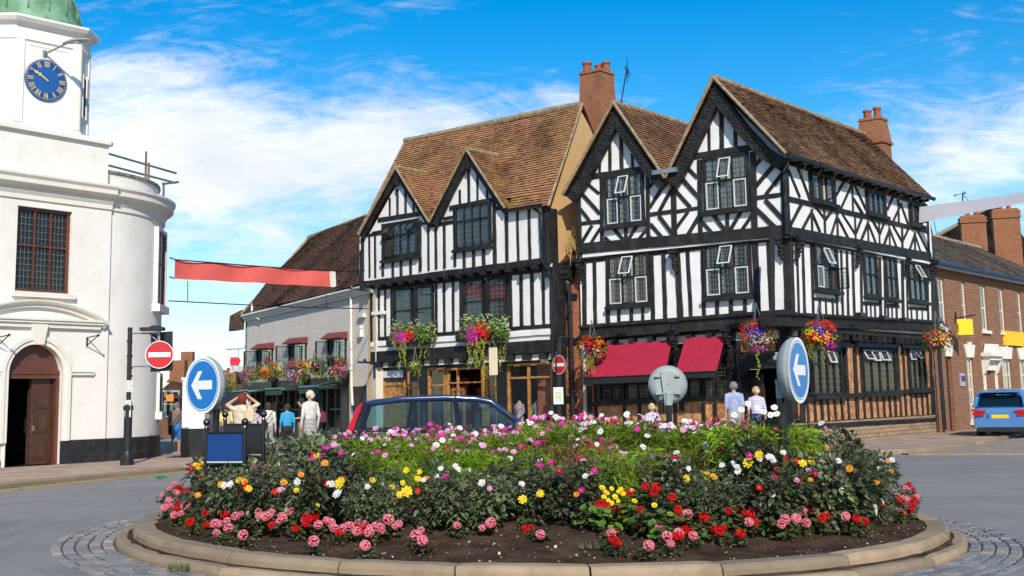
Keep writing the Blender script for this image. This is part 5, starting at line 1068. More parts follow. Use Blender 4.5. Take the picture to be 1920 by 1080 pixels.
for h, tx in enumerate(num):
    a = h * math.pi / 6; ur = V((math.sin(a), math.cos(a))); ut = V((ur.y, -ur.x)); ws = {'I': .045, 'V': .085, 'X': .085}; tot = sum(ws[c] for c in tx); x = -tot / 2
    def st(x0, y0, x1, y1, w):
        p = ur * (RK * .76 + y0) + ut * x0; q = ur * (RK * .76 + y1) + ut * x1; t = (q - p).normalized(); n_ = V((-t.y, t.x)) * w / 2
        b.prism([TF.w(sk + v.x, zk + v.y, .072) for v in (p - n_, p + n_, q + n_, q - n_)], TN * (.014 + .002 * RN.random()))
    H = .085
    for c in tx:
        w = ws[c]; m_ = x + w / 2
        if c == 'I': st(m_, -H, m_, H, .022)
        elif c == 'V': st(m_ - .033, H, m_, -H, .024); st(m_ + .033, H, m_, -H, .014)
        else: st(m_ - .033, H, m_ + .033, -H, .024); st(m_ + .033, H, m_ - .033, -H, .014)
        x += w
b.build('numerals', M['gold'], ck)
def hand(a, L, w, tail, o):
    b = MB(); ur = V((math.sin(a), math.cos(a))); ut = V((ur.y, -ur.x))
    P = [ur * -tail + ut * w * .5, ur * (L * .55) + ut * w * .55, ur * (L * .62) + ut * w * 1.3, ur * (L * .74) + ut * w * .5, ur * L, ur * (L * .74) - ut * w * .5, ur * (L * .62) - ut * w * 1.3, ur * (L * .55) - ut * w * .55, ur * -tail - ut * w * .5]
    b.prism([TF.w(sk + p.x, zk + p.y, o) for p in P], TN * .012); b.build('clock_hand', M['gold'], ck)
hand(rad(-57), .40, .055, .05, .085); hand(rad(-60), .58, .04, .06, .1)
M['gsteel'] = simple('green_steel', (.06, .11, .11), .5); M['rsteel'] = simple('rusty_steel', (.16, .12, .09), .7, var=.4)
# guard rail on the flat roof
gr = thing('guard_rail', 'scaffold tube guard rail on the flat roof behind the curved white parapet', 'railing', (-10.9, 35, 7.9)); Y = 34.6
for p, q in (((200, 287), (331, 325)), ((200, 309), (330, 343)), ((304, 345), (335, 341))): b = MB(); b.tube([ony(*p, Y), ony(*q, Y + (1.2 if p[0] < 300 else 0))], .035, 7); b.build('rail', M['gsteel'], gr)
for x, y0, y1 in ((274, 284, 338), (279, 305, 338), (307, 342, 385)): p = ony(x, y0, Y + .6); b = MB(); b.tube([p, V((p.x, p.y, 7.9))], .035, 7); b.build('post', M['rsteel'], gr)
# street lamp on the tower
lp = thing('wall_street_lamp', 'grey street lamp on a bracket arm above the blue clock', 'street lamp', tuple(TF.px(84, 101, .02))); b = MB(); A = TF.px(84, 101, .0); B = TF.px(126, 81, 1.0); b.tube([A, B], .03, 7); b.box(A, DT * .06, TN * .03, ZUP * .1); b.build('arm', M['steel'], lp)
b = MB(); C_ = TF.px(168, 74, 1.75); t = (C_ - B).normalized(); sd = t.cross(ZUP).normalized(); up = sd.cross(t); L = []
for k, (w, h) in enumerate(((.05, .05), (.12, .09), (.17, .1), (.15, .08), (.05, .03))):
    p = B - t * .15 + (C_ - B + t * .15) * (k / 4.); L.append([p + sd * (w * math.cos(a * .785)) + up * (h * (math.sin(a * .785) if math.sin(a * .785) > 0 else .3 * math.sin(a * .785))) for a in range(8)])
b.loft(L); b.build('lamp_head', simple('lamp_grey', (.34, .34, .32), .4), lp)
b = MB(); p = B + (C_ - B) * .5 - up * .045; b.ball(p, (.13, .13, .03), 10); b.build('lens', simple('lamp_lens', (.6, .6, .55), .15), lp)
# ================================================================== brick houses of the side street
_q = PS1.w(SL + .02, 0, -.15); BF = Fac(_q, adir(40)); 
bh = thing('brick_terrace', 'dark red brick terrace with white sash windows and keystone lintels beside the pub', 'house', (_q.x, _q.y, 0)); BL = 16.
def hol(x0, y0, x1, y1): a, z1 = BF.pt(x0, y0); c, z0 = BF.pt(x1, y1); return [a, c, z0, z1]
up = [hol(1757, 521, 1776, 612), hol(1800, 528, 1816, 617), hol(1836, 534, 1854, 616), hol(1871, 540, 1887, 620), hol(1905, 546, 1920, 624)]
lo = [hol(1812, 670, 1833, 790), hol(1878, 673, 1903, 775), hol(1911, 675, 1932, 775)]; drs = [hol(1772, 668, 1793, 806), hol(1851, 688, 1866, 800)]
for h in up[1:]: h[2], h[3] = up[1][2], up[1][3]
up[0][2], up[0][3] = up[1][2], up[1][3]
up.append([up[4][0] + 1.7, up[4][1] + 1.7] + up[4][2:])
for h in lo[1:]: h[2], h[3] = lo[0][2] + (.0), lo[0][3]
for h in drs: h[2] = .1
b = MB(); zt = BF.pt(1760, 520)[1] + .1; zev = BF.pt(1765, 503)[1]; wallholes(b, BF, 0, BL, -.1, zev, up + lo + drs, .22); b.face([BF.w(0, 0, 0), BF.w(0, zev + 1.8, -4), BF.w(0, 0, -4)]); b.build('wall', M['brickdk'], bh)
def sashw(h, n, rows, name='window'):
    window(BF.off(-.14), bh, 0, 0, 0, 0, n, rows, (1, 1), fm='trimwhite', fr=.085, deep=.06, sill=False, rect=(h[0], h[1], h[2], h[3]), curtain=.4)
    b = MB(); fbox(b, BF, h[0] - .08, h[1] + .08, h[2] - .12, h[2], -.2, .1); b.build('window_sill', M['trimwhite'], bh)
for h in up: sashw(h, 1, (1, 1))
for h in lo: sashw(h, 3, (1, 1, 1, 1))
for (a, c, z0, z1), dark in ((drs[0], 1), (drs[1], 0)):
    b = MB(); fbox(b, BF, a, c, z0, z1, -.2, -.14); 
    for za, zb in ((.15, .42), (.5, .95)): fbox(b, BF, a + (c - a) * .15, a + (c - a) * .85, z0 + (z1 - z0 - .5) * za, z0 + (z1 - z0 - .5) * zb, -.14, -.12)
    b.build('door', M['darkwood'] if dark else M['whitewood'], bh)
for h in [drs[0]] + lo:
    b = MB(); a, c, z = h[0], h[1], h[3]; m_ = (a + c) / 2; b.prism([BF.w(a - .02, z, -.02), BF.w(c + .02, z, -.02), BF.w(c + .26, z + .5, -.02), BF.w(a - .26, z + .5, -.02)], BF.n * .06); b.prism([BF.w(m_ - .09, z, 0), BF.w(m_ + .09, z, 0), BF.w(m_ + .15, z + .6, 0), BF.w(m_ - .15, z + .6, 0)], BF.n * .08); b.build('lintel', M['trimwhite'], bh)
a, c, z0, z1 = drs[1]; b = MB(); zz = BF.pt(1858, 690)[1]; m_ = (a + c) / 2; fbox(b, BF, m_ - .85, m_ + .85, zz + .45, zz + .6, 0, .42); fbox(b, BF, m_ - .7, m_ + .7, zz + .3, zz + .45, 0, .32); fbox(b, BF, m_ - .6, m_ + .6, zz - .1, zz + .3, 0, .1); b.prism([BF.w(m_ - .7, zz + .6, .05), BF.w(m_ + .7, zz + .6, .05), BF.w(m_ + .45, zz + .95, .05), BF.w(m_ - .45, zz + .95, .05)], BF.n * .25)
for sg in (-1, 1): b.prism([BF.w(m_ + sg * .68, zz + .3, 0), BF.w(m_ + sg * .68, zz - .3, 0), BF.w(m_ + sg * .68, zz - .2, .1), BF.w(m_ + sg * .68, zz + .3, .3)], BF.d * .14 * sg); fbox(b, BF, m_ + sg * .62, m_ + sg * .78, 0.1, zz - .3, 0, .06)
b.build('door_hood', M['trimwhite'], bh)
b = MB(); ze = BF.pt(1765, 492, .35)[1]; fbox(b, BF, 0, BL, zev - .02, ze - .05, -.02, .2); fbox(b, BF, 0, BL, zev + .12, ze - .06, .2, .3); b.build('eaves_cornice', M['trimwhite'], bh)
b = MB(); b.tube([BF.w(.2, ze - .02, .36), BF.w(BL, ze - .02, .36)], .09, 8); fbox(b, BF, .2, BL, ze - .2, ze - .08, .3, .33); b.build('gutter', simple('blue_black_gutter', (.03, .05, .09), .3), bh)
b = MB(); ra = BF.px(1742, 441, -3.2); e0, e1 = BF.w(-.5, ze + .02, .42), BF.w(BL, ze + .02, .42); r0, r1 = BF.w(-.8, ra.z, -3.2), BF.w(BL, ra.z, -3.2); tileroof(b, e0, e1, r1, r0, seed=41, lift=.02); tileroof(b, r0 - BF.n * 3.6 - ZUP * 2.5, r1 - BF.n * 3.6 - ZUP * 2.5, r1, r0, seed=42); ridge(b, r0, r1, .1); b.build('roof', [M['slate'], simple('ridge_tile', (.4, .3, .22), .8, var=.4)], bh)
def chim2(x, y0, xw, y1, o):
    A = BF.px(x, y1, o); B = BF.px(xw, y1, o); zt_ = BF.px(x, y0, o).z; c = (A + B) / 2; chimney(bh, (c.x, c.y), adir(90 + 12), adir(12), abs(xw - x) / 2200. * c.y * .84, .55, A.z - 1.2, zt_, 'brickch', [(-.2, 0, .3, .12), (.2, 0, .3, .12)], .12, flare=False)
chim2(1800, 398, 1853, 470, -3.6); chim2(1862, 385, 1919, 492, -3.7)
# grey roofed house behind the terrace
sh = thing('slate_roofed_house', 'grey slate roofed house standing behind the two brick chimneys', 'house', tuple(BF.w(8, 0, -10))); b = MB(); A = BF.px(1690, 478, -8); pk = BF.px(1862, 385, -12); B = BF.px(1990, 540, -8); tileroof(b, A, B, pk + adir(40) * 2., pk, seed=50); b.tube([A, pk], .12, 6, 1); b.build('roof', [M['slate'], M['verge']], sh)
b = MB(); b.prism([V((A.x, A.y, 0)), V((B.x, B.y, 0)), V((B.x + 4, B.y + 4, 0)), V((A.x + 3, A.y + 6, 0))], ZUP * (A.z - .1)); b.build('wall', M['brickdk'], sh)
# shop signs on the terrace
b = MB(); a, z0 = BF.pt(1797, 626, .6); c, z1 = BF.pt(1822, 600, .6); fb = BF.px(1809, 613, .62); hw = .33; b.box(fb, V((.3, .02, 0)), V((-.001, .03, 0)), ZUP * .29); b.tube([BF.px(1792, 597, .05), fb + V((.42, 0, .44))], .025, 6, 1); b.tube([BF.px(1792, 585, .05), BF.px(1792, 604, .05)], .03, 6, 1); tag(b.build('hanging_sign', [M['yellow'], M['iron']]), 'square plain yellow hanging sign on a black bracket', 'sign')
b = MB(); h0 = BF.pt(1886, 648, .1); h1 = BF.pt(1945, 632, .1); fbox(b, BF, h0[0], h1[0], h0[1] + .02, h0[1] + .62, .0, .12); tag(b.build('fascia_sign', M['yellow']), 'long plain yellow fascia sign fixed flat on the brick terrace', 'sign')
b = MB(); h0 = BF.pt(1802, 724, .03); h1 = BF.pt(1807, 700, .03); fbox(b, BF, h0[0], h1[0] + .05, h0[1], h1[1], .0, .05); fbox(b, BF, h0[0] + .03, h1[0] + .02, h1[1] - .3, h1[1] - .1, .05, .06, 1); tag(b.build('wall_plaque', [simple('plaque', (.4, .38, .42), .5), M['panelblue']]), 'slim grey and blue plaque beside the dark door', 'plaque')
pipe(BF, bh, [(1750, 500), (1756, 560), (1760, 625), (1765, 700), (1773, 806)], .05, 'iron', .12)
# ================================================================== far end of the pedestrian street
def farhouse(x0, x1, yt, yr, Y, mat, roof, label, nw=3):
    A = ony(x0, yt, Y); B = ony(x1, yt, Y + 1); t = thing('far_house', label, 'house', (A.x, A.y, 0)); b = MB(); h = A.z; dp = V((.4, 6, 0)); P = [V((A.x, A.y, -.2)), V((B.x, B.y, -.2)), V((B.x, B.y, -.2)) + dp, V((A.x, A.y, -.2)) + dp]; b.prism(P, ZUP * (h + .2)); b.build('wall', mat, t)
    r = MB(); hr = ony(x0, yr, Y + 3).z; e0, e1 = V((A.x - .3, A.y - .3, h - .05)), V((B.x + .3, B.y - .3, h - .05)); r0, r1 = V((A.x - .3, A.y + 3, hr)), V((B.x + .3, B.y + 3, hr)); tileroof(r, e0, e1, r1, r0, ch=.2, seed=int(x0)); tileroof(r, e0 + dp, e1 + dp, r1, r0, ch=.2, seed=3); ro = r.build('roof', roof, t)
    b = MB(); c = r0.lerp(r1, .25); b.bx(c.x - .4, c.y - .3, c.z - .8, c.x + .4, c.y + .3, c.z + 1.1); b.build('chimney', M['brickch'], ro)
    F = Fac(A, B - A); W_ = (B - A).length
    for fl in range(max(1, int(h / 2.8))):
        for k in range(nw): c = W_ * (k + .5) / nw; window(F, t, 0, 0, 0, 0, 2, (1, 1), (1, 1), fm='whitewood', fr=.1, rect=(c - .5, c + .5, 1. + fl * 2.8, 2.4 + fl * 2.8), sill=False, deep=.04)
farhouse(322, 362, 716, 690, 78, M['brickdk'], M['slate'], 'far brick house with a chimney seen past the white corner', 2)
farhouse(362, 420, 738, 695, 105, M['brick'], M['slate'], 'grey roofed far house closing the street behind the arrow sign', 3)
farhouse(405, 460, 752, 722, 88, M['brick'], M['tileC'], 'low orange brick far house under the oval pub sign', 3)
farhouse(418, 462, 722, 690, 120, M['brickdk'], M['tileC'], 'brown roofed far house rising behind the low orange one', 3)
farhouse(300, 330, 745, 715, 60, M['brickdk'], M['tileC'], 'dark brick far house half hidden by the white corner', 2)
# ================================================================== banners
def banner(name, TL, TR, BR, BL, Y0, Y1, mats, label, split=None, wires=(), wav=1.):
    t = thing(name, label, 'banner', tuple(ony(*TL, Y0))); b = MB(); n = 28; rows = []
    for j in range(5):
        L = []
        for i in range(n + 1):
            u = i / n; v = j / 4.; x = (TL[0] * (1 - u) + TR[0] * u) * (1 - v) + (BL[0] * (1 - u) + BR[0] * u) * v; y = (TL[1] * (1 - u) + TR[1] * u) * (1 - v) + (BL[1] * (1 - u) + BR[1] * u) * v
            p = ony(x, y, Y0 + (Y1 - Y0) * u); p += V((0, 1, 0)) * (.06 * wav * math.sin(u * 19 + v)) + ZUP * (-.035 * wav * abs(math.sin(u * math.pi * 4)) * (1 - v * .6)); L.append(p)
        rows.append(L)
    ids = [b.idx(r) for r in rows]
    for a, c in zip(ids, ids[1:]):
        for i in range(n): b.f.append((a[i], a[i + 1], c[i + 1], c[i])); b.m.append(1 if split and i / n >= split else 0)
    b.build('cloth', mats, t)
    w = MB()
    for pts, r in wires: w.tube([ony(*p) for p in pts], r, 4)
    if wires: w.build('wire', M['iron'], t)
    return t
banner('street_banner', (328, 487), (629, 509), (630, 538), (326, 522), 36.5, 41.5, [M['banner'], M['trimwhite']], 'faded red street banner with a white end strung across the side street', .935,
       [([(318, 483, 36.3), (330, 487, 36.5), (480, 499, 39), (628, 509, 41.5), (684, 507, 42.4)], .02), ([(318, 519, 36.3), (327, 522, 36.5)], .02), ([(628, 538, 41.5), (690, 545, 42.6)], .02), ([(316, 564, 36.4), (450, 571, 38.5), (560, 576, 40.5), (692, 579, 43.5)], .018), ([(352, 527, 37), (352, 566, 37)], .014), ([(611, 538, 41.2), (612, 577, 41.2)], .014)])
banner('street_banner', (1724, 388), (1960, 355), (1960, 372), (1723, 418), 41.5, 38., [M['greybanner'], M['trimwhite']], 'pale grey banner stretched from the pub corner out of the picture', None, [([(1700, 392, 42.5), (1724, 388, 41.5)], .02), ([(1700, 412, 42.6), (1723, 418, 41.5)], .02)], .15)
# cable strung in front of the pub fascia
# ================================================================== antennas
def antenna(x, yb, xt, yt, Y, label, els):
    t = thing('tv_antenna', label, 'antenna', tuple(ony(x, yb, Y))); b = MB(); A, B = ony(x, yb, Y), ony(xt, yt, Y); b.tube([A, B], .025, 6); b.build('mast', M['iron'], t); b = MB()
    for p, q in els: b.tube([ony(*p, Y), ony(*q, Y + .05)], .013, 4)
    b.build('elements', M['iron'], t)
antenna(1164, 196, 1176, 125, 40.5, 'leaning tv aerial on the ridge beside the tall chimney', [((1176, 108), (1176, 155)), ((1170, 126), (1183, 140)), ((1172, 140), (1181, 128)), ((1173, 122), (1180, 146)), ((1160, 190), (1168, 190))])
antenna(1805, 400, 1805, 362, 46, 'tv aerial with a long boom above the grey banner', [((1787, 367), (1810, 361)), ((1804, 360), (1812, 360)), ((1804, 364), (1812, 363)), ((1790, 364), (1792, 369)), ((1806, 366), (1818, 378))])
antenna(1748, 440, 1743, 418, 47, 'small tv aerial on the roof end below the grey banner', [((1752, 416), (1754, 430)), ((1754, 430), (1757, 438)), ((1744, 424), (1744, 436))])
# ================================================================== traffic signs
def disc(F_c, N_, R, parent, face, back, bar=None, arrow=False, dome=.0, border=None):
    """round sign: N_ is the way it faces"""
    a = ZUP.cross(N_).normalized(); b = MB(); up = N_.cross(a); c = V(F_c)
    if dome: b.lathe(c, [(R * 1.03, 0), (R * 1.03, -.05), (R * .97, -.09), (R * .86, -.13), (R * .68, -.16), (R * .6, -.165), (.0 + .02, -.165)], 40, 0, N_)
    else: b.lathe(c, [(R, 0), (R, -.02), (.02, -.022)], 40, 0, N_)
    o = b.build('sign_back', back, parent, smooth=False)
    def ring(r0, r1, off, mat, name):
        q = MB(); q.loft([[c + N_ * off + a * (r * math.cos(k * math.pi / 24)) + up * (r * math.sin(k * math.pi / 24)) for k in range(48)] for r in (r0, r1)], 0, True, False); return q.build(name, mat, o)
    def poly(pts, off, mat, name):
        q = MB(); q.prism([c + N_ * off + a * x + up * y for x, y in pts], N_ * .003); return q.build(name, mat, o)
    return o, ring, poly
def keep_left(x, y, Y, N_, lab, R=.35):
    N_ = V(N_).normalized(); c = ony(x, y, Y); zb = soilz(c.x, c.y); t = thing('keep_left_sign', lab, 'traffic sign', (c.x, c.y, zb))
    o, ring, poly = disc(c, N_, R, t, M['metal'], M['metal'], dome=1)
    ring(R * 1.03, R * .93, .006, M['signwhite'], 'rim'); ring(R * .93, R * .9, .007, M['signblue'], 'rim_line'); ring(R * .9, R * .86, .008, M['signwhite'], 'white_ring'); ring(R * .86, .002, .009, M['signblue'], 'face')
    s = R; poly([(-.62 * s, 0), (-.22 * s, -.5 * s), (.02 * s, -.5 * s), (-.22 * s, -.16 * s), (.58 * s, -.16 * s), (.58 * s, .16 * s), (-.22 * s, .16 * s), (.02 * s, .5 * s), (-.22 * s, .5 * s)], .011, M['signwhite'], 'arrow')
    a = ZUP.cross(N_).normalized(); b = MB(); m = c - N_ * .17
    b.prism([m + a * -.1 + ZUP * .2, m + a * .1 + ZUP * .2, m + a * .055 - ZUP * .3, m - a * .055 - ZUP * .3], -N_ * .05); b.ball(m - N_ * .05 + ZUP * .02, .018, 8)
    for z in (.14, -.12): b.box(m + ZUP * z - N_ * .01, a * .17, N_ * .012, ZUP * .018); 
    for z in (.14, -.12):
        for sg in (-1, 1): b.box(m + ZUP * z + a * .15 * sg - N_ * .02, a * .035, N_ * .02, ZUP * .02)
    b.build('bracket', M['metal'], t)
    p = m - N_ * .045; b = MB(); b.tube([V((p.x, p.y, zb + .3)), p - ZUP * .25], .045, 12); b.tube([p - ZUP * .3, p - ZUP * .12], .05, 12, 1); b.build('post', [M['gloss'], M['metal']], t)
    b = MB(); b.lathe(V((p.x, p.y, zb)), [(.14, -.2), (.14, .5), (.125, .62), (.12, .66), (.07, .74), (.05, .78)], 20); b.box(V((p.x, p.y, zb + .7)) + a * .06, a * .05, N_ * .02, ZUP * .03); b.build('bollard_base', M['gloss'], t)
    return t
keep_left(380, 722, 14.9, (-.62, -.785, .0), 'round blue keep left arrow sign beside the blue name board')
keep_left(1497, 694, 12.95, (.853, -.522, 0), 'round blue keep left arrow sign among dahlias before the pub corner')
keep_left(1252, 722, 17.9, (.12, .99, 0), 'grey back of a round traffic sign behind the white cosmos', .285)
def no_entry(c, N_, R, t):
    N_ = V(N_).normalized(); o, ring, poly = disc(c, N_, R, t, M['steel'], M['steel']); ring(R, R * .95, .004, M['signwhite'], 'rim'); ring(R * .95, .002, .005, M['signred'], 'face'); poly([(-R * .78, -R * .17), (R * .78, -R * .17), (R * .78, R * .17), (-R * .78, R * .17)], .007, M['signwhite'], 'bar')
# pole by the market house
pb = onz(238, 872, .1); t = thing('no_entry_post', 'black post with no entry sign and traffic head before the white building', 'traffic sign', tuple(pb)); Yp = pb.y
b = MB(); b.lathe(pb, [(.17, -.1), (.17, .18), (.13, .24), (.12, .3), (.105, .35), (.105, 1.4), (.13, 1.42), (.13, 1.5), (.09, 1.56), (.08, 1.65)], 14); b.build('post_base', M['iron'], t)
b = MB(); tp = ony(244, 614, Yp); b.tube([pb + ZUP * 1.6, tp], .06, 10); 
for y in (640, 668, 690, 705): p = ony(243, y, Yp); b.tube([p - ZUP * .03, p + ZUP * .03], .075, 10)
b.build('post', M['black'], t)
NS = V((.18, -1, 0)).normalized(); c = ony(299, 665, Yp - .05); b = MB(); b.tube([ony(244, 625, Yp), ony(300, 625, Yp)], .025, 6); b.tube([ony(244, 687, Yp), ony(300, 686, Yp)], .025, 6); b.tube([ony(298, 623, Yp), ony(299, 692, Yp)], .04, 8); b.tube([ony(280, 625, Yp), ony(297, 642, Yp)], .02, 5); b.build('bracket', M['steel'], t)
no_entry(c, NS, .36, t)
b = MB(); A = [ony(x, y, Yp + .12) for x, y in ((282, 697), (322, 695), (322, 621), (283, 624))]; b.prism(A, V((0, .1, 0))); b.build('backboard', M['black'], t)
b = MB(); p = ony(286, 617, Yp - .1); b.box(p, V((.3, 0, .0)), V((0, .14, 0)), ZUP * .045); b.ball(p + ZUP * .05 + V((.08, 0, 0)), (.18, .1, .05), 8); b.build('sign_lamp', M['iron'], t)
b = MB(); p = ony(243, 724, Yp - .08); b.box(p, V((.1, 0, 0)), V((0, .01, 0)), ZUP * .15); p = ony(240, 766, Yp - .08); b.box(p, V((.08, 0, 0)), V((0, .01, 0)), ZUP * .22); b.build('sticker', simple('sticker', (.55, .55, .53), .6, var=.4, vs=20), t)
# no entry sign by the brick link
pb = PF1.px(1049, 760, 1.6); pb.z = .1; Yp = pb.y; t = thing('no_entry_post', 'slim black post with a no entry sign before the brick link', 'traffic sign', tuple(pb)); c = ony(1048, 684, Yp - .1)
no_entry(c, V((-.85, -.72, 0)), .3, t); b = MB(); b.tube([pb, ony(1050, 632, Yp)], .06, 8); b.tube([ony(1050, 632, Yp), ony(1072, 632, Yp + .6)], .03, 6); b.tube([ony(1043, 700, Yp), ony(1045, 660, Yp)], .05, 8); b.lathe(pb, [(.12, 0), (.12, .9), (.07, 1.)], 10); b.build('post', M['gloss'], t)
b = MB(); p = ony(1047, 742, Yp - .14); b.box(p, V((.15, -.02, 0)), V((0, .008, 0)), ZUP * .26); b.box(p + V((0, -.012, -.02)), V((.1, -.014, 0)), V((0, .004, 0)), ZUP * .15, 1); b.build('notice', [M['signwhite'], simple('map_print', (.5, .6, .35), .6, var=.5, vs=30)], t)
# ================================================================== name boards on the roundabout
def board(posts, Y, ytop, ybot, mat, label, back=False):
    (x0, Ya), (x1, Yb) = posts; A, B = ony(x0, ytop, Ya), ony(x1, ytop, Yb); B.z = A.z; zb = soilz(A.x, A.y); t = thing('name_board', label, 'sign', (A.x, A.y, zb)); d = (B - A).normalized(); n = V((d.y, -d.x, 0))
    for P in (A, B):
        b = MB(); b.lathe(V((P.x, P.y, zb)), [(.024, -.1), (.024, P.z - zb + .04), (.03, P.z - zb + .05), (.02, P.z - zb + .075)], 10); b.ball(V((P.x, P.y, P.z + .115)), .042, 12); b.build('post', M['gloss'], t)
    zl = ony(x0, ybot, Ya).z; b = MB(); b.prism([A + d * .024, B - d * .024, V((B.x, B.y, zl)) - d * .024, V((A.x, A.y, zl)) + d * .024], n * .012); b.build('panel', mat, t)
    b = MB(); b.tube([A + d * .02 - ZUP * .01, B - d * .02 - ZUP * .01], .018, 6); b.tube([V((A.x, A.y, zl)) + d * .02, V((B.x, B.y, zl)) - d * .02], .014, 6, 1); b.build('rail', [M['gloss'], M['signwhite']], t)
board(((387, 13.6), (459, 13.45)), 13.6, 811, 866, M['panelblue'], 'small plain blue name board between ball topped black posts')
board(((422, 14.3), (494, 13.7)), 14., 795, 850, M['black'], 'black backed name board turned away behind the blue one')
# stone block half hidden in the planting
b = MB(); p = gpsoil(886, 905); b.bx(p.x - .16, p.y, p.z - .05, p.x + .16, p.y + .3, p.z + .22); tag(b.build('stone_block', M['kerb']), 'small flat topped stone block half hidden among the flowers', 'stone block')
# white and black pier, litter, bollards
pp = onz(358, 857, .1); t = thing('gate_pier', 'square white pier with a black foot behind the arrow sign', 'pier', tuple(pp)); Yg = pp.y; b = MB(); w = (ony(382, 760, Yg) - ony(340, 760, Yg)).length; xl = ony(340, 850, Yg).x; zt = ony(345, 713, Yg).z; zm = ony(345, 804, Yg).z
b.bx(xl, Yg, zm, xl + w, Yg + .5, zt); b.bx(xl - .03, Yg - .03, zt, xl + w + .03, Yg + .53, zt + .08); b.build('shaft', M['render'], t); b = MB(); b.bx(xl - .015, Yg - .015, 0, xl + w + .015, Yg + .515, zm); b.build('foot', M['black'], t)
b = MB(); q = random.Random(5); p = gpx(415, 896)
p = gpx(300, 898); r_ = [p + V((q.uniform(-.16, .16), q.uniform(-.06, .06), q.uniform(.005, .07))) for i in range(14)]
for i in range(12): b.face([r_[i], r_[i + 1], r_[i + 2]])
tag(b.build('litter', simple('green_litter', (.02, .3, .15), .5)), 'crumpled scrap of green litter lying by the left kerb', 'litter')
p = PF1.px(1087, 770, 1.5); b = MB(); b.lathe(V((p.x, p.y, .1)), [(.07, 0), (.07, .85), (.09, .87), (.05, .9), (.03, .93)], 12); b.ball(V((p.x, p.y, 1.08)), .09, 10); tag(b.build('bollard', M['gloss']), 'short black ball topped bollard in front of the brick link', 'bollard')
# navy market parasol down the street
t = thing('market_parasol', 'navy market parasol over the crowd down the street', 'parasol', tuple(ony(425, 760, 58))); c = ony(425, 740, 58); b = MB(); b.lathe(V((c.x, c.y, 0)), [(1.5, c.z - .55), (1.5, c.z - .4), (.1, c.z + .15)], 8); b.build('canopy', simple('navy_cloth', (.014, .016, .035), .8), t); b = MB(); b.tube([V((c.x, c.y, 0)), V((c.x, c.y, c.z))], .03, 6); b.build('pole', M['steel'], t)
b = MB(); p = ony(319, 746, 55); b.box(p, V((.17, 0, 0)), V((0, .05, 0)), ZUP * .16); tag(b.build('shop_sign', simple('orange_sign', (.8, .22, .02), .5)), 'small orange shop sign far down the street', 'sign')
# ================================================================== cars
def car(name, label, L, W, H, prof, belt, paintm, loc, rz, side, rear):
    """prof: (x, z) roof line from the rear bumper to the nose; belt: z of the window sill"""
    t = thing(name, label, 'car', loc, rz, world=False); hw = W / 2
    lower = [(-L / 2, .45, .86), (-L / 2 + .05, .3, .93), (-L / 2 + .3, .25, .99), (-L * .3, .22, 1.), (0, .22, 1.), (L * .3, .22, 1.), (L / 2 - .3, .25, .98), (L / 2 - .05, .32, .88), (L / 2, .45, .78)]
    b = MB(); loops = []
    for x, zb, k in lower:
        zt = belt(x); w = hw * k; loops.append([V((x, -w * .9, zb)), V((x, -w * .99, zb + .12)), V((x, -w, zb + (zt - zb) * .6)), V((x, -w * .965, zt - .06)), V((x, -w * .93, zt)), V((x, w * .93, zt)), V((x, w * .965, zt - .06)), V((x, w, zb + (zt - zb) * .6)), V((x, w * .99, zb + .12)), V((x, w * .9, zb))])
    b.loft(loops); bo = b.build('body', paintm, t, smooth=True); sm = bo.modifiers.new('s', 'SUBSURF'); sm.levels = sm.render_levels = 2
    # greenhouse: roof skin and pillars
    top = hw * .72; P = prof; rows = []
    for x, z in P: rows.append([V((x, y * top, z - .05 * y * y - (0.02 if abs(y) > .9 else 0))) for y in (-1, -.8, -.4, 0, .4, .8, 1)])
    b = MB(); b.loft(rows, 0, False, False); b.loft([[p - V((0, 0, .05)) for p in r] for r in rows], 0, False, False)
    b.build('roof', paintm, t, smooth=True)
    return t, hw, top
def quadglass(t, pts, name='side_window', mat='carglass'):
    b = MB(); b.face([V(p) for p in pts]); return b.build(name, M[mat], t)
# navy estate passing behind the flowers (heading to the picture's right)
Yc = 24.; pr = ony(650, 800, Yc); pw = ony(950, 780, Yc)
def beltA(x): return 1.0 + .02 * x if x < 1.1 else max(.72, 1.02 - (x - 1.1) * .16)
L_ = 4.55; cx = pr.x + L_ / 2 - .02
ca, hw, top = car('estate_car', 'dark navy estate car passing behind the flower bed', L_, 1.78, 1.68, [(-2.0, 1.58), (-1.8, 1.655), (-1.2, 1.69), (-.4, 1.7), (.3, 1.665), (.62, 1.6)], beltA, M['carnavy'], (cx, Yc + .9, 0), rad(3), 1, 1)
b = MB(); H1 = top * .985
for sy in (-1, 1):
    def pl(x0, z0, y0, x1, z1, y1, w): b.tube([V((x0, sy * y0, z0)), V(((x0 + x1) / 2, sy * (y0 + y1) / 2 * 1.03, (z0 + z1) / 2)), V((x1, sy * y1, z1))], w, 6)
    pl(-2.14, 1.0, hw * .93, -1.93, 1.57, H1, .07); pl(-1.05, 1.0, hw * .93, -.98, 1.64, H1, .055); pl(-.02, 1.0, hw * .94, -.1, 1.65, H1, .06); pl(1.35, .98, hw * .9, .6, 1.58, H1, .045)
    pl(-2.1, 1.02, hw * .93, 1.35, 1.0, hw * .93, .03); q_ = MB(); q_.tube([V((-1.95, sy * H1, 1.55)), V((-1.2, sy * H1, 1.645)), V((-.3, sy * H1, 1.655)), V((.3, sy * H1, 1.62)), V((.62, sy * H1, 1.56)), V((1.35, sy * hw * .9, .99))], .06, 8); q_.build('roof_edge', M['carnavy'], ca, smooth=True)
b.build('pillars', simple('dark_pillar', (.012, .013, .018), .3), ca)
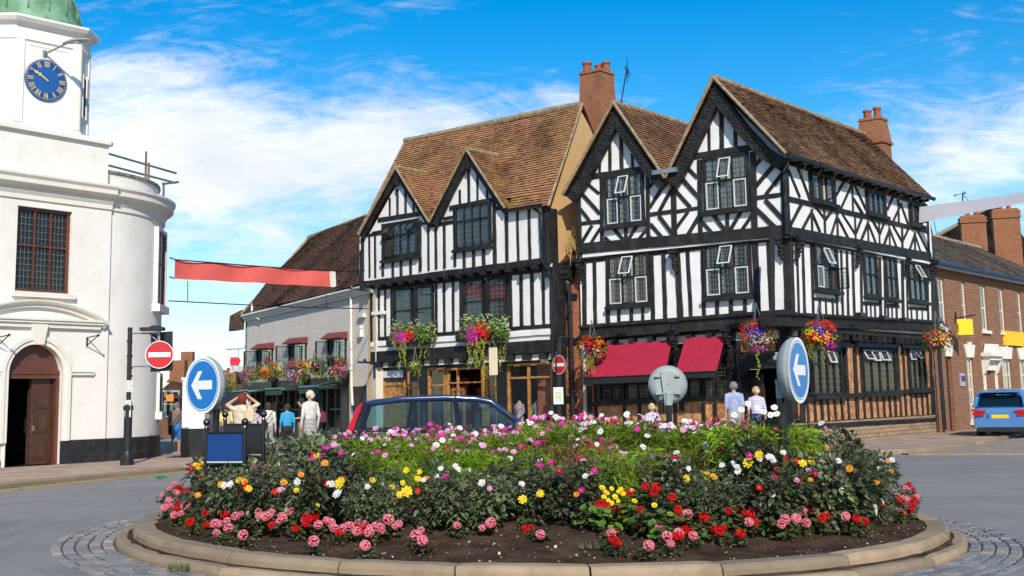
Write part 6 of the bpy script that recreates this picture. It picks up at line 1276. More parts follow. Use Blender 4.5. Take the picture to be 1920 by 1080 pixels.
for sy in (-1, 1):
    for xs in (((-2.06, 1.03), (-1.08, 1.03), (-1.02, 1.6), (-1.9, 1.56)), ((-1.03, 1.03), (-.06, 1.03), (-.12, 1.62), (-.96, 1.62)), ((.0, 1.03), (1.28, 1.02), (.58, 1.57), (-.06, 1.62))):
        quadglass(ca, [(x, sy * (hw * .93 - (z - 1.03) / .58 * (hw * .93 - H1)), z) for x, z in xs])
quadglass(ca, [(1.42, -hw * .82, .99), (1.42, hw * .82, .99), (.64, top * .9, 1.58), (.64, -top * .9, 1.58)], 'windscreen'); quadglass(ca, [(-2.2, -hw * .82, 1.02), (-2.2, hw * .82, 1.02), (-1.99, top * .9, 1.55), (-1.99, -top * .9, 1.55)], 'rear_window')
for sy in (-1, 1):
    b = MB(); b.tube([V((-2.24, sy * hw * .86, .85)), V((-2.2, sy * hw * .9, 1.05)), V((-2.06, sy * top * 1.08, 1.42)), V((-1.98, sy * top * .98, 1.56))], [.06, .085, .075, .05], 8); b.build('tail_light', M['lamp_red'], ca)
    b = MB(); b.tube([V((-1.85, sy * top * .9, 1.61)), V((-1.2, sy * top * .9, 1.655)), V((-.3, sy * top * .9, 1.665)), V((.4, sy * top * .9, 1.62))], .016, 6); b.build('roof_rail', M['black'], ca)
    b = MB(); b.ball(V((1.02, sy * (hw + .12), 1.05)), (.08, .12, .08), 8); b.build('mirror', M['carnavy'], ca)
    for x in (-1.35, 1.4):
        b = MB(); b.lathe(V((x, sy * (hw - .1), .34)), [(.34, -.1), (.34, .1), (.2, .11), (.02, .1)], 20, 0, V((0, sy, 0))); w_ = b.build('wheel', M['rubber'], ca)
        b = MB(); b.lathe(V((x, sy * (hw - .1), .34)), [(.21, .1), (.2, .12), (.02, .125)], 14, 0, V((0, sy, 0))); b.build('rim', M['alu'], w_)
b = MB(); b.tube([V((.1, -.1, 1.67)), V((-.25, -.12, 2.0))], .008, 5); b.build('aerial', M['black'], ca)
b = MB()
for y in (-.38, .38):
    for x in (.35, -.75): b.ball(V((x, y, 1.2)), (.07, .13, .17), 8); b.ball(V((x, y, .88)), (.1, .24, .3), 8)
b.build('seats', simple('car_seat', (.03, .04, .05), .8), ca)
# light blue people carrier parked in the side street (its tail toward us)
hd = 31.; cb = onz(1879, 822, .03); ds_ = adir(hd); Lb, Wb = 4.4, 1.76
def beltB(x): return 1.02 if x < 1.2 else max(.75, 1.02 - (x - 1.2) * .22)
loc = V((cb.x, cb.y, .03)) + ds_ * (Lb / 2)
cc, hw, top = car('people_carrier', 'light blue people carrier parked tail first outside the brick terrace', Lb, Wb, 1.58, [(-2.03, 1.45), (-1.9, 1.52), (-1.3, 1.585), (-.3, 1.6), (.6, 1.55), (.9, 1.47)], beltB, M['carblue'], tuple(loc), math.pi / 2 - rad(hd), 1, 1)
xr = -Lb / 2
b = MB()
for sy in (-1, 1):
    b.tube([V((xr + .08, sy * hw * .86, 1.0)), V((xr + .15, sy * hw * .82, 1.25)), V((xr + .28, sy * top * .98, 1.46))], .075, 6); b.tube([V((-.9, sy * hw * .93, 1.)), V((-.9, sy * top, 1.52))], .05, 6); b.tube([V((.1, sy * hw * .93, 1.)), V((.1, sy * top, 1.52))], .05, 6); b.tube([V((1.6, sy * hw * .9, 1.)), V((.85, sy * top, 1.46))], .045, 6); b.tube([V((-1.95, sy * top, 1.45)), V((-1.2, sy * top, 1.52)), V((.6, sy * top, 1.5)), V((.9, sy * top, 1.42))], .05, 6)
b.build('pillars', M['carblue'], cc)
quadglass(cc, [(xr - .0, -hw * .83, .98), (xr - .0, hw * .83, .98), (xr + .19, top * .93, 1.42), (xr + .19, -top * .93, 1.42)], 'rear_window', 'carglass')
b = MB(); b.box(V((xr + .25, 0, 1.18)), V((.01, 0, 0)), V((0, hw * .78, 0)), V((0, 0, .2))); 
for y in (-.4, .4): b.ball(V((-1.1, y, 1.22)), (.06, .13, .16), 8); b.ball(V((.4, y, 1.22)), (.06, .13, .16), 8)
b.build('cabin', simple('car_cabin', (.012, .012, .014), .8), cc)
for sy in (-1, 1):
    for a, c, d, e in ((-1.9, -.95, -1.8, -.95), (-.85, .05, -.85, .05), (.15, 1.5, .15, .85)):
        quadglass(cc, [(a, sy * hw * .935, 1.02), (c, sy * hw * .935, 1.02), (e, sy * top * 1.02, 1.47), (d, sy * top * 1.02, 1.47)])
    b = MB(); y = sy * hw
    b.loft([[V((xr - .035, y * .98, .93)), V((xr - .045, y * .5, .9)), V((xr - .045, y * .5, .83)), V((xr - .035, y * .98, .86))], [V((xr + .22, y * 1.0, .95)), V((xr + .02, y * .5, .9)), V((xr + .02, y * .5, .83)), V((xr + .22, y * 1.0, .86))]]); b.loft([[V((xr - .03, y * .98, .83)), V((xr - .045, y * .58, .81)), V((xr - .045, y * .58, .72)), V((xr - .03, y * .95, .74))], [V((xr + .2, y * 1.0, .83)), V((xr + .02, y * .58, .81)), V((xr + .02, y * .58, .72)), V((xr + .2, y * 1.0, .74))]]); b.build('tail_light', M['lamp_red'], cc)
    b = MB(); b.box(V((xr - .01, sy * hw * .76, .4)), V((.03, 0, 0)), V((0, .1, 0)), V((0, 0, .035))); b.build('reflector', M['lamp_red'], cc)
    for x in (-1.35, 1.35):
        b = MB(); b.lathe(V((x, sy * (hw - .12), .32)), [(.32, -.1), (.32, .1), (.02, .1)], 20, 0, V((0, sy, 0))); w_ = b.build('wheel', M['rubber'], cc); b = MB(); b.lathe(V((x, sy * (hw - .12), .32)), [(.2, .1), (.2, .12), (.02, .125)], 14, 0, V((0, sy, 0))); b.build('rim', M['alu'], w_)
b = MB(); b.loft([[V((xr - .06, y * hw * .9, z)) for y, z in ((-1, .3), (1, .3), (1, .62), (-1, .62))], [V((xr + .3, y * hw * 1.0, z)) for y, z in ((-1, .3), (1, .3), (1, .62), (-1, .62))]]); b.build('bumper', M['carblue'], cc)
b = MB(); b.bx(xr - .075, -hw * .82, .22, xr + .2, hw * .82, .36); b.build('lower_bumper', M['rubber'], cc)
b = MB(); b.box(V((xr - .04, 0, .72)), V((.012, 0, 0)), V((0, .36, 0)), V((0, 0, .1))); b.build('plate_recess', M['carblue'], cc); b = MB(); b.box(V((xr - .056, 0, .7)), V((.006, 0, 0)), V((0, .26, 0)), V((0, 0, .055))); b.build('number_plate', M['yellow'], cc)
b = MB(); b.box(V((xr + .12, 0, 1.49)), V((.14, 0, 0)), V((0, top * .9, 0)), V((0, 0, .02))); b.build('spoiler', M['carblue'], cc)
# ================================================================== people
import numpy as np
def pcol(n, c, var=.12, **k):
    if n not in M: M[n] = simple(n, c, .8, var=var, vs=8, **k)
    return M[n]
SKIN = pcol('skin', (.52, .27, .17)); SKIN2 = pcol('tanned_skin', (.42, .2, .11))
def stripes(name, a, b, sc):
    m = Mat(name); w = m.node('ShaderNodeTexWave', {'bands_direction': 'Z'}, Vector=m.obj(), Scale=sc, Distortion=.4); return m.fin(m.mix(m.ramp(w.outputs[1], .4, .6, 0, 1), c4(a), c4(b)), .85)
M['stripe'] = stripes('striped_top', (.62, .58, .68), (.32, .3, .5), 7.); M['floral'] = M['speck']
M['zebra'] = stripes('zebra_print', (.6, .6, .58), (.03, .03, .03), 9.)
def person(px_, ytop, Y, face, mats, label, arms='down', hair=None, hairlen=0., gz_=.1, sex='m', lean=0., skirt=None, wide=1., seated=False, shorts=False, cap=None, armrot=(0, 0), H=None):
    """one continuous body: limbs are laid out as tapered capsules and fused, then coloured by the nearest one"""
    hd = ony(px_, ytop, Y); Hh = hd.z - gz_ if H is None else H; k = Hh / 1.75; caps = []
    def cp(a, b, ra, rb, l, sx=1., sy=1.): caps.append((V(a), V(b), ra, rb, l, sx, sy))
    w = wide * (1. if sex == 'm' else .9)
    hipz = .93
    cp((0, 0, hipz - .02), (0, -.01, 1.1), .135 * w, .12 * w, 'top', 1.25, .82); cp((0, -.01, 1.1), (0, .0, 1.36), .125 * w, .135 * w, 'top', 1.35, .85); cp((-.1 * w, 0, 1.41), (.1 * w, 0, 1.41), .085, .085, 'top')
    cp((0, 0, hipz - .06), (0, 0, hipz + .02), .14 * w, .135 * w, 'leg', 1.25, .9)
    cp((0, 0, 1.44), (0, .015, 1.55), .055, .052, 'skin')
    cp((0, .02, 1.58), (0, .015, 1.66), .074, .086, 'skin', .92, 1.08); cp((0, .065, 1.56), (0, .06, 1.57), .035, .035, 'skin'); cp((0, .105, 1.625), (0, .118, 1.605), .011, .014, 'skin'); cp((-.078, 0, 1.63), (-.08, -.004, 1.6), .018, .014, 'skin'); cp((.078, 0, 1.63), (.08, -.004, 1.6), .018, .014, 'skin')
    for s in (-1, 1): cp((s * .03, .097, 1.645), (s * .031, .098, 1.645), .011, .011, 'eye')
    cp((-.018, .103, 1.575), (.018, .103, 1.575), .008, .008, 'lip')
    for i, s in enumerate((-1, 1)):
        if seated: K_, A_ = (s * .1, .42, .93), (s * .1, .4, .5)
        else: K_, A_ = (s * .1, .03 + .05 * s * lean, .5), (s * .105, -.02 + .1 * s * lean, .09)
        cp((s * .085 * w, 0, .9), K_, .09 * w, .058, 'leg'); cp(K_, A_, .056, .04, 'shin'); cp((A_[0], A_[1] - .03, A_[2] - .045), (A_[0] * 1.08, A_[1] + .15, A_[2] - .055), .042, .034, 'shoe')
        sh = V((s * .18 * w, 0, 1.41)); f = 1
        mode = arms if isinstance(arms, str) else arms[i]
        if mode == 'down': E, W_ = V((s * .235, -.03, 1.13)), V((s * .24, .04, .89))
        elif mode == 'raised': E, W_ = V((s * .36, .1, 1.5)), V((s * .11, .2, 1.68))
        elif mode == 'bent': E, W_ = V((s * .24, -.02, 1.13)), V((s * .12, .22, 1.12))
        elif mode == 'front': E, W_ = V((s * .22, .1, 1.16)), V((s * .15, .33, 1.25))
        cp(sh, E, .056, .044, 'sleeve'); cp(E, W_, .041, .028, 'fore'); d = (W_ - E).normalized(); sd = d.cross(V((0, 1, 0)) if abs(d.y) < .8 else V((1, 0, 0))).normalized(); cp(W_, W_ + d * .075, .03, .033, 'skin', 1, 1)
        nn = sd.cross(d)
        for j, (oo, L) in enumerate(((-.026, .06), (-.009, .075), (.009, .07), (.025, .052))):
            q = W_ + d * .085 + sd * oo; cp(q, q + d * L * .6 + nn * .01, .0115, .011, 'skin'); cp(q + d * L * .6 + nn * .01, q + d * L + nn * .028, .011, .0095, 'skin')
        q = W_ + d * .025 + nn * .02 - sd * .024 * s; cp(q, q + d * .05 + nn * .035, .0125, .011, 'skin')
    if skirt:
        for a, b, ra, rb in skirt: cp((0, 0, a), (0, 0, b), ra, rb, 'leg', 1.1, .9)
    # surface cloud -> fused skin
    t = thing('person', label, 'person', (hd.x, hd.y, gz_), rad(face), world=False)
    mb = MB()
    for a, b, ra, rb, l, sx, sy in caps:
        d = b - a
        if d.length < 1e-4: d = V((0, 0, .001))
        n = 12; L = []; dn = d.normalized(); u = dn.orthogonal().normalized()
        if abs(dn.z) > .7: u = (V((1, 0, 0)) - dn * dn.x).normalized()
        v = dn.cross(u)
        for i in range(9):
            tt = i / 8.
            if tt < .3: an = (1 - tt / .3) * math.pi / 2; c, r = a - dn * ra * math.sin(an) * .98, ra * max(.05, math.cos(an))
            elif tt > .7: an = (tt - .7) / .3 * math.pi / 2; c, r = b + dn * rb * math.sin(an) * .98, rb * max(.05, math.cos(an))
            else: f = (tt - .3) / .4; c, r = a.lerp(b, f), ra + (rb - ra) * f
            L.append([(c + u * (r * sx * math.cos(2 * math.pi * m / n)) + v * (r * sy * math.sin(2 * math.pi * m / n))) * k for m in range(n)])
        mb.loft(L)
    o = mb.build('body', [M['black']], t, uv=False)
    md = o.modifiers.new('r', 'REMESH'); md.mode = 'VOXEL'; md.voxel_size = .0135; md.use_smooth_shade = True
    dg = bpy.context.evaluated_depsgraph_get(); me = bpy.data.meshes.new_from_object(o.evaluated_get(dg)); o.modifiers.clear(); o.data = me; me.name = 'body'
    n = len(me.polygons); cen = np.empty(n * 3, 'f'); me.polygons.foreach_get('center', cen); cen = cen.reshape(-1, 3) / k; best = np.full(n, 9., 'f'); lab = np.zeros(n, 'i')
    names = ['top', 'sleeve', 'fore', 'leg', 'shin', 'shoe', 'skin', 'eye', 'lip']
    for a, b, ra, rb, l, sx, sy in caps:
        a_ = np.array(a); d = np.array(b - a); dd = max(1e-8, float(d @ d)); tt = np.clip((cen - a_) @ d / dd, 0, 1); df = cen - (a_ + tt[:, None] * d)
        if sx != 1. or sy != 1.: df = df / np.array([sx, sy, 1.])
        ds = np.sqrt((df * df).sum(1)) - (ra + (rb - ra) * tt) + (.004 if l == 'skin' else 0) - (.006 if l in ('eye', 'lip') else 0); m_ = ds < best; best[m_] = ds[m_]; lab[m_] = names.index(l)
    me.materials.clear()
    dflt = {'top': M['black'], 'sleeve': mats.get('top'), 'fore': mats.get('sleeve_end', SKIN), 'leg': M['denim'], 'shin': mats.get('leg', M['denim']), 'shoe': M['blackcloth'], 'skin': SKIN, 'eye': M['black'], 'lip': pcol('lip', (.35, .1, .09))}
    for nm in names: me.materials.append(mats.get(nm, dflt[nm]))
    me.polygons.foreach_set('material_index', lab); me.polygons.foreach_set('use_smooth', [True] * n); me.update()
    if hair:
        b = MB(); q = random.Random(int(px_))
        for i in range(70):
            a = q.uniform(0, 2 * math.pi); e = q.uniform(-.35 - hairlen * 2, 1.4); dx, dy, dz = math.cos(a) * math.cos(e), math.sin(a) * math.cos(e), math.sin(e)
            if dy > .35 and e < .75: continue
            z = 1.64 + dz * .09 * (1 + (hairlen * 1.2 if dz < 0 else 0)); rr = .03 + .014 * q.random()
            b.ball((V((dx * .078, .008 + dy * .088, z))) * k, (rr * k, rr * k, rr * 1.2 * k), 7)
        b.ball(V((0, -.012, 1.665)) * k, (.082 * k, .095 * k, .086 * k), 12); b.build('hair', hair, t, smooth=True, uv=False)
    if cap:
        b = MB(); b.ball(V((0, -.005, 1.68)) * k, (.1 * k, .112 * k, .085 * k), 12); b.prism([V((x * k, y * k, 1.675 * k)) for x, y in ((-.075, .08), (.075, .08), (.055, .18), (-.055, .18))], V((0, 0, .012))); b.build('cap', cap, t, smooth=False, uv=False)
    return t, hd, k
def bag(name, label, px_, py_, Y, w, h, d, mat, strap=None, rz=0.):
    c = ony(px_, py_, Y); b = MB(); R = Matrix.Rotation(rz, 3, 'Z'); L = []
    for z, e in ((-.5, .8), (-.42, 1.), (0, 1.02), (.42, .9), (.5, .75)): L.append([c + R @ V((w / 2 * e * math.copysign(abs(math.cos(a * .785)) ** .5, math.cos(a * .785)), d / 2 * e * math.copysign(abs(math.sin(a * .785)) ** .5, math.sin(a * .785)), h * z)) for a in range(8)])
    b.loft(L)
    if strap: b.tube([ony(x, y, yy) for x, y, yy in strap], .014, 6)
    return tag(b.build(name, mat, uv=False), label, 'bag')
W_ = pcol('white_cloth', (.62, .59, .53), .3); CR = pcol('cream_cloth', (.58, .49, .36), .3); GB = pcol('taupe_cloth', (.16, .13, .11)); BL = pcol('bright_blue_cloth', (.03, .3, .55)); JB = pcol('blue_shorts', (.02, .16, .48)); LB = pcol('pale_blue_cloth', (.3, .34, .52), .3); YE = pcol('pale_yellow_cloth', (.7, .6, .25)); PU = M['floral']
GH = pcol('grey_hair', (.2, .19, .18), .4); BR = pcol('brown_hair', (.05, .028, .016), .4); RE = pcol('red_hair', (.17, .02, .012), .4); BO = pcol('blonde_hair', (.55, .42, .24), .3); DK = pcol('dark_hair', (.02, .014, .012), .4); WH = pcol('white_hair', (.6, .54, .42), .25)
person(331, 755, 39.1, 8, dict(top=GB, leg=JB, shin=SKIN2, shoe=pcol('grey_shoe', (.2, .19, .19)), sleeve_end=GB), 'balding man in taupe jacket and bright blue shorts walking away', hair=GH, gz_=0.02, wide=1.12, lean=.6)
bag('shoulder_bag', 'black shoulder bag on the man in blue shorts', 321, 806, 38.85, .2, .3, .12, M['blackcloth'], [(321, 800, 38.8), (333, 782, 38.82), (342, 772, 38.95)])
person(454, 738, 28.5, 2, dict(top=CR, leg=M['denim'], sleeve=CR), 'red haired woman in cream blouse raising a camera with both hands', arms='raised', hair=RE, hairlen=.35, sex='f', wide=1.2, gz_=.02)
c = ony(452, 735, 28.2); b = MB(); c = V((c.x, c.y + .3, c.z - .06)); b.box(c, V((.06, 0, 0)), V((0, .02, 0)), ZUP * .035); b.lathe(c + V((0, .02, 0)), [(.028, 0), (.028, .04)], 10, 0, V((0, 1, 0))); tag(b.build('camera_body', M['black'], uv=False), 'small black camera held up by the red haired woman', 'camera')
bag('tote_bag', 'cream tote bag hanging behind the red haired woman', 469, 778, 28.25, .2, .3, .08, pcol('tote_canvas', (.6, .48, .28)), [(467, 768, 28.25), (463, 757, 28.3), (462, 752, 28.35)])
person(477, 763, 41, -10, dict(top=PU, sleeve_end=PU), 'small woman in a beige knitted hat and purple print top', hair=None, sex='f', cap=pcol('beige_knit', (.6, .5, .36)), gz_=.05)
person(424, 759, 40, 25, dict(top=YE, leg=M['denim']), 'person with dark brown hair in a pale yellow top behind the blue name board', hair=BR, gz_=.05)
person(503, 755, 36, 5, dict(top=W_, leg=M['greycloth'], sleeve_end=W_), 'brown haired woman in a cream jacket with a thin black crossbody strap', hair=BR, hairlen=.3, sex='f', wide=1.2, gz_=.05)
b = MB(); b.tube([ony(511, 772, 35.7), ony(506, 780, 35.65), ony(498, 790, 35.7)], .012, 5); b.ball(ony(496, 795, 35.72), (.12, .06, .1), 8); tag(b.build('crossbody_bag', M['blackcloth'], uv=False), 'thin strapped black crossbody bag on the cream jacket', 'bag')
person(539, 758, 37, 20, dict(top=BL, leg=M['blackcloth'], sleeve_end=BL), 'woman with short brown hair in a bright blue shirt seen from behind', hair=BR, hairlen=.1, sex='f', wide=1.12, gz_=.02)
person(565, 747, 37.5, 100, dict(top=M['blackcloth'], leg=pcol('khaki', (.2, .17, .12))), 'person in black t-shirt and dark cap looking down at something held', arms=('bent', 'down'), hair=DK, cap=M['blackcloth'], gz_=.02)
person(582, 733, 32.5, 40, dict(top=W_, leg=M['zebra'], sleeve_end=W_), 'tall white haired woman in a long white cardigan and zebra print trousers', hair=WH, hairlen=.1, sex='f', wide=1.08, gz_=.02, skirt=[(.7, 1.0, .17, .15)])
bag('handbag', 'maroon leather handbag beside the white cardigan woman', 603, 782, 33.6, .26, .3, .1, M['wine'], [(600, 775, 33.6), (602, 762, 33.6), (606, 775, 33.6)])
person(386, 765, 37.2, 185, dict(top=pcol('grey_top', (.4, .4, .41)), leg=M['zebra']), 'person in a grey top and patterned trousers beside the white pier', hair=GH, gz_=.02)
person(409, 768, 43, 30, dict(top=pcol('salmon_top', (.6, .25, .2)), leg=M['denim']), 'person in a salmon pink top just right of the arrow sign', hair=DK, gz_=.05)
person(1375, 717, 32.6, 8, dict(top=LB, leg=M['greycloth']), 'grey haired man in pale blue shirt outside the pub door', hair=GH, gz_=.1, wide=1.12)
person(1417, 726, 33.0, -6, dict(top=M['stripe'], leg=M['denim']), 'blonde woman in lilac striped top beside the man in pale blue', hair=BO, sex='f', wide=1.1, gz_=.1)
p_ = person(1222, 757, 34.5, 10, dict(top=M['stripe'], leg=M['denim']), 'fair haired woman in a white and pink top sitting below the crimson awning', hair=BO, sex='f', gz_=-.32, seated=True, H=1.7)
p = ony(1222, 757, 34.5); b = MB(); b.bx(p.x - .5, p.y - .2, .48, p.x + .5, p.y + .2, .53); 
for sx in (-.42, .42):
    for sy in (-.15, .15): b.bx(p.x + sx - .03, p.y + sy - .03, .05, p.x + sx + .03, p.y + sy + .03, .48)
b.bx(p.x - .5, p.y - .22, .53, p.x + .5, p.y - .18, .9); tag(b.build('bench', M['darkwood']), 'dark wooden bench under the crimson awning hidden by cosmos', 'bench')
person(68, 738, 33.4, 200, dict(top=M['blackcloth'], leg=M['blackcloth'], shin=SKIN, shoe=W_), 'person in dark clothes with bare legs inside the white building doorway', hair=DK, sex='f', gz_=.12)
# ================================================================== planting
LEAFD = island('dahlia_leaf', [(.06, .09, .035), (.14, .19, .065), (.085, .09, .065), (.18, .23, .1), (.085, .06, .065), (.16, .235, .07)], .36, .22, .5, .45)
LEAFG = island('geranium_leaf', [(.04, .075, .02), (.08, .13, .03), (.06, .05, .02), (.1, .15, .035)], .5, .2, .3)
LEAFC = island('cosmos_leaf', [(.16, .31, .015), (.26, .44, .02), (.3, .38, .04), (.2, .36, .015), (.3, .3, .06)], .6, .45, .2, .3)
LEAFDRY = island('dry_cosmos', [(.2, .17, .05), (.22, .12, .04), (.12, .17, .03), (.3, .2, .08), (.14, .07, .03)], .7, .3, .15)
LEAFB = island('basket_leaf', [(.05, .12, .02), (.11, .2, .03), (.2, .27, .04), (.07, .14, .04)], .5, .3, .3)
LEAFS = island('silver_leaf', [(.22, .3, .12), (.34, .4, .2), (.26, .36, .1)], .6, .35, .2)
LEAFY = island('lime_trailing_leaf', [(.3, .36, .03), (.42, .42, .06), (.22, .32, .03)], .55, .4, .2)
STEM = simple('stem_green', (.06, .11, .025), .6); STEMB = simple('stem_brown', (.09, .035, .025), .6)
def pet(n, cols): M[n] = island(n, cols, .55, .3, .2, 0.06)
pet('petal_white', [(.78, .77, .72), (.85, .83, .8)]); pet('petal_pink', [(.72, .3, .55), (.78, .42, .62)]); pet('petal_magenta', [(.52, .01, .22), (.66, .03, .36)]); pet('petal_crimson', [(.3, .004, .03), (.42, .01, .06)]); pet('petal_yellow', [(.85, .58, .01), (.9, .7, .05)])
pet('petal_red', [(.68, .012, .008), (.78, .022, .012), (.6, .008, .006)]); pet('petal_coral', [(.88, .26, .34), (.9, .36, .42), (.84, .2, .28), (.92, .5, .54)]); pet('petal_orange', [(.82, .3, .02), (.85, .42, .05)]); pet('petal_purple', [(.14, .03, .4), (.22, .06, .5)]); pet('petal_violetpink', [(.62, .02, .42), (.75, .05, .5)]); pet('petal_lilac', [(.6, .42, .7), (.7, .5, .72)]); pet('petal_dark', [(.05, .01, .02), (.08, .02, .02)])
M['eye'] = simple('flower_eye', (.6, .33, .02), .8, var=.3, vs=60); M['eyedark'] = simple('dark_eye', (.1, .03, .015), .8)
def leaf(mb, p, d, n, L, W, droop=.2, mi=0):
    s = d.cross(n)
    if s.length < 1e-4: s = d.orthogonal()
    s.normalize(); n = s.cross(d).normalized(); g = V((0, 0, -droop * L)); f = n * (W * .14)
    i = mb.idx([p, p + d * L * .3 + s * W * .46 + f + g * .1, p + d * L * .32 + g * .1, p + d * L * .3 - s * W * .46 + f + g * .1, p + d * L * .68 + s * W * .38 + f + g * .5, p + d * L * .7 + g * .5, p + d * L * .68 - s * W * .38 + f + g * .5, p + d * L + g])
    mb.f += [(i[0], i[2], i[1]), (i[0], i[3], i[2]), (i[1], i[2], i[5], i[4]), (i[2], i[3], i[6], i[5]), (i[4], i[5], i[7]), (i[5], i[6], i[7])]; mb.m += [mi] * 6
def rdir(q, zlo=-1., zhi=1.):
    z = q.uniform(zlo, zhi); a = q.uniform(0, 2 * math.pi); r = math.sqrt(max(0, 1 - z * z)); return V((r * math.cos(a), r * math.sin(a), z))
def dahlia_mesh(seed, R, H):
    q = random.Random(seed); b = MB()
    for i in range(7):
        a = q.uniform(0, 6.28); t = V((math.cos(a) * R * .6, math.sin(a) * R * .6, H * q.uniform(.7, .95))); b.tube([V((0, 0, -.05)), t * .5 + V((0, 0, .05)), t], [.007, .006, .004], 4, 1)
    for i in range(9):
        a = q.uniform(0, 6.28); r = R * q.uniform(.2, 1.); t = V((math.cos(a) * r, math.sin(a) * r, H * q.uniform(.85, 1.2))); b.tube([t * .6, t], [.004, .003], 4, 1); b.ball(t, q.uniform(.008, .014), 6, 2)
    lob = [(V((q.uniform(-.5, .5) * R, q.uniform(-.5, .5) * R, H * (.22 + .62 * (i % 5) / 4.) + q.uniform(-.06, .06))), q.uniform(.45, .75)) for i in range(10)]
    for i in range(820):
        c, s = q.choice(lob); d = rdir(q, -.5, 1); rr = q.uniform(.5, 1.) ** .5; p = c + V((d.x * R * s, d.y * R * s, d.z * H * .36 * s)) * rr
        if p.z < .03: p.z = q.uniform(.03, .2)
        o = (d + V((0, 0, q.uniform(-.35, .35))) + rdir(q) * .5).normalized(); nn = (V((0, 0, 1)) + d * .5 + rdir(q) * .45).normalized(); L = q.uniform(.052, .098) * (1.5 if q.random() < .15 else 1); leaf(b, p, o, nn, L, L * q.uniform(.5, .64), q.uniform(.05, .45))
    return b
def proto(name, mb, mats):
    o = mb.build(name, mats, uv=False); COL.objects.unlink(o); return o
BUD = simple('flower_bud', (.16, .13, .03), .7, var=.5, vs=40)
DPR = [proto('dahlia_plant', dahlia_mesh(100 + i, .36, .74), [LEAFD, STEMB, BUD]) for i in range(6)]
def flat_bloom(npet, R, W, cup, mi_eye=1, layers=1, q=None, notch=False):
    b = MB(); q = q or RN
    for l in range(layers):
        k = 1 - .28 * l; cu = cup + .35 * l
        for i in range(npet):
            a = 2 * math.pi * (i + .5 * l) / npet + q.uniform(-.08, .08); d = V((math.cos(a), math.sin(a), cu + q.uniform(-.12, .12))).normalized(); s = V((-math.sin(a), math.cos(a), 0)); r = R * k * q.uniform(.9, 1.06); w = W * k
            e = [d * r * .12, d * r * .55 + s * w * .42, d * r * .93 + s * w * .4, d * r * 1.0, d * r * .93 - s * w * .4, d * r * .55 - s * w * .42]; dz = V((0, 0, .004 * l)); e = [x + dz for x in e]; e[3] += V((0, 0, -.08 * r))
            j = b.idx(e); b.f += [(j[0], j[1], j[5]), (j[1], j[2], j[4], j[5]), (j[2], j[3], j[4])]; b.m += [0] * 3
    b.ball(V((0, 0, .004 + R * .05)), (R * .2, R * .2, R * .13), 7, mi_eye); return b
BLP = {}
def bloomproto(key, kind, petal, eye='eye'):
    q = random.Random(hash(key) % 997 if False else sum(map(ord, key)))
    if kind == 'cosmos': b = flat_bloom(8, .042, .034, .12, q=q)
    elif kind == 'dahlia': b = flat_bloom(8, .054, .027, .18, layers=2, q=q)
    elif kind == 'pom': b = flat_bloom(11, .052, .03, .25, layers=4, q=q)
    elif kind == 'begonia': b = flat_bloom(6, .042, .05, .35, layers=3, q=q)
    elif kind == 'geranium':
        b = MB()
        for i in range(85):
            d = rdir(q, -.75, 1); p = V((d.x * .05, d.y * .05, d.z * .04 + .01)); u = d.orthogonal().normalized(); v = d.cross(u); r = .0115; c0 = q.random()
            j = b.idx([p - d * .006] + [p + (u * math.cos(a * 1.2566 + c0) + v * math.sin(a * 1.2566 + c0)) * r * q.uniform(.8, 1.15) + d * .004 for a in range(5)])
            for a in range(5): b.f.append((j[0], j[1 + a], j[1 + (a + 1) % 5])); b.m.append(0)
        b.ball(V((0, 0, 0)), (.03, .03, .024), 7, 1)
    BLP[key] = proto('bloom', b, [M[petal], M[eye]])
for c in ('white', 'pink', 'magenta', 'crimson'): bloomproto('cosmos_' + c, 'cosmos', 'petal_' + c)
for c in ('yellow', 'white', 'magenta', 'crimson', 'pink', 'orange', 'red'): bloomproto('dahlia_' + c, 'dahlia', 'petal_' + c)
for c in ('yellow', 'orange', 'coral'): bloomproto('pom_' + c, 'pom', 'petal_' + c)
for c in ('red', 'coral'): bloomproto('geranium_' + c, 'geranium', 'petal_' + c, 'petal_crimson')
for c in ('yellow', 'red'): bloomproto('begonia_' + c, 'begonia', 'petal_' + c)
def put(pr, parent, wp, face, q, sc=1., name='bloom'):
    """one flower head as a part of its plant, at a world position"""
    o = pr.copy(); COL.objects.link(o); o.parent = parent
    N_ = V(face).normalized(); a = N_.orthogonal().normalized(); a = Matrix.Rotation(q.uniform(0, 6.28), 3, N_) @ a; bq = N_.cross(a); R = Matrix((a, bq, N_)).transposed().to_4x4()
    W = Matrix.Translation(V(wp)) @ R @ Matrix.Scale(sc, 4); P = Matrix.LocRotScale(parent.location, parent.rotation_euler, parent.scale)
    o.matrix_basis = P.inverted() @ W; return o
ZON = [(0, 450, 'at the left end'), (450, 640, 'by the street crowd'), (640, 800, 'by the navy car rear'), (800, 950, 'by the navy car front'), (950, 1105, 'by the brick link'), (1105, 1250, 'by the larger awning'), (1250, 1380, 'by the smaller awning'), (1380, 1480, 'by the pub couple'), (1480, 1590, 'by the pub corner'), (1590, 9000, 'at the right end')]
def projx(p):
    d = V(p) - EYE; w = d.dot(_f); return CX + FPX * d.dot(CRT) / w, CY - FPX * d.dot(CUP) / w
def zone(p):
    x = projx(p)[0]
    return next(z for a, b, z in ZON if x < b)
q = random.Random(21)
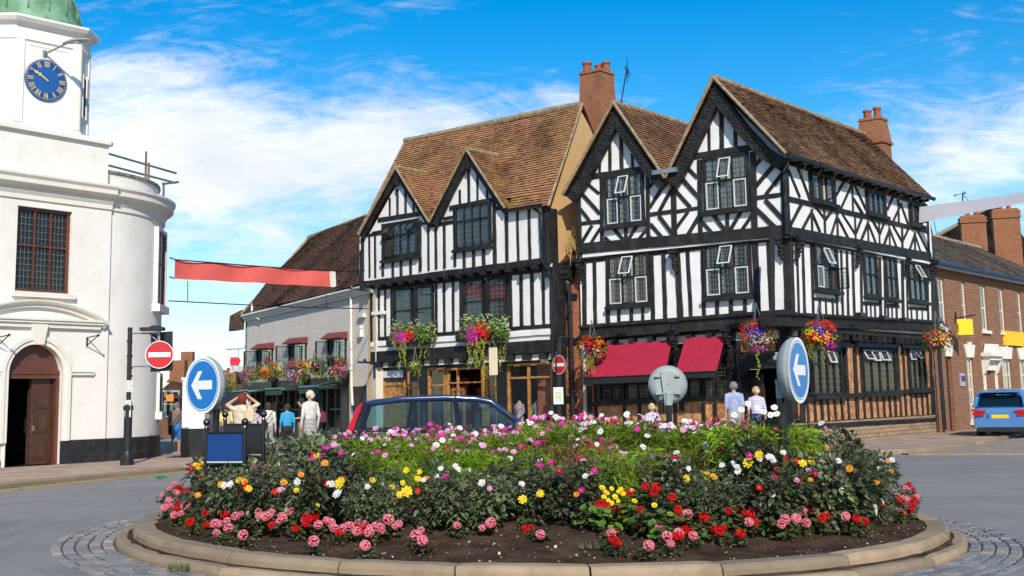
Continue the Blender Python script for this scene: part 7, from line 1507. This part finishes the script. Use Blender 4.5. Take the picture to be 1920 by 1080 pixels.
# --- dahlias: two rings, leaving the gap where begonias and dry cosmos show
dah = []
def add_dahlia(x, y, s, row):
    o = q.choice(DPR).copy(); COL.objects.link(o); o.location = (x, y, soilz(x, y) - .02); o.rotation_euler = (0, 0, q.uniform(0, 6.28)); k = s * q.uniform(.9, 1.1); o.scale = (k * q.uniform(.92, 1.1), k * q.uniform(.92, 1.1), k * q.uniform(.9, 1.12)); o['category'] = 'plant'; o['group'] = 'dark leaved dahlia bushes in the roundabout bed'; dah.append([o, row, set()])
def rout(a):
    c = abs(math.cos(a)); return 2.74 + (1.18 if math.cos(a) > 0 else 1.2) * c ** 1.25
for row, (dr, n, s) in enumerate(((0, 36, .9), (-.42, 32, 1.03), (-.85, 25, 1.1), (-1.3, 18, 1.12))):
    for i in range(n):
        a = -math.pi * 1.12 + (math.pi * 1.24) * (i + .5) / n + q.uniform(-.03, .03); r = rout(a) + dr + q.uniform(-.08, .08); x, y = RC.x + r * math.cos(a), RC.y + r * math.sin(a); xx = projx((x, y, .5))[0]
        if 1095 < xx < 1238: continue
        if row >= 2 and 640 < xx < 1380: continue
        if 640 < xx < 1080: s2 = s * (.62 if row else .72)
        else: s2 = s
        if xx < 620: s2 *= .88
        if 1238 <= xx < 1400: s2 *= .76
        if xx > 1400: s2 *= (.92 if row else .97) if xx < 1545 else 1.02
        if 540 < xx < 730 and row: s2 *= 1.0 if xx < 615 else .78
        add_dahlia(x, y, s2, row)
def z2(off, sc, L): return [(off[0] + x / sc, off[1] + y / sc) for x, y in L]
DB = [('dahlia_yellow', z2((560, 740), 3.177, [(440, 300), (245, 530), (440, 510), (710, 500), (620, 525), (600, 595), (645, 577), (110, 665), (1335, 625), (555, 555), (460, 290)])), ('dahlia_magenta', z2((560, 740), 3.177, [(1430, 280), (1500, 405), (145, 365), (250, 350), (1435, 420)])), ('dahlia_white', z2((560, 740), 3.177, [(330, 365), (800, 395), (845, 440), (935, 425), (1205, 355), (745, 510)])),
      ('dahlia_magenta', z2((1020, 740), 3.177, [(40, 405), (225, 570), (300, 455), (68, 325)])), ('dahlia_white', z2((1020, 740), 3.177, [(1340, 370), (1360, 390), (1150, 430), (1250, 295), (1425, 345), (860, 440), (1060, 420), (1130, 410), (1155, 455)])), ('dahlia_crimson', z2((1020, 740), 3.177, [(1045, 325)])), ('pom_orange', z2((1020, 740), 3.177, [(1008, 490)])), ('dahlia_yellow', z2((1020, 740), 3.177, [(970, 465), (850, 500), (925, 350)])),
      ('dahlia_yellow', z2((1440, 740), 3.177, [(785, 303), (255, 395), (225, 160), (180, 205), (560, 275), (865, 418), (255, 250), (310, 190), (385, 150)])), ('dahlia_white', z2((1440, 740), 3.177, [(318, 250), (90, 345), (20, 370), (30, 395), (420, 395), (740, 390)])), ('dahlia_pink', z2((1440, 740), 3.177, [(320, 400), (420, 205), (515, 185), (620, 190), (665, 203), (400, 225), (675, 395), (385, 185), (240, 450)])), ('dahlia_crimson', z2((1440, 740), 3.177, [(205, 290), (280, 470), (490, 210)])), ('dahlia_red', z2((1440, 740), 3.177, [(100, 380), (170, 395)])), ('pom_orange', z2((1440, 740), 3.177, [(615, 350), (605, 262), (330, 155), (715, 350), (735, 455), (715, 395), (485, 440), (350, 320)])), ('dahlia_orange', z2((1440, 740), 3.177, [(435, 160), (262, 205), (638, 130), (575, 130)])),
      ('dahlia_yellow', z2((300, 640), 4.5, [(870, 830), (910, 860), (765, 810), (1260, 700), (1300, 690), (1365, 725), (1600, 850), (1580, 810), (325, 1050), (300, 1040), (770, 910), (700, 960)])), ('dahlia_white', z2((300, 640), 4.5, [(1075, 865), (1020, 930), (1430, 740), (1005, 790), (1110, 765), (1145, 770), (1640, 965), (1465, 890)])), ('dahlia_crimson', z2((300, 640), 4.5, [(1050, 990), (350, 985), (265, 1075), (1280, 745), (1300, 740)])), ('dahlia_pink', z2((300, 640), 4.5, [(880, 790), (850, 885), (925, 840), (1470, 875)])), ('dahlia_magenta', z2((300, 640), 4.5, [(1225, 715), (960, 755), (1525, 950), (1375, 970), (1385, 890)])),
      ('dahlia_yellow', z2((100, 780), 3.6, [(1255, 435), (980, 345), (1000, 325), (1320, 490), (1420, 160), (1450, 185)])), ('dahlia_crimson', z2((100, 780), 3.6, [(940, 365), (1560, 290), (1005, 280), (1430, 360)])), ('dahlia_red', z2((100, 780), 3.6, [(1295, 455), (1300, 485)])), ('dahlia_orange', z2((100, 780), 3.6, [(975, 535), (1130, 460), (1000, 410)]))]
for i in range(75):
    x = q.choice((q.uniform(400, 640), q.uniform(1400, 1690), q.uniform(500, 1100))); y = (q.uniform(800, 930) if x < 640 else (q.uniform(800, 930) if x > 1300 else q.uniform(868, 930))); DB.append((q.choice(('dahlia_yellow', 'dahlia_white', 'dahlia_white', 'dahlia_pink', 'dahlia_magenta', 'dahlia_crimson', 'pom_orange', 'dahlia_red')), [(x, y)]))
for key, pts in DB:
    for x, y in pts:
        p = None
        for rr in [4.4 - .1 * k for k in range(28)]:      # walk along the line of sight until it meets a bush
            p = on_cyl(x, y, rr)
            if any((e[0].location.xy - p.xy).length < .34 and p.z < e[0].location.z + .74 * e[0].scale[2] * 1.03 for e in dah): break
        else: continue
        d = min(dah, key=lambda e: (e[0].location.xy - p.xy).length); d[2].add(key.split('_')[1])
        put(BLP[key], d[0], p, V((q.uniform(-.5, .5), -1, q.uniform(.1, .9))), q, q.uniform(.55, .8) * (1.4 if 'yellow' in key and q.random() < .35 else 1))
RW = ['front row', 'second row', 'third row', 'inner row']
for o, row, cols in dah:
    cl = ' and '.join(sorted(cols)[:2]); o['label'] = ('dark dahlia bush with %s flowers, %s, %s' % (cl, RW[row], zone(o.location))) if cols else 'dark dahlia bush without flowers, %s, %s' % (RW[row], zone(o.location))
# --- cosmos
def cosmos_mesh(seed, H, dry=False):
    g = random.Random(seed); b = MB(); R = .3
    for i in range(9):
        a = g.uniform(0, 6.28); r = g.uniform(.3, 1) * R; tp = V((math.cos(a) * r, math.sin(a) * r, H * g.uniform(.75, 1.02))); b.tube([V((math.cos(a) * .05, math.sin(a) * .05, -.05)), tp * .55, tp], [.006, .005, .003], 4, 1)
        for k in range(4 if not dry else 6):
            e = tp + V((g.uniform(-.1, .1), g.uniform(-.1, .1), g.uniform(-.06, .05))); b.tube([tp - V((0, 0, .1)), e], .0025, 3, 1); b.ball(e, g.uniform(.009, .018), 5, 2)
    for i in range(1250):
        a = g.uniform(0, 6.28); h = g.random() ** .75; r = R * g.random() ** .5 * (1.1 - .35 * h); p = V((math.cos(a) * r, math.sin(a) * r, H * (.15 + .8 * h))); d = (V((math.cos(a) * .7, math.sin(a) * .7, g.uniform(-.2, 1.1))) + rdir(g) * .8).normalized(); L = g.uniform(.05, .12); s = d.orthogonal().normalized(); s = Matrix.Rotation(g.uniform(0, 6.28), 3, d) @ s; w = g.uniform(.005, .0105)
        j = b.idx([p - s * w, p + s * w, p + d * L * .6 + s * w * .8 + V((0, 0, -.01)), p + d * L + V((0, 0, -.025))]); b.f += [(j[0], j[1], j[2]), (j[0], j[2], j[3])]; b.m += [0, 0]
    return b
SEED = simple('seed_head', (.14, .07, .03), .8, var=.4)
CPR = [proto('cosmos_plant', cosmos_mesh(200 + i, .84), [LEAFC, STEM, SEED]) for i in range(5)]; CPD = [proto('dry_cosmos_plant', cosmos_mesh(300 + i, .72, True), [LEAFDRY, STEMB, SEED]) for i in range(3)]
cos_ = []
def add_cosmos(x, y, dry, s):
    o = q.choice(CPD if dry else CPR).copy(); COL.objects.link(o); o.location = (x, y, soilz(x, y) - .02); o.rotation_euler = (q.uniform(-.1, .1), q.uniform(-.1, .1), q.uniform(0, 6.28)); o.scale = (s * 1.1, s * 1.1, s); o['category'] = 'plant'; cos_.append([o, dry, set()])
for i in range(9):
    for j in range(15):
        x = RC.x - 2.75 + j * .39 + q.uniform(-.1, .1); y = RC.y - 2.25 + i * .52 + q.uniform(-.1, .1); rr = math.hypot(x - RC.x, y - RC.y)
        xx = projx((x, y, .6))[0]
        if rr > 2.55 or (y < RC.y - 1.65 and not 1085 < xx < 1260): continue
        if y < RC.y - 1.2 and not 640 < xx < 1330: continue
        dry = q.random() < (.6 if 1060 < xx < 1330 and y < RC.y - .6 else (.35 if y < RC.y - .9 else .2)); s = q.uniform(.84, 1.04) * (1. if y > RC.y - .6 else .82) * (.86 if xx < 960 else 1.) * (.9 if y < RC.y - 1.2 else 1.)
        if xx > 1400: s *= 1.1
        add_cosmos(x, y, dry, s)
for px_, Y_ in ((1385, 13.4), (1405, 13.2), (1425, 13.4), (1445, 13.2), (1465, 13.5), (1400, 13.9), (1435, 13.9), (1500, 13.7)):
    p = ony(px_, 800, Y_); add_cosmos(p.x, p.y, False, q.uniform(1.12, 1.24))
for o, dry, cols in cos_:
    xx = projx(o.location)[0]; nb = q.randint(7, 12) if o.location.y > RC.y - .3 else (q.randint(3, 6) if o.location.y > RC.y - 1. else q.randint(1, 3))
    wt = [('cosmos_white', .5), ('cosmos_pink', .22), ('cosmos_magenta', .18), ('cosmos_crimson', .1)] if xx > 1150 else ([('cosmos_white', .32), ('cosmos_pink', .3), ('cosmos_magenta', .25), ('cosmos_crimson', .13)] if xx > 950 else [('cosmos_pink', .5), ('cosmos_white', .22), ('cosmos_magenta', .18), ('cosmos_crimson', .1)])
    hz = .84 * o.scale[2] if not dry else .72 * o.scale[2]
    for k in range(nb):
        u = q.random(); key = wt[-1][0]
        for n_, w_ in wt:
            if u < w_: key = n_; break
            u -= w_
        a = q.uniform(0, 6.28); r = q.uniform(.05, .34); p = V(o.location) + V((math.cos(a) * r, math.sin(a) * r, hz * q.uniform(.86, 1.1))); cols.add(key[7:])
        put(BLP[key], o, p, V((q.uniform(-.6, .6), -q.uniform(.1, 1.1), q.uniform(.4, 1))), q, q.uniform(.65, 1.05))
# three tall white cosmos standing up before the couple
for x, y in ((1402, 757), (1420, 765), (1432, 772), (1390, 768), (1445, 778), (1452, 764), (1456, 776), (1377, 778)):
    p = ony(x, y, 12.5); d = min(cos_, key=lambda e: (e[0].location.xy - p.xy).length); d[2].add('white'); put(BLP['cosmos_white'], d[0], p, V((q.uniform(-.4, .4), -1, .5)), q, .85)
for o, dry, cols in cos_:
    dep = 'far side' if o.location.y > RC.y + .8 else ('middle' if o.location.y > RC.y - .7 else 'near side'); o['group'] = 'cosmos plants filling the middle of the roundabout bed'
    o['label'] = ('browning half dried cosmos' if dry else 'feathery green cosmos') + (' with %s flowers' % ' and '.join(sorted(cols)[:2]) if cols else ' without flowers') + ', %s, %s' % (dep, zone(o.location))
# --- geraniums and begonias at the foot of the dahlias
def ger_mesh(seed, n=70, R=.17):
    g = random.Random(seed); b = MB()
    for i in range(n):
        a = g.uniform(0, 6.28); r = R * g.random() ** .6; p = V((math.cos(a) * r, math.sin(a) * r, g.uniform(.03, .19))); nn = (V((math.cos(a) * .5, math.sin(a) * .5, 1)) + rdir(g) * .4).normalized(); u = nn.orthogonal().normalized(); v = nn.cross(u); s = g.uniform(.02, .036)
        j = b.idx([p - nn * s * .2] + [p + (u * math.cos(k * .785) + v * math.sin(k * .785)) * s * (1.0 if k % 2 else .86) for k in range(8)])
        for k in range(8): b.f.append((j[0], j[1 + k], j[1 + (k + 1) % 8])); b.m.append(0)
        if i % 5 == 0: b.tube([V((0, 0, -.03)), p * .6, p], .005, 4, 1)
    return b
GPR = [proto('geranium_plant', ger_mesh(400 + i), [LEAFG, STEMB]) for i in range(4)]; BPR = [proto('begonia_plant', ger_mesh(420 + i, 90, .2), [LEAFB, STEM]) for i in range(2)]
Za, Zb_, Zc, Zd = ((100, 780), 3.6), ((560, 740), 3.177), ((1020, 740), 3.177), ((1440, 740), 3.177)
GB_ = [('geranium_coral', z2(*Za, [(740, 545), (825, 470), (790, 500), (785, 580), (760, 630), (870, 670), (890, 620), (940, 610), (1005, 600), (1280, 610), (1310, 650), (1240, 690), (1180, 720), (1130, 740), (1100, 740), (1190, 770), (1110, 800), (1290, 815), (1395, 685), (1440, 690), (1480, 670), (1550, 690), (850, 530), (825, 680), (800, 620)])), ('geranium_red', z2(*Za, [(855, 490), (905, 515), (850, 600), (965, 605), (935, 730), (1035, 670), (1040, 745), (1165, 680), (1485, 750), (1640, 770), (1710, 740), (835, 640)])),
       ('geranium_red', z2(*Zb_, [(55, 775), (105, 722), (1350, 812), (1380, 815)])), ('geranium_coral', z2(*Zb_, [(360, 775), (350, 825), (435, 810), (490, 805), (535, 755), (600, 780), (700, 850), (265, 810), (945, 790), (1095, 805), (1145, 775), (740, 880), (95, 885), (400, 910), (1440, 845), (400, 780), (460, 800), (580, 795)])),
       ('geranium_red', z2(*Zc, [(335, 670), (370, 680), (430, 697), (510, 595), (650, 597), (575, 705), (760, 625), (795, 695), (800, 750), (830, 795), (950, 745), (1035, 830), (1095, 705), (1170, 710), (1225, 725), (1250, 770), (1165, 840), (600, 560), (665, 565), (1010, 815)])), ('geranium_coral', z2(*Zc, [(695, 805), (730, 855), (750, 900), (850, 725), (1310, 680), (1355, 690), (1430, 755), (1490, 750)])), ('begonia_yellow', z2(*Zc, [(345, 565), (400, 570), (355, 620), (440, 590), (440, 645), (400, 660), (535, 645), (655, 670), (470, 600), (520, 580), (375, 600), (420, 620), (380, 640), (360, 585), (455, 575)])),
       ('geranium_red', z2(*Zd, [(835, 540), (860, 575), (850, 660), (790, 650), (800, 710), (840, 690), (690, 560), (670, 660), (335, 730), (240, 700), (520, 750), (570, 770), (495, 625), (865, 640), (770, 630)])), ('geranium_coral', z2(*Zd, [(800, 620), (880, 615), (730, 580), (360, 625), (325, 655), (455, 735), (95, 755), (160, 750), (220, 775), (20, 690), (815, 570), (780, 605), (825, 640)]))]
ge = []
for i in range(62):
    u = q.random(); x = 330 + 380 * u if i % 3 == 0 else (1120 + 560 * u if i % 3 == 1 else 330 + 1380 * u); t = (x - 1015) / 700.; y = 1012 - 95 * abs(t) ** 2.2 + q.gauss(0, 9); ge.append((('geranium_coral' if q.random() < (.68 if x < 1000 else .4) else 'geranium_red'), [(x, y)]))
GB_ += ge
ger = []
for key, pts in GB_:
    for x, y in pts:
        p = gpsoil(x, y, .11); kind = key.split('_')[0]
        if math.hypot(p.x - RC.x, p.y - RC.y) < 2.75 and 700 < x < 1500: p = on_cyl(x, y, 3.05)
        vd = (EYE - p).normalized()
        for k in range(9):                              # bring the head out to the near face of any bush it would sit inside
            if any((e[0].location.xy - p.xy).length < .3 for e in dah): p = p + vd * .07
        c = [e for e in ger if e[1] == kind and (e[0].location.xy - p.xy).length < .2]
        if not c:
            o = q.choice(BPR if kind == 'begonia' else GPR).copy(); COL.objects.link(o); yy = p.y + .06; o.location = (p.x, yy, soilz(p.x, yy) - .01); o.rotation_euler = (0, 0, q.uniform(0, 6.28)); o.scale = (max(.65, min(1.5, (p.z - soilz(p.x, yy)) / .2)),) * 3; o['category'] = 'plant'; ger.append([o, kind, set()]); c = [ger[-1]]
        c[0][2].add({'coral': 'coral pink', 'red': 'red', 'yellow': 'yellow'}[key.split('_')[1]]); put(BLP[key], c[0][0], p + V((0, -.05, .02)), V((q.uniform(-.3, .3), -.8, q.uniform(.4, 1))), q, q.uniform(.66, .98) * (.78 if kind == 'begonia' else 1))
for o, kind, cols in ger: o['label'] = 'low %s with %s heads, %s' % (kind, ' and '.join(sorted(cols)), zone(o.location)); o['group'] = 'low geraniums and begonias along the soil edge'
# tufts of grass in the kerb step
b = MB()
for x, y, n in ((305, 1005, 40), (335, 1040, 70), (275, 985, 20), (1105, 1028, 25)):
    c = gpsoil(x, y); c.z = .12 if x < 1000 else c.z
    for i in range(n):
        p = c + V((q.uniform(-.09, .09), q.uniform(-.05, .05), 0)); d = V((q.uniform(-.5, .5), q.uniform(-.5, .5), 1)).normalized() * q.uniform(.04, .1); s = V((.004, 0, 0)); b.face([p - s, p + s, p + d])
tag(b.build('grass', LEAFG, uv=False), kind='stuff')
# ================================================================== hanging baskets and window boxes
def floret(b, p, d, r, g, mi=0):
    u = d.orthogonal().normalized(); u = Matrix.Rotation(g.uniform(0, 6.28), 3, d) @ u; v = d.cross(u); j = b.idx([p - d * r * .25] + [p + (u * math.cos(k * 1.2566) + v * math.sin(k * 1.2566)) * r * g.uniform(.85, 1.1) for k in range(5)])
    for k in range(5): b.f.append((j[0], j[1 + k], j[1 + (k + 1) % 5])); b.m.append(mi)
def basket(name, label, c, r, patches, trails, seed, hang=.45, squash=.95, leafm=None, bowl=True, group='hanging flower baskets on the building fronts', cat='flower basket', lobes=None):
    g = random.Random(seed); c = V(c); t = thing(name, label, cat, tuple(c - V((0, 0, r * .5))), group=group); cam_d = (EYE - c); cam_d.z = 0; cam_d.normalize(); sd = V((-cam_d.y, cam_d.x, 0)); sd = sd if sd.x > 0 else -sd
    lobes = lobes or [(V((0, 0, 0)), 1.)]; b = MB()
    for lc, lr in lobes:
        for i in range(int(650 * lr)):
            d = rdir(g, -.75, 1); rr = r * lr * g.uniform(.6, 1.) ** .6; p = c + lc + V((d.x * rr, d.y * rr, d.z * rr * squash)); o = (d + rdir(g) * .7).normalized(); L = g.uniform(.05, .1); leaf(b, p, o, (d + V((0, 0, .6)) + rdir(g) * .5).normalized(), L, L * .5, .3)
    b.build('foliage', leafm or LEAFB, t, uv=False)
    for pm, cx, cz, sx, sz, n, fr in patches:       # patch: petals, centre and spread across the basket face in radii
        b = MB()
        for i in range(int(n * (.72 if len(lobes) > 1 or hang > .4 else .42))):
            x, z = g.gauss(cx, sx), g.gauss(cz, sz); rr = math.hypot(x, z)
            if rr > 1.12 and len(lobes) == 1: x, z = x / rr * 1.06, z / rr * 1.06; rr = 1.06
            y = math.sqrt(max(0, 1 - min(1, rr) ** 2)) if len(lobes) == 1 else .8; d = (sd * x + cam_d * y + V((0, 0, z)) + V((0, 0, .25))).normalized(); p = c + (sd * x + cam_d * (y * g.uniform(.85, 1.08)) + V((0, 0, z * squash))) * r * 1.03; floret(b, p, (d + rdir(g) * .5).normalized(), fr * g.uniform(.7, 1.05), g)
        b.build('blossom', M['petal_' + pm], t, uv=False)
    if trails:
        b = MB()
        for x0, z0, L, n, w in trails:
            for k in range(n):
                p = c + (sd * (x0 + g.uniform(-w, w)) + cam_d * g.uniform(.4, .95) + V((0, 0, z0))) * r; ph = g.uniform(0, 6); LL = L * g.uniform(.55, 1.); m = int(LL / .028)
                for i in range(m):
                    e = p + V((0, 0, -i * .028)) + sd * (.03 * math.sin(i * .3 + ph)); leaf(b, e, (rdir(g, -.8, .4)).normalized(), cam_d + V((0, 0, .5)), g.uniform(.035, .06), .032, .3)
        b.build('trailing_foliage', LEAFY, t, uv=False)
    if bowl:
        b = MB(); b.lathe(c, [(r * .1, -r * .62), (r * .4, -r * .5), (r * .55, -r * .1), (r * .5, 0)], 14); b.build('bowl', simple('basket_liner', (.08, .05, .03), .9), t)
        b = MB(); top = c + V((0, 0, r + hang))
        for k in range(3): b.tube([top, c + V((math.cos(k * 2.09) * r * .5, math.sin(k * 2.09) * r * .5, 0))], .011, 4)
        b.build('chain', M['steel'], t)
    return t
A = PF1.px(1110, 653, .75); basket('hanging_basket', 'flower basket of mostly red geraniums hanging left of the larger crimson awning', A, .46, [('red', -.1, .55, .5, .3, 75, .05), ('red', .5, -.1, .3, .35, 60, .045), ('dark', -.05, .15, .25, .2, 50, .05), ('yellow', .5, .3, .25, .2, 50, .03), ('white', .2, -.4, .4, .25, 40, .022), ('purple', -.6, -.5, .15, .3, 30, .04), ('orange', -.7, .2, .15, .25, 22, .05)], [(-.1, -.5, .62, 7, .25), (-.65, -.2, .75, 2, .1)], 1)
A = PF1.px(1420, 630, .75); basket('hanging_basket', 'round flower basket with purple centre hanging over the pub door', A, .52, [('red', -.3, .7, .6, .25, 70, .045), ('red', -.75, 0, .15, .45, 45, .045), ('purple', .1, .2, .35, .22, 110, .04), ('white', -.05, -.25, .4, .2, 95, .02), ('yellow', .7, .2, .18, .3, 90, .032), ('violetpink', -.05, -.75, .25, .15, 50, .045), ('lilac', .5, -.3, .25, .2, 30, .035), ('red', .6, -.5, .25, .3, 18, .04)], [(0, -.8, 1.0, 2, .04)], 2)
A = PS1.px(1538, 630, .75); basket('hanging_basket', 'flower basket with yellow and magenta trails hanging right of the pub corner', A, .5, [('red', .2, .75, .45, .2, 75, .05), ('yellow', -.55, .25, .25, .22, 100, .035), ('purple', .0, .3, .3, .2, 80, .04), ('orange', .25, -.2, .25, .22, 80, .04), ('red', -.5, -.2, .3, .25, 45, .045), ('violetpink', .6, -.65, .22, .3, 90, .045), ('red', .65, .4, .25, .3, 35, .05)], [(-.55, -.5, .5, 5, .2), (.1, -.5, .75, 2, .1)], 3)
A = ony(1757, 637, 41.2); basket('hanging_basket', 'darker flower basket in shade at the far end of the pub', A, .55, [('red', -.3, .45, .3, .2, 24, .055), ('orange', .25, .1, .35, .25, 50, .05), ('coral', .7, .2, .2, .3, 28, .04), ('violetpink', -.2, -.4, .5, .3, 26, .04)], [(.4, -.6, .5, 3, .3)], 4)
A = LF0.px(778, 686, .7); basket('hanging_basket', 'tiny hanging basket of white and yellow flowers by the shop side door', A, .22, [('white', 0, .3, .5, .4, 45, .025), ('yellow', -.2, .2, .5, .4, 35, .025)], [(.3, -.2, .35, 6, .5)], 5)
for x, y, rr, lb, sd_, P in ((467, 703, .4, 'leftmost flower basket on the inn with purple edge and red top', 6, [('red', .1, .5, .5, .3, 60, .05), ('purple', -.7, .1, .2, .3, 60, .045), ('violetpink', -.4, -.5, .3, .2, 40, .045)]), (497, 699, .46, 'orange and red flower basket below the leftmost inn window', 7, [('red', .1, .1, .5, .45, 110, .045), ('orange', -.1, .4, .3, .25, 50, .045), ('yellow', .4, .2, .3, .3, 50, .03)]), (523, 694, .42, 'yellow and white flower basket below the middle inn window', 8, [('white', .0, .7, .25, .15, 30, .04), ('yellow', .2, .1, .35, .3, 90, .03), ('violetpink', -.2, -.6, .4, .2, 60, .045), ('red', -.5, .4, .2, .2, 25, .05)]),
                         (556, 696, .56, 'largest inn flower basket, purple left edge and red top', 9, [('red', .0, .6, .5, .25, 75, .045), ('purple', -.65, .3, .15, .3, 80, .045), ('orange', .6, .0, .3, .4, 50, .04), ('violetpink', -.2, -.6, .4, .25, 75, .045), ('white', -.1, -.2, .35, .2, 50, .025)]), (590, 690, .44, 'orange edged flower basket with dark centre below the drainpipe side window', 10, [('orange', -.7, .3, .2, .3, 55, .045), ('dark', .0, .3, .3, .25, 70, .05), ('lilac', -.5, -.5, .3, .2, 45, .04), ('red', .3, -.3, .3, .3, 30, .045)]), (627, 691, .54, 'red speckled flower basket beside the white inn drainpipe', 11, [('red', .3, .4, .45, .4, 95, .045), ('dark', -.3, .5, .2, .2, 50, .05), ('violetpink', .2, -.5, .4, .25, 70, .045), ('lilac', -.4, -.1, .25, .3, 30, .035)])):
    basket('hanging_basket', lb, CF.px(x, y, .75), rr, P, [(.1, -.2, .45, 5, .4)], sd_, hang=.3)
def wbox(x0, x1, y, seed, label, patches, trails):
    A, B = LF1.px(x0, y, .3), LF1.px(x1, y, .3); c = (A + B) / 2; d = (B - A); r = .45
    L = [(d * f + V((0, 0, z)), s) for f, z, s in ((-.38, .0, .68), (-.16, .12, .62), (.16, .08, .62), (.38, .0, .62), (-.25, .25, .42), (.28, .22, .42))]
    t = basket('window_box', label, c, r, patches, trails, seed, leafm=LEAFB, bowl=False, lobes=L, group='planted window boxes on the timbered shop', cat='window box')
    b = MB(); fbox(b, LF1, LF1.pt(x0, y)[0], LF1.pt(x1, y)[0], c.z - .3, c.z - .05, .1, .38); b.build('box', M['black'], t)
    g = random.Random(seed); b = MB(); cd = (EYE - c).normalized()
    for i in range(300):
        f = g.uniform(-.5, .5); p = c + d * f + V((g.uniform(-.15, .15), g.uniform(-.2, .1), g.uniform(.0, .62) * (.35 + .65 * abs(math.sin(f * 6.3 + 1.2))))); L_ = g.uniform(.08, .16); leaf(b, p, (rdir(g, -.2, 1)).normalized(), cd + V((0, 0, .6)), L_, L_ * .5, .3)
    b.build('silver_foliage', LEAFS, t, uv=False)
wbox(738, 812, 632, 31, 'window box with magenta left end under the left sash windows', [('violetpink', -1.0, -.1, .3, .3, 110, .05), ('red', -.25, .15, .25, .25, 55, .05), ('purple', .75, -.1, .2, .2, 45, .05), ('orange', 1.1, .1, .3, .3, 55, .04)], [(-.8, -.2, 1.15, 6, .35), (.8, -.2, .85, 7, .5), (-1.5, 0, .5, 3, .1)])
wbox(868, 950, 622, 32, 'window box with magenta, red and purple flowers under the right sash windows', [('violetpink', -1.0, -.3, .3, .35, 130, .05), ('red', -.1, .0, .35, .3, 120, .05), ('purple', .85, -.2, .3, .35, 75, .05)], [(-.7, -.4, 1.1, 10, .6), (.1, -.6, 1.6, 4, .3), (.9, -.4, 1.4, 8, .3), (1.55, .1, 1.1, 4, .15)])
# a small street tree beyond the arrow sign
tt = thing('street_tree', 'small green street tree beyond the arrow sign down the street', 'tree', tuple(ony(415, 770, 70))); c = ony(415, 735, 70); b = MB(); b.tube([V((c.x, c.y, 0)), V((c.x + .1, c.y, c.z * .5)), c], [.12, .09, .04], 8); b.build('trunk', M['darkwood'], tt); b = MB()
for i in range(900): d = rdir(q); p = c + V((d.x * .9, d.y * .9, d.z * 1.3)) * q.random() ** .4; leaf(b, p, rdir(q), V((0, 0, 1)) + rdir(q) * .5, .2, .11)
b.build('crown', LEAFB, tt, uv=False)
